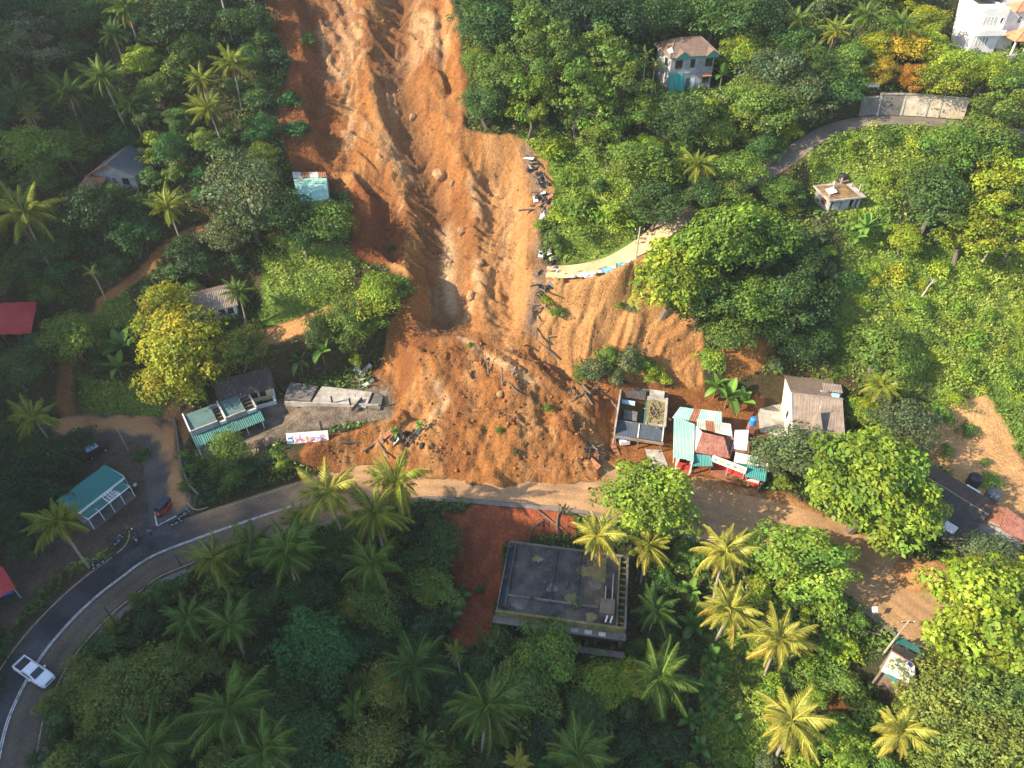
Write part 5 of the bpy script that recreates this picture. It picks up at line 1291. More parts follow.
for i in range(4):
    rng = np.random.default_rng(50 + i); a = rng.uniform(0, 6.28); bend = rng.uniform(.02, .09); b = MB()
    pts = [(bend * math.cos(a) * (1 - (1 - t) ** 2 - t), bend * math.sin(a) * (1 - (1 - t) ** 2 - t), t - .03 * (t == 0)) for t in np.linspace(0, 1, 8)]
    b.tube(pts, [.021 - .007 * t for t in np.linspace(0, 1, 8)], 7); m_ = mesh_from(b, 'trunk'); m_.materials.append(bark_p); PTRUNK.append(m_)
NUT = mesh_from(MB().tube([(0, 0, -.16), (0, 0, -.08), (0, 0, .04), (0, 0, .13)], [.05, .15, .16, .06], 7), 'coconut'); NUT.materials.append(mat('coconut_husk', (.22, .19, .05), .7, .2, 3))
PALM = {'deep green': (.066, .135, .030), 'green': (.110, .190, .036), 'yellow-green': (.215, .265, .040), 'golden yellow': (.36, .372, .070), 'dark green': (.040, .095, .030)}
def palm_at(px, py, rpx, colour, name='coconut_palm', nf=25, height=None):
    p = hit(ground, px, py, 8.0); dist = p[1] * CS - (p[2] - CAM_H) * SN
    Lf = rpx * dist / CAM_F * 1.12; H = height or min(11.5, max(4.0, 2.1 * Lf + random.uniform(-1, 1.2)))
    p = hit(ground, px, py, H); base = (p[0], p[1], float(ground(p[0], p[1])))
    e = thing(name, None, None, base, random.uniform(0, 6.28))
    t = bpy.data.objects.new('trunk', random.choice(PTRUNK)); COL.objects.link(t); t.parent = e; t.scale = (max(H, 7), max(H, 7), H); e.rotation_euler.x, e.rotation_euler.y = random.gauss(0, .045), random.gauss(0, .045)
    col = PALM[colour]; gold = random.uniform(0, 6.28)
    for k in range(nf):
        s = (k + .5) / nf; el = math.radians(78 - 105 * s + random.uniform(-8, 8))          # young fronds upright, old ones hanging
        me = FRONDS[0] if s < .12 else FRONDS[random.choice((1, 1, 4) if s < .45 else ((2, 4, 2) if s < .75 else (3, 5, 2)))]
        f = bpy.data.objects.new('frond', me); COL.objects.link(f); f.parent = e
        f.location = (random.gauss(0, .05), random.gauss(0, .05), H - .1 - .25 * s)
        f.rotation_euler = (random.gauss(0, .18), -el * .8, gold + k * 2.39996 + random.gauss(0, .22))
        ln = Lf * random.uniform(.74, 1.12) * (.72 if s < .1 else 1); f.scale = (ln, ln * random.uniform(.9, 1.15), ln)
        y = 1 + .55 * max(0, s - .55) if colour in ('golden yellow', 'yellow-green') else 1 + .25 * max(0, s - .6)
        g = random.uniform(.82, 1.18); f.color = (col[0] * g * (1 + (y - 1) * .6) * (1.1 if s > .85 else 1), col[1] * g * (.96 if s > .85 else 1), col[2] * g, 1)
    for k in range(3):
        f = bpy.data.objects.new('dead_frond', FRONDS[5]); COL.objects.link(f); f.parent = e; f.location = (0, 0, H - .45); f.rotation_euler = (random.gauss(0, .3), math.radians(random.uniform(38, 62)), random.uniform(0, 6.28)); ln = Lf * random.uniform(.6, .85); f.scale = (ln, ln * .7, ln); f.color = (.20, .135, .07, 1)
    for k in range(5):
        a = gold + k * 1.3; n_ = bpy.data.objects.new('coconut', NUT); COL.objects.link(n_); n_.parent = e; n_.location = (.3 * math.cos(a), .3 * math.sin(a), H - .42 - .1 * (k % 2))
    PLANTS.append(dict(o=e, px=px, py=py, r=rpx, colour=colour, kind='coconut palm', base=base))
    return e

# ---- banana plants: paddle leaves
def make_paddle(seed, droop):
    rng = np.random.default_rng(seed); V = []; F = []; Cc = []; n = 8
    for i in range(n + 1):
        t = i / n; c = np.array((t * (1 - .2 * droop * t), 0, .32 * t - droop * t * t)); w = .17 * max(0.02, math.sin(math.pi * min(1, .05 + .93 * t)) ** .6) * (0.25 if t < .12 else 1)
        V += [c + (0, w, .05), c, c + (0, -w, .05)]; s = rng.uniform(.85, 1.15); Cc += [(s, s, s), (1.5, 1.35, 1.1), (s, s, s)]
    for i in range(n):
        b = 3 * i; F += [(b, b + 1, b + 4, b + 3), (b + 1, b + 2, b + 5, b + 4)]
    me = bpy.data.meshes.new('leaf'); me.from_pydata([tuple(v) for v in V], [], F); me.update(); set_col(me, np.array(Cc)); me.materials.append(FROND); return me
PADDLES = [make_paddle(i, d) for i, d in enumerate((.15, .35, .6, .85))]
BSTEM = mesh_from(MB().tube([(0, 0, -.1), (0, 0, .5), (0, 0, 1)], [.09, .075, .05], 8), 'stem'); BSTEM.materials.append(mat('banana_stem', (.12, .15, .05), .7, .2, 3))
def banana_at(px, py, rpx, colour='green', nf=9, name='banana_plant'):
    p = hit(ground, px, py, 1.8); dist = p[1] * CS - (p[2] - CAM_H) * SN; Lf = rpx * dist / CAM_F * 1.1; H = max(1.2, Lf * .75)
    p = hit(ground, px, py, H); base = (p[0], p[1], float(ground(p[0], p[1]))); e = thing(name, None, None, base, random.uniform(0, 6.28))
    t = bpy.data.objects.new('stem', BSTEM); COL.objects.link(t); t.parent = e; t.scale = (1.6, 1.6, H)
    for k in range(nf):
        s = k / nf; f = bpy.data.objects.new('leaf', PADDLES[min(3, int(s * 4))]); COL.objects.link(f); f.parent = e; f.location = (0, 0, H - .08 * s)
        f.rotation_euler = (random.gauss(0, .2), -math.radians(55 - 55 * s), k * 2.39996 + random.gauss(0, .2)); ln = Lf * random.uniform(.8, 1.1); f.scale = (ln, ln * 1.25, ln)
        g = random.uniform(.8, 1.25); c = PALM[colour]; f.color = (c[0] * g * .9, c[1] * g * 1.05, c[2] * g, 1)
    PLANTS.append(dict(o=e, px=px, py=py, r=rpx, colour=colour, kind='banana plant', base=base))
    return e

# ------------------------------------------------------------------ placing, read off the picture
DG, PG, GR, BG, LG, OL, EM, YG, GY_, OR, GG = 'dark green', 'deep green', 'green', 'bright green', 'lime green', 'olive green', 'emerald green', 'yellow-green', 'golden yellow', 'orange-tinted', 'grey-green'
for a in [(125, 6, 21, 'green'), (113, 32, 17, 'deep green'), (106, 73, 22, 'green'), (65, 92, 24, 'deep green'), (20, 93, 20, 'deep green'), (131, 104, 18, 'deep green'), (230, 62, 21, 'yellow-green'), (200, 78, 17, 'yellow-green'),
          (213, 108, 21, 'yellow-green'), (31, 113, 13, 'yellow-green'), (24, 212, 35, 'yellow-green'), (168, 205, 23, 'yellow-green'), (236, 291, 16, 'green'), (32, 414, 24, 'yellow-green'), (60, 525, 30, 'yellow-green'),
          (206, 563, 29, 'yellow-green'), (252, 541, 27, 'green'), (332, 492, 33, 'golden yellow'), (396, 478, 33, 'yellow-green'), (378, 511, 34, 'yellow-green'), (301, 516, 22, 'yellow-green'), (283, 556, 36, 'green'), (370, 562, 30, 'green'),
          (186, 616, 27, 'green'), (228, 624, 29, 'green'), (226, 718, 44, 'green'), (150, 752, 36, 'green'), (266, 752, 34, 'green'), (420, 664, 37, 'deep green'), (480, 712, 41, 'green'), (352, 703, 19, 'green'),
          (580, 752, 38, 'green'), (519, 764, 17, 'golden yellow'), (600, 530, 28, 'golden yellow'), (648, 548, 28, 'golden yellow'), (664, 675, 37, 'green'), (654, 610, 25, 'deep green'), (728, 560, 31, 'golden yellow'), (729, 604, 33, 'golden yellow'),
          (782, 640, 33, 'golden yellow'), (798, 723, 36, 'golden yellow'), (902, 735, 30, 'golden yellow'), (699, 163, 21, 'yellow-green'), (548, 31, 13, 'yellow-green'), (880, 384, 21, 'yellow-green'), (800, 18, 17, 'green'), (868, 14, 19, 'green'), (896, 22, 17, 'green'),
          (5, 58, 16, 'deep green'), (835, 30, 16, 'yellow-green'), (815, 48, 15, 'green'), (425, 745, 18, 'green'), (455, 652, 13, 'yellow-green'), (690, 52, 10, 'yellow-green')]:
    if a[:2] == (690, 52): continue
    palm_at(*a)
for px, py, r in ((646, 52, 11), (656, 62, 10), (458, 655, 9), (92, 270, 10), (575, 605, 9)): palm_at(px, py, r, 'green', 'areca_palm', 9, 6.5)
PLANTS[-1]['kind'] = PLANTS[-2]['kind'] = PLANTS[-3]['kind'] = PLANTS[-4]['kind'] = PLANTS[-5]['kind'] = 'slender areca palm'
for a in [(120, 348, 20, 'deep green'), (118, 368, 17, 'green'), (865, 228, 17, 'green'), (855, 238, 12, 'green'), (728, 396, 20, 'green'), (716, 388, 16, 'green'), (742, 402, 16, 'green'), (722, 76, 15, 'deep green'), (692, 626, 17, 'deep green'), (690, 592, 15, 'green'),
          (322, 352, 18, 'deep green'), (300, 362, 14, 'deep green'), (710, 655, 14, 'deep green'), (702, 690, 15, 'deep green'), (718, 672, 13, 'green'), (690, 720, 15, 'deep green'), (715, 705, 13, 'deep green'), (240, 300, 10, 'green'), (700, 748, 14, 'deep green'), (733, 720, 12, 'deep green'),
          (395, 432, 7, 'green'), (420, 425, 6, 'green'), (450, 618, 15, 'dark green'), (460, 595, 12, 'deep green'), (590, 640, 10, 'green')]: banana_at(*a)

T = [ # px, py, radius, colour, kind
 (15, 14, 24, DG, 0), (38, 48, 30, GG, 'airy'), (12, 45, 20, GR, 'airy'), (72, 22, 24, PG, 0), (98, 12, 20, PG, 0), (143, 62, 20, BG, 'coarse'), (158, 90, 20, GR, 'coarse'), (170, 25, 26, DG, 0), (200, 20, 24, DG, 0), (195, 50, 20, PG, 0), (240, 25, 22, PG, 0), (250, 60, 18, PG, 0), (28, 152, 32, BG, 'dome'), (66, 150, 26, GR, 'dome'), (45, 178, 24, GR, 0),
 (153, 140, 12, LG, 0), (152, 160, 15, LG, 'airy'), (172, 150, 20, EM, 0), (182, 120, 18, PG, 'coarse'), (205, 142, 16, GR, 'coarse'), (10, 112, 18, PG, 0), (90, 118, 20, DG, 0), (145, 115, 16, PG, 'coarse'), (245, 195, 44, GG, 'dense'), (228, 235, 26, GG, 'dome'), (283, 212, 28, PG, 'dome'), (330, 222, 30, GR, 'dome'), (303, 238, 22, PG, 0), (262, 130, 18, EM, 0), (258, 100, 16, PG, 0), (262, 20, 16, DG, 0),
 (95, 212, 30, DG, 0), (132, 232, 28, EM, 'dome'), (70, 205, 20, DG, 0), (188, 252, 24, DG, 0), (205, 262, 18, PG, 0), (55, 245, 24, PG, 0), (20, 265, 24, PG, 0), (45, 290, 18, GR, 0), (185, 345, 46, YG, 'dome'), (166, 306, 30, YG, 'dome'), (172, 382, 36, YG, 'dome'), (240, 348, 27, OL, 'dome'), (218, 368, 24, OL, 'dome'), (74, 338, 30, GR, 'dome'), (42, 352, 24, PG, 0), (15, 372, 26, PG, 0), (100, 345, 18, PG, 0),
 (228, 452, 23, GR, 0), (345, 314, 24, GR, 0), (378, 296, 28, BG, 'dome'), (354, 332, 22, GR, 0), (400, 288, 17, GR, 0), (322, 328, 20, PG, 0), (372, 318, 18, GR, 0), (18, 482, 30, DG, 0), (58, 462, 26, DG, 0), (12, 522, 28, DG, 0), (8, 440, 24, PG, 0), (35, 445, 22, PG, 0), (40, 495, 22, DG, 0), (82, 440, 16, DG, 0), (72, 500, 17, DG, 0), (30, 548, 18, DG, 0),
 (118, 700, 40, OL, 'dense'), (88, 690, 30, OL, 'dome'), (160, 676, 38, OL, 'dense'), (105, 735, 30, PG, 0), (172, 735, 30, PG, 0), (318, 650, 44, EM, 'dense'), (370, 606, 33, GR, 'dense'), (282, 700, 34, PG, 'dome'), (305, 738, 34, PG, 'dome'), (390, 690, 28, OL, 'dome'), (372, 745, 34, OL, 'dome'), (430, 588, 27, GR, 'dome'), (440, 545, 27, PG, 'dome'), (420, 560, 22, PG, 0), (408, 525, 18, DG, 0),
 (548, 655, 36, GR, 'dome'), (525, 692, 34, GR, 'dome'), (560, 632, 18, LG, 'small'), (600, 688, 28, BG, 'dome'), (625, 682, 26, LG, 'dome'), (586, 715, 28, PG, 'dome'), (436, 760, 22, GR, 0), (310, 592, 28, PG, 0), (262, 602, 26, PG, 0), (232, 585, 22, GR, 0), (258, 578, 20, DG, 0), (150, 625, 22, DG, 0), (135, 600, 10, GR, 'small'), (500, 640, 22, PG, 0), (425, 630, 22, DG, 0), (455, 690, 24, DG, 0),
 (650, 498, 46, BG, 'coarse'), (795, 562, 46, BG, 'coarse'), (870, 490, 60, BG, 'coarse'), (828, 478, 26, BG, 'coarse'), (905, 505, 34, LG, 'coarse'), (800, 452, 34, GG, 'dome'), (770, 460, 20, GG, 'dome'), (905, 428, 33, GG, 'dome'), (862, 412, 20, LG, 0), (985, 620, 62, LG, 'coarse'), (948, 640, 26, LG, 'coarse'), (968, 712, 64, OL, 'large'), (1012, 700, 50, OL, 'large'), (912, 712, 22, OL, 'dome'), (940, 755, 40, OL, 'large'), (985, 552, 28, GG, 'dome'), (1014, 575, 26, GG, 'dome'), (848, 690, 20, GR, 0), (845, 745, 28, BG, 'coarse'), (770, 690, 18, BG, 0), (825, 655, 16, BG, 0), (1005, 530, 12, LG, 0),
 (672, 275, 46, BG, 'coarse'), (720, 240, 46, BG, 'coarse'), (702, 300, 34, GR, 'coarse'), (762, 238, 38, GR, 'dome'), (790, 300, 38, PG, 'dome'), (748, 300, 34, GR, 'dome'), (730, 332, 28, GR, 'dome'), (712, 360, 16, BG, 0), (682, 120, 29, PG, 'dense'), (770, 78, 34, GG, 'dome'), (765, 112, 32, GR, 'dome'), (738, 55, 22, LG, 0), (800, 100, 34, GG, 'dome'), (745, 95, 24, GR, 'dome'),
 (555, 60, 38, GR, 'airy'), (600, 58, 34, GR, 'airy'), (530, 40, 32, GR, 'airy'), (490, 28, 32, PG, 0), (498, 80, 32, GR, 'dome'), (530, 105, 32, BG, 'airy'), (580, 102, 34, GR, 'airy'), (622, 82, 30, GR, 'airy'), (642, 112, 24, GR, 0), (606, 145, 26, GR, 'airy'), (556, 150, 18, LG, 'shrub'), (640, 168, 34, GR, 'dome'), (580, 212, 22, GR, 'shrub'), (612, 216, 22, BG, 'shrub'), (655, 205, 28, PG, 0), (486, 105, 24, PG, 0), (478, 62, 18, GR, 0), (480, 6, 24, PG, 0), (572, 15, 32, DG, 0), (620, 22, 32, DG, 0), (665, 18, 30, PG, 0), (712, 18, 30, PG, 0), (745, 22, 28, PG, 0), (590, 234, 14, GR, 'shrub'), (556, 218, 13, LG, 'shrub'), (700, 195, 24, PG, 0), (742, 172, 24, GR, 0), (765, 150, 22, PG, 0), (728, 205, 26, GR, 0), (645, 150, 20, LG, 0),
 (880, 72, 18, GY_, 'dense'), (913, 80, 17, OR, 'dense'), (948, 74, 29, LG, 'dense'), (985, 72, 22, LG, 'dense'), (905, 48, 22, GY_, 0), (876, 45, 20, YG, 0), (925, 22, 22, YG, 0), (850, 62, 24, GR, 0), (838, 92, 24, PG, 0), (825, 70, 22, PG, 0), (785, 45, 24, PG, 0), (930, 45, 18, LG, 0), (768, 20, 24, DG, 0),
 (1002, 108, 32, GR, 'airy'), (985, 145, 32, GR, 'dome'), (952, 150, 30, GR, 'dome'), (935, 200, 36, PG, 'dome'), (992, 190, 32, LG, 'airy'), (968, 232, 30, YG, 'airy'), (1012, 240, 28, LG, 'airy'), (920, 180, 24, GR, 0), (880, 350, 34, GR, 'coarse'), (902, 362, 24, GR, 'dome'), (800, 260, 26, PG, 0), (820, 300, 24, DG, 0), (815, 340, 24, PG, 0), (800, 345, 22, DG, 0), (775, 330, 22, PG, 0), (905, 240, 20, LG, 0), (845, 280, 16, PG, 0), (870, 410, 18, YG, 0), (595, 370, 15, GG, 'small'), (630, 360, 14, GG, 'small'), (608, 358, 13, GR, 'small'), (652, 374, 11, LG, 'small'),
 (600, 366, 13, GG, 'small'), (580, 374, 11, GR, 'small'), (646, 367, 12, GR, 'small'), (662, 379, 9, LG, 'small'), (617, 377, 10, GG, 'small'), (940, 415, 14, GR, 0), (955, 402, 12, LG, 0), (945, 452, 10, GR, 0), (310, 40, 10, PG, 'shrub'), (300, 130, 14, EM, 'shrub'), (290, 100, 13, EM, 'shrub'), (275, 60, 14, DG, 0), (555, 312, 9, GR, 'shrub'), (545, 300, 8, LG, 'shrub'), (620, 306, 6, BG, 'shrub'), (632, 309, 6, GG, 'shrub'), (548, 408, 6, GR, 'shrub'), (498, 430, 5, GR, 'shrub'), (515, 452, 4, GG, 'shrub'), (392, 248, 5, EM, 'shrub'), (540, 225, 8, BG, 'shrub'), (470, 345, 4, BG, 'shrub'), (968, 430, 11, GR, 'shrub'), (990, 480, 12, BG, 'shrub'), (985, 462, 6, GR, 'shrub'), (190, 470, 9, GR, 'shrub'), (182, 455, 7, BG, 'shrub'), (186, 485, 8, GR, 'shrub'), (250, 464, 12, PG, 'shrub'), (275, 455, 9, GR, 'shrub'), (142, 455, 9, EM, 'shrub'), (590, 582, 8, YG, 'shrub'), (515, 550, 5, GR, 'shrub'), (480, 590, 5, PG, 'shrub'),
]
for px, py, r, colour, kind in T:
    tree_at(px, py, r, colour, kind or None, name='shrub' if kind == 'shrub' else ('bush' if r < 15 else 'tree'), group=None)
# ---- fill the woodland between the placed trees
def region_colour(px, py):
    c = random.random()
    if px < 270: return [DG, PG, PG, GR, EM][int(c * 5)] if py < 560 else [DG, DG, PG, OL][int(c * 4)]
    if py > 560 and px < 690: return [DG, PG, PG, GR, EM][int(c * 5)]
    if px > 860 and py < 400: return [LG, LG, BG, YG, GR][int(c * 5)]
    if px > 680: return [BG, GR, GR, LG, GG][int(c * 5)]
    return [GR, GR, BG, PG, LG][int(c * 5)]
road_px = np.array([proj(p[0], p[1], 0.0) for p in road_c[::3]]); rp2 = np.concatenate([np.column_stack(proj(pts[:, 0], pts[:, 1], pts[:, 2])) for pts, hw in PATHS.values()] + [np.column_stack(proj(side_pts[:, 0], side_pts[:, 1], side_pts[:, 2]))])
CLEAR = [SLIDE, REDSOIL, BARE_R, BARE_R2, YARD_R, YARD_L, YARD_L2, ORANGE_T] + [GRASS[0], GRASS[5]]
LOWVEG = [GRASS[1], GRASS[2], GRASS[3], GRASS[4], GRASS[6], GRASS[7]]
occ = [(p['px'], p['py'], p['r']) for p in PLANTS]
def free(px, py, r, gap):
    for x0, y0, x1, y1 in KEEP:
        if x0 - r * .8 < px < x1 + r * .8 and y0 - r * .8 < py < y1 + r * .8: return False
    if np.min(np.hypot(road_px[:, 0] - px, (road_px[:, 1] - py) * 1.15)) < 27 + r * .8: return False
    if np.min(np.hypot(rp2[:, 0] - px, rp2[:, 1] - py)) < 8 + r * .7: return False
    for x, y, q in occ:
        if math.hypot(x - px, y - py) < gap * (q + r): return False
    a, b = np.array([px]), np.array([py])
    for c in CLEAR:
        if poly_sdf(a, b, c)[0] > -r * .55: return False
    return True
rs = random.Random(5)
fills = 0
for it in range(9000):
    px, py = rs.uniform(-14, 1038), rs.uniform(-12, 780); r = rs.uniform(17, 26) if it < 3000 else (rs.uniform(13, 18) if it < 6000 else rs.uniform(8, 13))
    low = any(poly_sdf(np.array([px]), np.array([py]), c)[0] > 0 for c in LOWVEG)
    if low: r = rs.uniform(7, 17)
    if not free(px, py, r, .64 if not low else .95): continue
    outside = not (0 <= px <= 1024 and 0 <= py <= 768)
    if low: tree_at(px, py, r, region_colour(px, py) if px > 600 else rs.choice((GR, BG)), 'shrub', name='shrub')
    else: tree_at(px, py, r, region_colour(px, py), None if r > 15 else 'small', name='tree' if r > 15 else 'bush')
    occ.append((px, py, r)); fills += 1
    if fills > 420: break
print('plants', len(PLANTS), 'fills', fills)

# ------------------------------------------------------------------ ground cover (stuff): leafy undergrowth and grass
def cover(name, label, n, sel, hmax, size, palette, seed, lump=0.45):
    rng = np.random.default_rng(seed)
    x, y = rng.uniform(-104, 104, n), rng.uniform(24, 162, n); z = ground(x, y)
    px, py = proj(x, y, z); ok = (px > -90) & (px < 1114) & (py > -60) & (py < 850)
    x, y, z, px, py = (a[ok] for a in (x, y, z, px, py))
    v = veg_f(x, y); g = grass_f(x, y); ok = sel(v, g, px, py, rng.random(len(x)))
    x, y, z, px, py = (a[ok] for a in (x, y, z, px, py)); m = len(x)
    L = fbm(x * lump, y * lump, 3, seed); L2 = vnoise(x * lump * 2.2, y * lump * 2.2, seed + 5)
    top = hmax * np.clip((L - .25) * 1.8, .08, 1) * (0.55 + .9 * L2)
    zz = z + top * rng.uniform(.35, 1.0, m)
    gx = (fbm((x + .4) * lump, y * lump, 3, seed) - fbm((x - .4) * lump, y * lump, 3, seed)) * hmax * 2.0
    gy = (fbm(x * lump, (y + .4) * lump, 3, seed) - fbm(x * lump, (y - .4) * lump, 3, seed)) * hmax * 2.0
    nr = np.stack([-gx, -gy - .25, np.full(m, .85)], 1) + rng.normal(0, .45, (m, 3))
    V, Q = leaf_quads(np.stack([x, y, zz], 1), nr, size * rng.uniform(.5, 1.4, m), rng, .55)
    pal = np.array(palette); tn = fbm(x * .12, y * .12, 3, seed + 9); k = np.clip(((tn - .3) / .4 + rng.normal(0, .15, m)) * (len(pal) - 1), 0, len(pal) - 1.001)
    i0 = k.astype(int); f = (k - i0)[:, None]; c = pal[i0] * (1 - f) + pal[i0 + 1] * f; c = c * rng.uniform(*((.82, 1.18) if name == 'grass' else (.7, 1.3)), m)[:, None]
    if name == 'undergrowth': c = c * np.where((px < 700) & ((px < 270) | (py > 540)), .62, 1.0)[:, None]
    me = np_mesh(name, V, Q); set_col(me, np.repeat(c, 4, axis=0))
    o = obj(name, me, leaf_mat(name + '_leaf', .25, False)); o['kind'] = 'stuff'; tag(o, label, 'plants')
    return o
def not_built(px, py):
    return ~((px > 284) & (px < 332) & (py > 432) & (py < 466)) & ~((px > 612) & (px < 795) & (py > 375) & (py < 480)) & ~((px > 497) & (px < 628) & (py > 560) & (py < 650))
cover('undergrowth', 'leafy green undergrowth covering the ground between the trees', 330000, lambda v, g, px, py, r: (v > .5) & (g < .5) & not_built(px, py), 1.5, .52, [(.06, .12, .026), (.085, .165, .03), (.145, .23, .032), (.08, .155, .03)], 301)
cover('grass', 'bright green grass and low scrub on the open slopes', 700000, lambda v, g, px, py, r: (v > .4) & (g > r * .8 + .1) & not_built(px, py), 1.7, .42, [(.11, .20, .03), (.18, .28, .034), (.24, .32, .038), (.29, .33, .065), (.16, .26, .03)], 302, .38)
# ------------------------------------------------------------------ vehicles
car_white = mat('white_car_paint', (0.74, 0.76, 0.78), 0.25, 0.03, 1.0, spec=0.5)
tyre = mat('tyre_rubber', (0.020, 0.020, 0.022), 0.85, 0.2, 8.0)
rimm = mat('wheel_rim', (0.45, 0.45, 0.46), 0.35, 0.1, 8.0)
lamp_g = mat('headlight_glass', (0.65, 0.68, 0.70), 0.15, 0.05, 4.0, spec=0.6); lamp_r = mat('tail_light', (0.45, 0.02, 0.02), 0.3, 0.05, 4.0)
black_m = mat('black_metal', (0.03, 0.03, 0.034), 0.5, 0.2, 4.0)
def heading(a, b):
    a, b = on_plane(*a), on_plane(*b); return math.atan2(b[1] - a[1], b[0] - a[0])
def wheel(parent, x, y, r, w, n=16):
    o = obj('wheel', MB().tube([(x, y - w * .38, r), (x, y + w * .38, r)], r * .62, n), rimm, parent)
    t = MB(); i0 = 0
    prof = [(-.5, .62), (-.5, .93), (-.32, 1.0), (.32, 1.0), (.5, .93), (.5, .62)]
    for k in range(n):
        a = 2 * math.pi * k / n
        for q, s in prof: t.v.append((x + r * s * math.cos(a), y + w * q, r + r * s * math.sin(a)))
    m = len(prof)
    for k in range(n):
        for j in range(m - 1): t.f.append((k * m + j, k * m + j + 1, ((k + 1) % n) * m + j + 1, ((k + 1) % n) * m + j))
    obj('tyre', t, tyre, o)
    return o
def loft(b, secs):
    """closed skin through cross sections of equal length"""
    i0 = len(b.v); m = len(secs[0])
    for s in secs: b.v += [tuple(p) for p in s]
    for k in range(len(secs) - 1):
        for j in range(m): b.f.append((i0 + k * m + j, i0 + k * m + (j + 1) % m, i0 + (k + 1) * m + (j + 1) % m, i0 + (k + 1) * m + j))
    b.f.append(tuple(i0 + j for j in range(m))[::-1]); b.f.append(tuple(i0 + (len(secs) - 1) * m + j for j in range(m)))
    return b
def carsec(x, hw, z0, z1, ch=.10):
    return [(x, -hw, z0), (x, -hw - .02, (z0 + z1) / 2), (x, -hw + .02, z1 - ch), (x, -hw + .02 + ch, z1), (x, hw - .02 - ch, z1), (x, hw - .02, z1 - ch), (x, hw + .02, (z0 + z1) / 2), (x, hw, z0)]
p = on_plane(37, 675)
t = thing('pickup_truck', 'white double-cab pickup truck driving on the left curve of the road', 'pickup truck', p, heading((24, 665), (50, 682)))
b = MB(); loft(b, [carsec(-2.55, .86, .5, .98), carsec(-2.45, .89, .42, 1.02), carsec(-.78, .90, .40, 1.03), carsec(.7, .90, .40, 1.05), carsec(1.0, .90, .40, 1.05), carsec(1.9, .88, .40, 1.0), carsec(2.35, .82, .42, .92), carsec(2.55, .70, .48, .78)]); body = obj('body', b, car_white, t)
b = MB(); loft(b, [carsec(-.95, .80, 1.0, 1.10), carsec(-.72, .74, 1.0, 1.68, .12), carsec(.35, .73, 1.0, 1.72, .12), carsec(.75, .76, 1.0, 1.52, .10), carsec(1.18, .80, 1.0, 1.12)]); cabo = obj('cab', b, car_white, t)
obj('windscreen', MB().quad((1.20, -.62, 1.12), (1.20, .62, 1.12), (.60, .58, 1.66), (.60, -.58, 1.66)), glass, cabo); obj('rear_window', MB().quad((-.965, .55, 1.15), (-.965, -.55, 1.15), (-.775, -.52, 1.62), (-.775, .52, 1.62)), glass, cabo)
for s in (-1, 1):
    for x0, x1 in ((-.62, .08), (.14, .72)):
        q = [(x0, s * .815, 1.12), (x1 + (.2 if x1 > .5 else 0), s * .815, 1.12), (x1 - .05, s * .775, 1.58), (x0 + .03, s * .775, 1.58)]; obj('side_window', MB().quad(*(q if s < 0 else q[::-1])), glass, cabo)
    obj('headlight', MB().hexa([(2.30, s * .52, .72), (2.50, s * .50, .70), (2.42, s * .80, .72), (2.2, s * .84, .74)], [(2.28, s * .52, .90), (2.46, s * .50, .84), (2.38, s * .79, .86), (2.18, s * .83, .93)]), lamp_g, t); obj('tail_light', MB().box(-2.60, -2.54, s * .82 - .05, s * .82 + .05, .65, .95), lamp_r, t)
    obj('mirror', MB().box(.72, .88, s * .98 - .10, s * .98 + .10, 1.1, 1.26), car_white, t)
    for x in (-1.6, 1.6): wheel(t, x, s * .80, .38, .25)
obj('bed_liner', MB().box(-2.40, -1.02, -.70, .70, 1.035, 1.05), black_m, t)
for args in ((-2.48, -2.40, -.82, .82), (-1.02, -.96, -.82, .82), (-2.40, -1.02, -.82, -.72), (-2.40, -1.02, .72, .82)): obj('bed_side', MB().box(*args, 1.02, 1.32), car_white, t)
obj('front_bumper', MB().box(2.45, 2.66, -.72, .72, .45, .65), car_white, t); obj('grille', MB().box(2.52, 2.585, -.46, .46, .66, .80), black_m, t); obj('rear_bumper', MB().box(-2.68, -2.56, -.78, .78, .45, .60), steel, t)

p = on_plane(164, 511)
t = thing('auto_rickshaw', 'three-wheeled red auto rickshaw with dark canopy parked at the junction', 'rickshaw', p, heading((170, 505), (157, 520)))
b = MB(); loft(b, [carsec(-1.3, .55, .3, .9), carsec(-1.2, .62, .25, 1.0), carsec(.2, .62, .25, .75), carsec(.8, .45, .25, 1.05), carsec(1.15, .28, .3, 1.0), carsec(1.3, .14, .35, .7)]); obj('body', b, mat('dark_red_paint', (.36, .035, .03), .4, .1), t)
obj('canopy', loft(MB(), [carsec(-1.38, .60, 1.5, 1.62), carsec(-1.2, .66, 1.48, 1.78), carsec(.5, .64, 1.5, 1.80), carsec(.9, .55, 1.5, 1.7)]), mat('dark_blue_canopy', (.035, .05, .075), .6, .2, 2), t)
obj('canopy_back', MB().box(-1.36, -1.28, -.58, .58, .95, 1.5), mat('dark_blue_canopy', (0, 0, 0)), t); obj('windscreen', MB().quad((.98, -.45, .98), (.98, .45, .98), (.78, .48, 1.55), (.78, -.48, 1.55)), glass, t); obj('seat', MB().box(-.95, -.35, -.5, .5, .72, .95), black_pl, t)
for s in (-1, 1):
    for x in (-.3, .78): obj('roof_post', MB().tube([(x, s * .57, .7), (x, s * .57, 1.52)], .03, 5), black_m, t)
    wheel(t, -.85, s * .52, .24, .14, 12); obj('headlight', MB().box(1.1, 1.2, s * .3 - .07, s * .3 + .07, .72, .86), lamp_g, t)
wheel(t, 1.05, 0, .24, .14, 12)

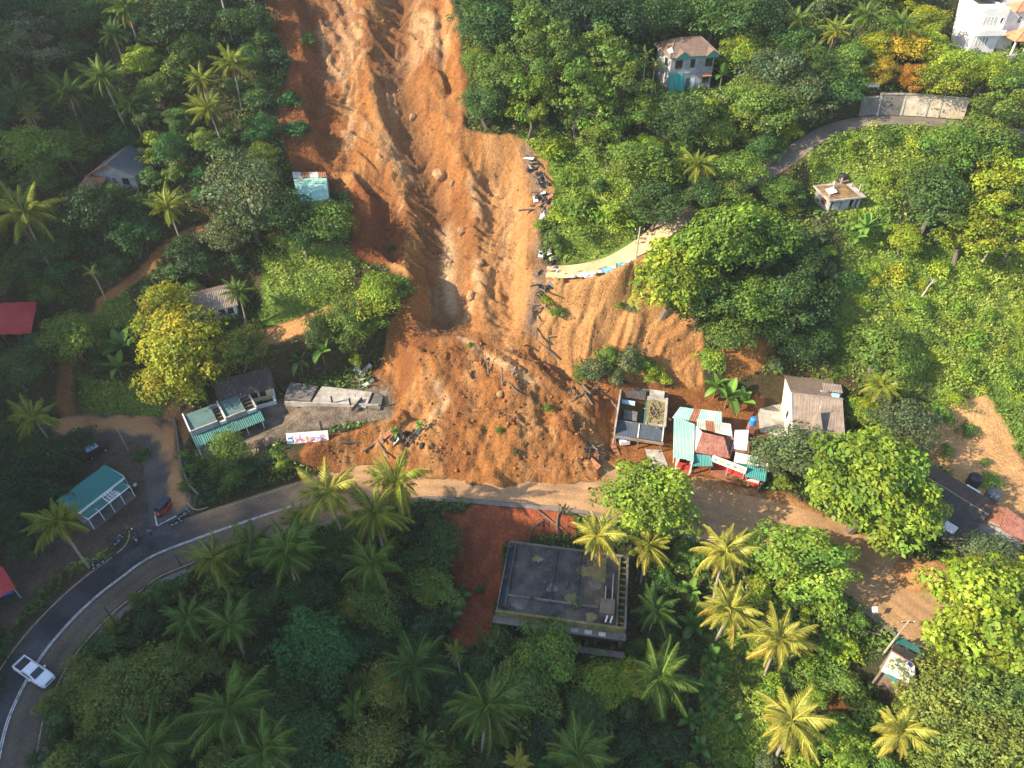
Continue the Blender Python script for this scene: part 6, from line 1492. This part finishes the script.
def motorcycle(lab, px, py, ang, colour, group='motorcycles at the junction'):
    p = on_plane(px, py); t = thing('motorcycle', lab, 'motorcycle', p, ang, group); cm = mat('bike_paint_' + colour[0], colour[1], .35, .1)
    wheel(t, -.62, 0, .30, .12, 12); wheel(t, .66, 0, .30, .11, 12)
    obj('tank', loft(MB(), [[(x, -w, z0), (x, w, z0), (x, w * .7, z1), (x, -w * .7, z1)] for x, w, z0, z1 in ((-.12, .10, .62, .80), (.12, .16, .60, .92), (.36, .13, .62, .90), (.5, .06, .66, .82))]), cm, t)
    obj('seat', loft(MB(), [[(x, -w, z0), (x, w, z0), (x, w * .8, z1), (x, -w * .8, z1)] for x, w, z0, z1 in ((-.85, .08, .72, .80), (-.6, .13, .66, .79), (-.1, .11, .64, .75))]), black_pl, t)
    obj('engine', MB().box(-.18, .25, -.14, .14, .22, .58, .03), steel, t); obj('fork', MB().tube([(.66, .09, .3), (.42, .09, .95)], .03, 5).tube([(.66, -.09, .3), (.42, -.09, .95)], .03, 5).box(.40, .48, -.1, .1, .86, .92), steel, t); obj('handlebar', MB().tube([(.26, -.36, 1.02), (.40, -.2, 1.0), (.43, 0, .96), (.40, .2, 1.0), (.26, .36, 1.02)], .022, 5), black_m, t)
    obj('mudguard', MB().box(-.95, -.45, -.06, .06, .61, .66), cm, t); obj('headlight', MB().tube([(.46, 0, .88), (.58, 0, .87)], .09, 8), lamp_g, t); obj('exhaust', MB().tube([(.1, -.17, .25), (-.75, -.19, .32)], .045, 6), steel, t)
    return t
BLK, BLU, RDD = ('black', (.03, .03, .035)), ('blue', (.04, .08, .2)), ('red', (.4, .03, .03))
motorcycle('dark motorcycle nearest the road centre, front of the pair beside the rickshaw', 177, 524, .5, BLK); motorcycle('dark motorcycle parked closest to the muddy verge, right of the rickshaw', 185, 515, .8, BLU)
motorcycle('blue-grey motorcycle on the verge at the left road edge', 119, 542, 1.1, BLU); motorcycle('black motorcycle standing in the road beside the helmeted rider', 137, 541, -.9, BLK)
motorcycle('motorcycle under the rider heading down the left road edge', 99, 566, -2.2, BLK); motorcycle('dark motorcycle parked with others below the buried billboard', 288, 467, 1.9, BLK); motorcycle('red motorcycle parked below the buried billboard', 283, 468, 1.7, RDD)
motorcycle('black motorcycle parked beside the red kiosk', 759, 490, 1.2, BLK, 'motorcycles at the shops')
# covered vehicle in the shaded yard
p = on_plane(97, 453); t = thing('covered_van', 'small dark van half under a pale blue sheet in the shaded yard', 'van', p, heading((90, 456), (104, 448)))
obj('body', loft(MB(), [carsec(-1.7, .7, .3, 1.2), carsec(-1.5, .75, .28, 1.6), carsec(.6, .75, .28, 1.65), carsec(1.1, .74, .28, 1.05), carsec(1.75, .66, .3, .85)]), black_m, t); obj('windscreen', MB().quad((1.12, -.6, 1.08), (1.12, .6, 1.08), (.64, .6, 1.62), (.64, -.6, 1.62)), glass, t)
obj('sheet_cover', MB().slab((-1.2, -.8, 1.70), (.5, -.8, 1.70), (.5, .5, 1.73), (-1.2, .5, 1.75), .05), mat('pale_blue_sheet', (.30, .50, .62), .6, .15), t)
for s in (-1, 1):
    for x in (-1.05, 1.1): wheel(t, x, s * .68, .28, .18, 12)

# ------------------------------------------------------------------ people
skin = mat('brown_skin', (.22, .12, .075), .6, .08); hairm = mat('black_hair', (.012, .010, .010), .6, .1)
def person(lab, px, py, face, shirt, trousers, pose='stand', seat=None, helmet=None):
    """one skinned figure: joints in metres, z up, facing +x"""
    J = {'pelvis': (0, 0, .95), 'spine': (0, 0, 1.18), 'chest': (.01, 0, 1.36), 'neck': (.01, 0, 1.50), 'head': (.03, 0, 1.60), 'crown': (.02, 0, 1.71)}
    R = {'pelvis': .135, 'spine': .125, 'chest': .145, 'neck': .055, 'head': .095, 'crown': .075}
    E = [('pelvis', 'spine'), ('spine', 'chest'), ('chest', 'neck'), ('neck', 'head'), ('head', 'crown')]
    for s, n in ((1, 'l'), (-1, 'r')):
        if pose == 'sit':
            J.update({n + 'hip': (.05, s * .10, .92), n + 'knee': (.46, s * .20, .82), n + 'ankle': (.34, s * .19, .42), n + 'toe': (.50, s * .20, .36), n + 'sh': (.02, s * .19, 1.40), n + 'el': (.24, s * .27, 1.20), n + 'wr': (.46, s * .28, 1.16), n + 'ha': (.53, s * .28, 1.17)})
        else:
            st = .16 * s if pose == 'walk' else .03 * s
            J.update({n + 'hip': (0, s * .10, .90), n + 'knee': (st * .6 + .03, s * .11, .50), n + 'ankle': (st, s * .11, .08), n + 'toe': (st + .16, s * .13, .04), n + 'sh': (.01, s * .19, 1.40), n + 'el': (-st * .6, s * .25, 1.13), n + 'wr': (-st * .8 + .08, s * .25, .90), n + 'ha': (-st * .8 + .12, s * .25, .80)})
        R.update({n + 'hip': .10, n + 'knee': .062, n + 'ankle': .042, n + 'toe': .035, n + 'sh': .062, n + 'el': .044, n + 'wr': .030, n + 'ha': .038})
        E += [('pelvis', n + 'hip'), (n + 'hip', n + 'knee'), (n + 'knee', n + 'ankle'), (n + 'ankle', n + 'toe'), ('chest', n + 'sh'), (n + 'sh', n + 'el'), (n + 'el', n + 'wr'), (n + 'wr', n + 'ha')]
    keys = list(J); dz = 0 if seat is None else seat - .80
    me = bpy.data.meshes.new('body'); me.from_pydata([(J[k][0], J[k][1], J[k][2] + dz) for k in keys], [(keys.index(a), keys.index(c)) for a, c in E], []); me.update()
    o = bpy.data.objects.new('tmp', me); COL.objects.link(o); o.modifiers.new('skin', 'SKIN'); sub = o.modifiers.new('sub', 'SUBSURF'); sub.levels = 1
    for i, k in enumerate(keys):
        sv = me.skin_vertices[0].data[i]; sv.radius = (R[k], R[k]); sv.use_root = (k == 'pelvis')
    bpy.context.view_layer.update(); dg = bpy.context.evaluated_depsgraph_get(); bm_ = bpy.data.meshes.new_from_object(o.evaluated_get(dg)); bpy.data.objects.remove(o)
    bm_.name = 'body'; bm_.materials.clear()
    for m_ in (skin, mat('shirt_' + shirt[0], shirt[1], .8, .15, 4), mat('trousers_' + trousers[0], trousers[1], .85, .15, 4), hairm): bm_.materials.append(m_)
    for f in bm_.polygons:
        c = f.center; z = c.z - dz; arm = abs(c.y) > .215 and z < 1.32 and (z > .76) and pose != 'sit'
        low = z < (.98 if pose != 'sit' else 1.0)
        if pose == 'sit': arm_skin = abs(c.y) > .2 and c.x > .30 and z > 1.05; i = 0 if arm_skin or z > 1.47 else (1 if z > 1.0 else 2)
        else: i = 0 if (arm and z < 1.10) or z > 1.47 else (1 if (z > .98 or arm) else 2)
        if z < (.10 if pose != 'sit' else .44): i = 3
        if z > 1.60 and c.x < .07 or z > 1.68: i = 3
        f.material_index = i; f.use_smooth = True
    p = on_plane(px, py); t = thing('person', lab, 'person', p, face); obj('body', bm_, None, t)
    if helmet:
        obj('helmet', MB().tube([(.02, 0, 1.57 + dz), (.02, 0, 1.66 + dz), (.02, 0, 1.74 + dz), (.02, 0, 1.78 + dz)], [.125, .14, .11, .04], 10), mat('helmet_' + helmet[0], helmet[1], .3, .05), t)
    return t
Wt, Gy, Nv, Kh = ('white', (.6, .6, .58)), ('grey', (.22, .22, .24)), ('navy', (.03, .04, .08)), ('khaki', (.2, .16, .1))
person('person in pale shirt standing by the teal shop porch', 138, 490, -.6, Wt, Nv); person('person in grey shirt walking alone across the dark road', 152, 536, -1.2, Gy, Nv, 'walk')
person('person with white helmet standing beside the black motorcycle in the road', 136, 536, -2.2, Nv, Gy, helmet=Wt); person('person in khaki shirt standing at the left verge marking', 130, 533, -1.0, Kh, Nv)
person('person in dark clothes riding down the left road edge', 99, 566, -2.2, Nv, Nv, 'sit', seat=.80, helmet=Gy); person('person in dark clothes beside the kiosk motorcycle', 762, 487, 2.4, Nv, Gy)

# ------------------------------------------------------------------ poles, cones, fences
def pole(lab, base, H, lean=(0, 0), arm=True, r=.14, name='utility_pole'):
    t = thing(name, lab, 'pole', base); obj('post', MB().tube([(0, 0, -.4), (lean[0] * .5, lean[1] * .5, H / 2), (lean[0], lean[1], H)], [r, r * .85, r * .65], 8), wood_d if 'dark' in lab else concrete_l, t)
    if arm:
        c = obj('crossarm', MB().box(lean[0] - .8, lean[0] + .8, lean[1] - .05, lean[1] + .05, H - .55, H - .43), wood_d, t)
        for k in (-.7, 0, .7): obj('insulator', MB().tube([(lean[0] + k, lean[1], H - .43), (lean[0] + k, lean[1], H - .25)], .05, 6), plaster_w, c)
    return t
b0 = hit(ground, 636, 258); pole('grey utility pole beside the broken hill road', b0, 5.6)
pole('dark utility pole at the inner edge of the left road curve', tuple(on_plane(121, 631)), 5.5, arm=False, r=.13); pole('pale leaning utility pole in front of the zinc-roofed shack', tuple(on_plane(884, 653)), 6.5, (.9, .6), arm=True)
pole('slim lamp post at the yard corner near the side road bend', tuple(on_plane(128, 450)), 5.0, arm=False, r=.07, name='lamp_post'); pole('slim lamp post in the shaded yard left of the van', tuple(on_plane(84, 458)), 4.2, arm=False, r=.07, name='lamp_post')
pole('short dark post at the roadside below the junction palms', tuple(on_plane(181, 566)), 2.6, arm=False, r=.10, name='roadside_post')
for k, (px, py) in enumerate(((270, 471), (277, 470), (294, 466))):
    t = thing('traffic_cone', ('orange traffic cone leftmost below the billboard', 'orange traffic cone in the middle of three below the billboard', 'orange traffic cone nearest the toe of the slide')[k], 'cone', on_plane(px, py)); obj('base', MB().box(-.22, .22, -.22, .22, 0, .05), red_pl, t)
    c = obj('cone', MB().tube([(0, 0, .05), (0, 0, .8)], [.17, .04], 10), mat('cone_orange', (.65, .09, .03), .5, .1), t); obj('band', MB().tube([(0, 0, .40), (0, 0, .56)], [.117, .090], 10), plaster_w, c)
p = on_plane(884, 616 - 4); t = thing('road_sign', 'small white square sign at the lower edge of the muddy road', 'sign', on_plane(871, 618)); obj('post', MB().tube([(0, 0, -.3), (0, 0, 1.5)], .04, 6), steel, t); obj('plate', MB().slab((-.35, -.05, 1.45), (.35, -.05, 1.45), (.35, .45, 1.9), (-.35, .45, 1.9), .03), white_metal, t)
# low verge walls
for pts_, lab in (([(176, 420), (179, 445), (183, 470), (190, 488), (200, 497)], 'low stained concrete wall along the right side of the muddy side road'),):
    w_ = thing('boundary_wall', lab, 'wall', on_plane(*pts_[0])); o0 = Vector(w_.location)
    for q0, q1 in zip(pts_[:-1], pts_[1:]):
        a, c = Vector(on_plane(*q0)) - o0, Vector(on_plane(*q1)) - o0; n2 = Vector((-(c - a).y, (c - a).x, 0)).normalized() * .12; a2 = a.lerp(c, .012)
        obj('wall_panel', MB().hexa([a2 - n2, c - n2, c + n2, a2 + n2], [q + Vector((0, 0, .75)) for q in (a2 - n2, c - n2, c + n2, a2 + n2)]), concrete, w_)
# green board fence by the shops
t = thing('green_fence', 'dark green sheet fence between the shops and the billboard', 'fence', on_plane(235, 476), heading((235, 476), (280, 463)))
for k in range(6): obj('fence_sheet', MB().sheet((k * 1.1, 0, 0), (k * 1.1 + 1.08, 0, 0), (k * 1.1 + 1.08, 0, 1.5), (k * 1.1, 0, 1.5), 5), teal_d if k % 3 else mat('green_fence_paint', (.04, .16, .06), .6), t); obj('post', MB().box(k * 1.1 - .05, k * 1.1 + .05, .04, .12, -.2, 1.6), steel, t)

# ------------------------------------------------------------------ debris
SEEN = {}
def debris(px, py, n, spread, kinds, lab, group, L0=2.2, zoff=.1):
    for k in range(n):
        qx, qy = px + random.gauss(0, spread[0]), py + random.gauss(0, spread[1]); p = hit(ground, qx, qy); kd = kinds[k % len(kinds)]; l = L0 * random.uniform(.5, 1.2)
        rot = (random.gauss(0, .3), random.gauss(.0, .35), random.uniform(0, 3.14))
        if kd == 'plank': mb, m_, nm, ct = MB().box(-l / 2, l / 2, -.11, .11, -.04, .05), wood if k % 2 else wood_d, 'timber_plank', 'plank'
        elif kd == 'log': mb, m_, nm, ct = MB().tube([(-l, 0, 0), (-l * .3, .08, .06), (l * .4, -.05, .03), (l, .06, .1)], [.16, .14, .12, .07], 7), bark, 'fallen_log', 'log'
        elif kd == 'sheet': mb, m_, nm, ct = MB().sheet((-l / 2, -.4, 0), (l / 2, -.4, .12), (l / 2, .4, .2), (-l / 2, .4, 0), 5, .03), (zinc, white_metal, turq_l, rust)[k % 4], 'torn_roof_sheet', 'roof sheet'
        else: mb, m_, nm, ct = MB().hexa([(-l * .3, -.3, -.2), (l * .3, -.35, -.2), (l * .25, .35, -.2), (-l * .3, .3, -.2)], [(-l * .22, -.25, .22), (l * .2, -.3, .3), (l * .22, .25, .26), (-l * .26, .2, .2)]), (concrete_l, concrete, black_pl)[k % 3], 'concrete_chunk', 'rubble'
        o = obj(nm, mb, m_, loc=(float(p[0]), float(p[1]), float(p[2]) + zoff + .06 * random.random()), rot=rot)
        SEEN.setdefault((group, lab), []).append((o, qx, qy, nm.replace('_', ' '), ct))
random.seed(21)
A_ = ['plank', 'sheet', 'chunk', 'plank', 'log', 'chunk']
debris(534, 168, 16, (3, 8), A_, 'top of the right-hand debris strip', 'debris strip'); debris(541, 195, 30, (4, 11), A_, 'middle of the right-hand debris strip', 'debris strip'); debris(547, 262, 18, (5, 7), ['chunk', 'sheet', 'plank', 'chunk'], 'broken hill road end', 'hill road debris'); debris(543, 285, 10, (4, 9), ['log', 'plank', 'chunk'], 'foot of the broken hill road', 'hill road debris')
debris(361, 368, 12, (4, 9), ['sheet', 'chunk', 'sheet', 'plank'], 'white wreckage heap above the ruin', 'wreckage heap'); debris(362, 390, 9, (7, 7), ['plank', 'chunk'], 'lower wreckage heap above the ruin', 'wreckage heap'); debris(396, 438, 7, (9, 3), ['sheet', 'plank', 'chunk'], 'middle of the toe above the road', 'toe wreckage')
debris(598, 455, 14, (7, 5), ['plank', 'log', 'plank', 'sheet'], 'splintered pile beside the damaged house', 'splintered pile'); debris(590, 392, 10, (10, 7), ['log', 'plank'], 'foot of the orange cliff', 'cliff foot timber', 2.6); debris(560, 520, 9, (10, 7), ['plank', 'log'], 'red bank above the concrete building', 'bank timber'); debris(500, 375, 8, (16, 9), ['log', 'plank'], 'top of the debris cone', 'cone timber', 2.4)
debris(410, 440, 9, (14, 5), ['log', 'plank', 'chunk'], 'upper toe left of the cone', 'toe branches', 2.0); debris(540, 340, 8, (9, 22), ['log', 'plank'], 'dark seam left of the cliff', 'seam timber', 2.4); debris(355, 444, 3, (14, 2), ['log'], 'left arm of the toe', 'toe logs', 3.0); debris(850, 625, 8, (10, 6), ['plank', 'log'], 'bank below the muddy road', 'bank brush'); debris(905, 548, 8, (7, 4), ['log', 'plank'], 'verge right of the big green tree', 'verge brush')
ORD = ['first', 'second', 'third', 'fourth', 'fifth', 'sixth', 'seventh', 'eighth', 'ninth', 'tenth', 'eleventh', 'twelfth', 'thirteenth', 'fourteenth', 'fifteenth', 'sixteenth', 'seventeenth', 'eighteenth', 'nineteenth', 'twentieth', 'twenty-first', 'twenty-second', 'twenty-third', 'twenty-fourth', 'twenty-fifth']
for (group, lab), L_ in SEEN.items():
    by = {}
    for it in L_: by.setdefault(it[3], []).append(it)
    for nm, items in by.items():
        items.sort(key=lambda it: it[1])
        for k, (o, qx, qy, _, ct) in enumerate(items):
            tag(o, (f'{nm} at the {lab}' if len(items) == 1 else f'{ORD[k]} {nm} from left at the {lab}'), ct, group)
# sacks and tarpaulins along the broken road edge
pts, hw = PATHS['broken_road']; pxr = np.array([proj(*q) for q in pts]); nb = normals2(pts)
k0, k1 = int(np.argmax(pxr[:, 0] > 572)), int(np.argmax(pxr[:, 0] > 620)); cnt = 0
SACK = mesh_from(loft(MB(), [[(x, -w, -h), (x, w, -h), (x, w * 1.1, h * .4), (x, 0, h), (x, -w * 1.1, h * .4)] for x, w, h in ((-.45, .12, .06), (-.38, .24, .15), (0, .28, .18), (.38, .24, .15), (.45, .12, .06))]), 'sandbag'); SACK.materials.append(mat('sandbag_white', (.50, .52, .52), .8, .25, 2)); SACK.polygons.foreach_set('use_smooth', [True] * len(SACK.polygons))
nS = 11
for k in range(nS):
    i = int(k0 + (k1 - k0) * k / (nS - 1)); q = pts[i, :2] - nb[i] * (hw - .1)
    o = obj('sandbag', SACK, None, loc=(float(q[0]), float(q[1]), float(pts[i, 2]) + .20), rot=(0, 0, math.atan2(nb[i][1], nb[i][0]) - math.pi / 2 + random.gauss(0, .2))); tag(o, f'{ORD[k]} white sandbag from the left along the broken hill road edge', 'sandbag', 'sandbags on the broken road edge')
for k, (fx, cc) in enumerate(((.25, (.38, .45, .50)), (.72, (.16, .42, .52)), (.93, (.10, .38, .42)))):
    i = int(k0 + (k1 - k0) * fx); c = pts[i]; tn = Vector((nb[i][1], -nb[i][0], 0)); nn = Vector((-nb[i][0], -nb[i][1], 0)); b = MB(); n = 8
    for a_ in range(n + 1):
        for j in range(4):
            q = Vector(c) + tn * ((a_ / n - .5) * 2.3) + nn * (hw - .35 + .22 * j + .1 * math.sin(a_ * 2.3 + k)); b.v.append((q.x, q.y, c[2] + (.44, .46, .30, -.15)[j] + .11 * math.sin(a_ * 1.9 + j * 2)))
    for a_ in range(n):
        for j in range(3): b.f.append((a_ * 4 + j, a_ * 4 + j + 1, a_ * 4 + j + 5, a_ * 4 + j + 4))
    o = obj('tarpaulin', b, mat('edge_tarp_%d' % k, cc, .5, .2, 2), smooth_shade=True); tag(o, ('pale grey-blue tarpaulin over the left sandbags on the road edge', 'light blue tarpaulin hanging over the road edge in the middle', 'teal tarpaulin at the right end of the road edge sandbags')[k], 'tarpaulin')

# ------------------------------------------------------------------ boulders and clods on the slide
rockm = mat('earth_boulder', (.30, .16, .075), .95, .35, 1.5, .6, 4, stain=(.42, .27, .14), stain_amt=.7)
def rock_mesh(seed, sub=2):
    bm = bmesh.new(); bmesh.ops.create_icosphere(bm, subdivisions=sub, radius=1.0); rg = np.random.default_rng(seed); off = rg.uniform(0, 50, 2)
    for v in bm.verts:
        c = v.co; n = float(vnoise(np.array([c.x * 1.3 + off[0] + c.z]), np.array([c.y * 1.3 + off[1] - c.z]), seed)[0]); v.co = c * (.65 + .6 * n)
    me = bpy.data.meshes.new('boulder'); bm.to_mesh(me); bm.free(); me.materials.append(rockm); return me
ROCKS = [rock_mesh(i) for i in range(5)]
places = [(440, 176, 1.5, 'large brown boulder in the middle of the landslide channel'), (452, 184, .7, 'small boulder right of the large boulder in the channel'), (471, 297, 1.1, 'boulder above the debris cone apex'), (480, 262, .8, 'pale boulder on the right side of the channel floor'), (462, 232, .9, 'boulder left of the pale rock face in the channel'),
          (413, 118, .8, 'boulder at the upper left of the channel'), (500, 395, .7, 'boulder near the top of the debris cone'), (515, 128, .6, 'grey rock at the grassy top of the right bank')]
for k, (px, py, r, lab) in enumerate(places):
    p = hit(ground, px, py); o = obj('boulder', ROCKS[k % 5], None, loc=(float(p[0]), float(p[1]), float(p[2]) + r * .15), rot=(k, k * 2.1, k * .7)); o.scale = (r, r * .85, r * .7); tag(o, lab, 'boulder', 'boulders on the slide')
rng = np.random.default_rng(77)
ico = bmesh.new(); bmesh.ops.create_icosphere(ico, subdivisions=1, radius=1.0); iv = np.array([v.co[:] for v in ico.verts]); itri = np.array([[v.index for v in f.verts] for f in ico.faces]); ico.free()
fs, fc = Field(soil), Field(cone + .25 * hump + .5 * heap)
N = 60000; x, y = rng.uniform(-60, 62, N), rng.uniform(50, 150, N); s_, c_ = fs(x, y), fc(x, y); cl = fbm(x * .25, y * .25, 3, 88)
ok = rng.random(N) < np.clip((s_ * .08 + c_ * .26) * smooth((cl - .32) * 5), 0, 1); ok &= (s_ > .5) | (c_ > .1); x, y, c_ = x[ok], y[ok], c_[ok]; n = len(x)
r = .06 + .20 * rng.random(n) ** 4 + .05 * c_ * rng.random(n) ** 2
V = iv[None] * (r[:, None, None] * rng.uniform(.6, 1.2, (n, 1, 3))) * (1 + .25 * rng.normal(size=(n, len(iv), 1))); V += np.stack([x, y, ground(x, y) + r * .25], 1)[:, None, :]
T_ = (itri[None] + (np.arange(n) * len(iv))[:, None, None]).reshape(-1, 3)
me = np_mesh('earth_clods', V.reshape(-1, 3), T_); cc = (ORG * .5 + BRN * .2 + LIT * .3) * rng.uniform(.6, 1.15, (n, 1)); set_col(me, np.repeat(cc, len(iv), axis=0))
o = obj('earth_clods', me, attr_mat('clod_earth', var=.2, scale=3, bump=.4)); o['kind'] = 'stuff'; tag(o, 'loose orange earth clods strewn over the landslide', 'earth'); print('clods', n)

# ------------------------------------------------------------------ bare pale trunks in the right-hand wood
pale = mat('bleached_bark', (.42, .38, .32), .85, .2, 3)
for k, (px, py, H, dx, lab) in enumerate(((979, 266, 6.5, 1.3, 'pale bare leaning trunk, left of the trio on the right slope'), (1004, 258, 6.0, 1.2, 'pale bare leaning trunk, middle of the trio on the right slope'), (1016, 254, 5.0, 1.0, 'pale bare leaning trunk, right of the trio at the right edge'), (980, 232, 7.5, .5, 'tall pale trunk rising above the leaning trio on the right slope'), (922, 296, 3.2, .9, 'short pale stick lying in the right slope scrub'), (232, 40, 9.0, -.2, 'tall thin pale trunk near the top left palms'))):
    p = hit(ground, px, py); t = thing('dead_tree', lab, 'trunk', p); obj('trunk', MB().tube([(0, 0, -.3), (dx * .4, .1, H * .5), (dx, .2, H)], [.17, .14, .06], 7), pale, t)
    for j in range(3): z = H * (.6 + .13 * j); obj('branch', MB().tube([(dx * z / H, .15, z), (dx * z / H + .8 * math.cos(j * 2.2 + k), .15 + .8 * math.sin(j * 2.2 + k), z + .7)], [.06, .02], 5), pale, t)
# ------------------------------------------------------------------ plant labels: look, neighbour, then place in a row
LAND = {'the grey two-storey house': (688, 68), 'the white house': (985, 30), 'the ruined hut': (838, 197), 'the teal-roofed house': (312, 187), 'the shaded gable house': (118, 172), 'the red shed': (15, 318), 'the white cottage': (218, 298),
        'the shop row': (228, 420), 'the teal roadside shop': (105, 487), 'the ruined floor': (335, 405), 'the billboard': (305, 440), 'the damaged house': (640, 410), 'the turquoise shop': (695, 440), 'the brown-roofed house': (815, 405), 'the black roof': (950, 510),
        'the zinc-roofed shack': (900, 665), 'the concrete building': (563, 590), 'the pickup truck': (37, 675), 'the retaining wall': (915, 108), 'the hill road pole': (635, 250), 'the landslide top': (370, 20), 'the debris cone': (500, 420), 'the road junction': (165, 515), 'the hill road bend': (800, 150), 'the red earth bank': (470, 560),
        'the bare right bank': (975, 440), 'the orange terrace': (300, 335), 'the dirt track': (125, 285)}
EDGE = {'the bottom edge left of centre': (300, 768), 'the bottom edge centre': (512, 768), 'the bottom edge right of centre': (720, 768), 'the right edge': (1024, 330), 'the top left corner': (0, 0), 'the bottom right corner': (1024, 768), 'the bottom left curve': (110, 720), 'the top edge centre': (560, 0), 'the top edge right of centre': (780, 0), 'the left edge': (0, 420), 'the upper left wood': (190, 60)}
LAND.update(EDGE)
groups = {}
for p in PLANTS:
    nm, (lx, ly) = min(LAND.items(), key=lambda kv: math.hypot(kv[1][0] - p['px'], kv[1][1] - p['py']))
    dx, dy = p['px'] - lx, p['py'] - ly
    rel = ('right of' if dx > 0 else 'left of') if abs(dx) > abs(dy) else ('below' if dy > 0 else 'above')
    if nm in EDGE: rel = 'near'
    size = ''
    p['key'] = (p['colour'], p['kind'], rel, nm); groups.setdefault(p['key'], []).append(p)
ORD2 = ORD
for key, L_ in groups.items():
    colour, kind, rel, nm = key
    L_.sort(key=lambda q: q['px'])
    for k, p in enumerate(L_):
        if len(L_) == 1: lab = f'{colour} {kind} {rel} {nm}'
        else: lab = f'{ORD2[min(k, 19)]} {colour} {kind} from the left {rel} {nm}'
        cat = {'coconut palm': 'palm', 'slender areca palm': 'palm', 'banana plant': 'banana plant'}.get(kind, kind)
        tag(p['o'], lab, cat, {'tree': 'woodland trees', 'bush': 'woodland bushes', 'shrub': 'shrubs on open ground', 'coconut palm': 'coconut palms', 'slender areca palm': 'areca palms', 'banana plant': 'banana plants'}[kind])
for k, o in enumerate(sorted([o for o in COL.objects if o.name.startswith('rubble_sheet')], key=lambda o: o.location.x)): o['label'] = f'{ORD[k]} pale roofing sheet from the left on the concrete yard'
print('tris', sum(len(m.loops) - 2 * len(m.polygons) for m in bpy.data.meshes))

# ------------------------------------------------------------------ thin valley haze
hz = obj('haze', MB().box(-415, 415, -295, 455, -12, 150), None); hz['kind'] = 'stuff'; tag(hz, 'thin pale morning haze filling the valley air', 'haze')
hm = bpy.data.materials.new('valley_haze'); hm.use_nodes = True; hn = hm.node_tree; hn.nodes.clear()
ho = hn.nodes.new('ShaderNodeOutputMaterial'); hv = hn.nodes.new('ShaderNodeVolumePrincipled'); hv.inputs['Color'].default_value = (.86, .93, .95, 1); hv.inputs['Density'].default_value = 0.0002; hv.inputs['Anisotropy'].default_value = 0.2
hn.links.new(hv.outputs[0], ho.inputs['Volume']); hz.data.materials.append(hm)
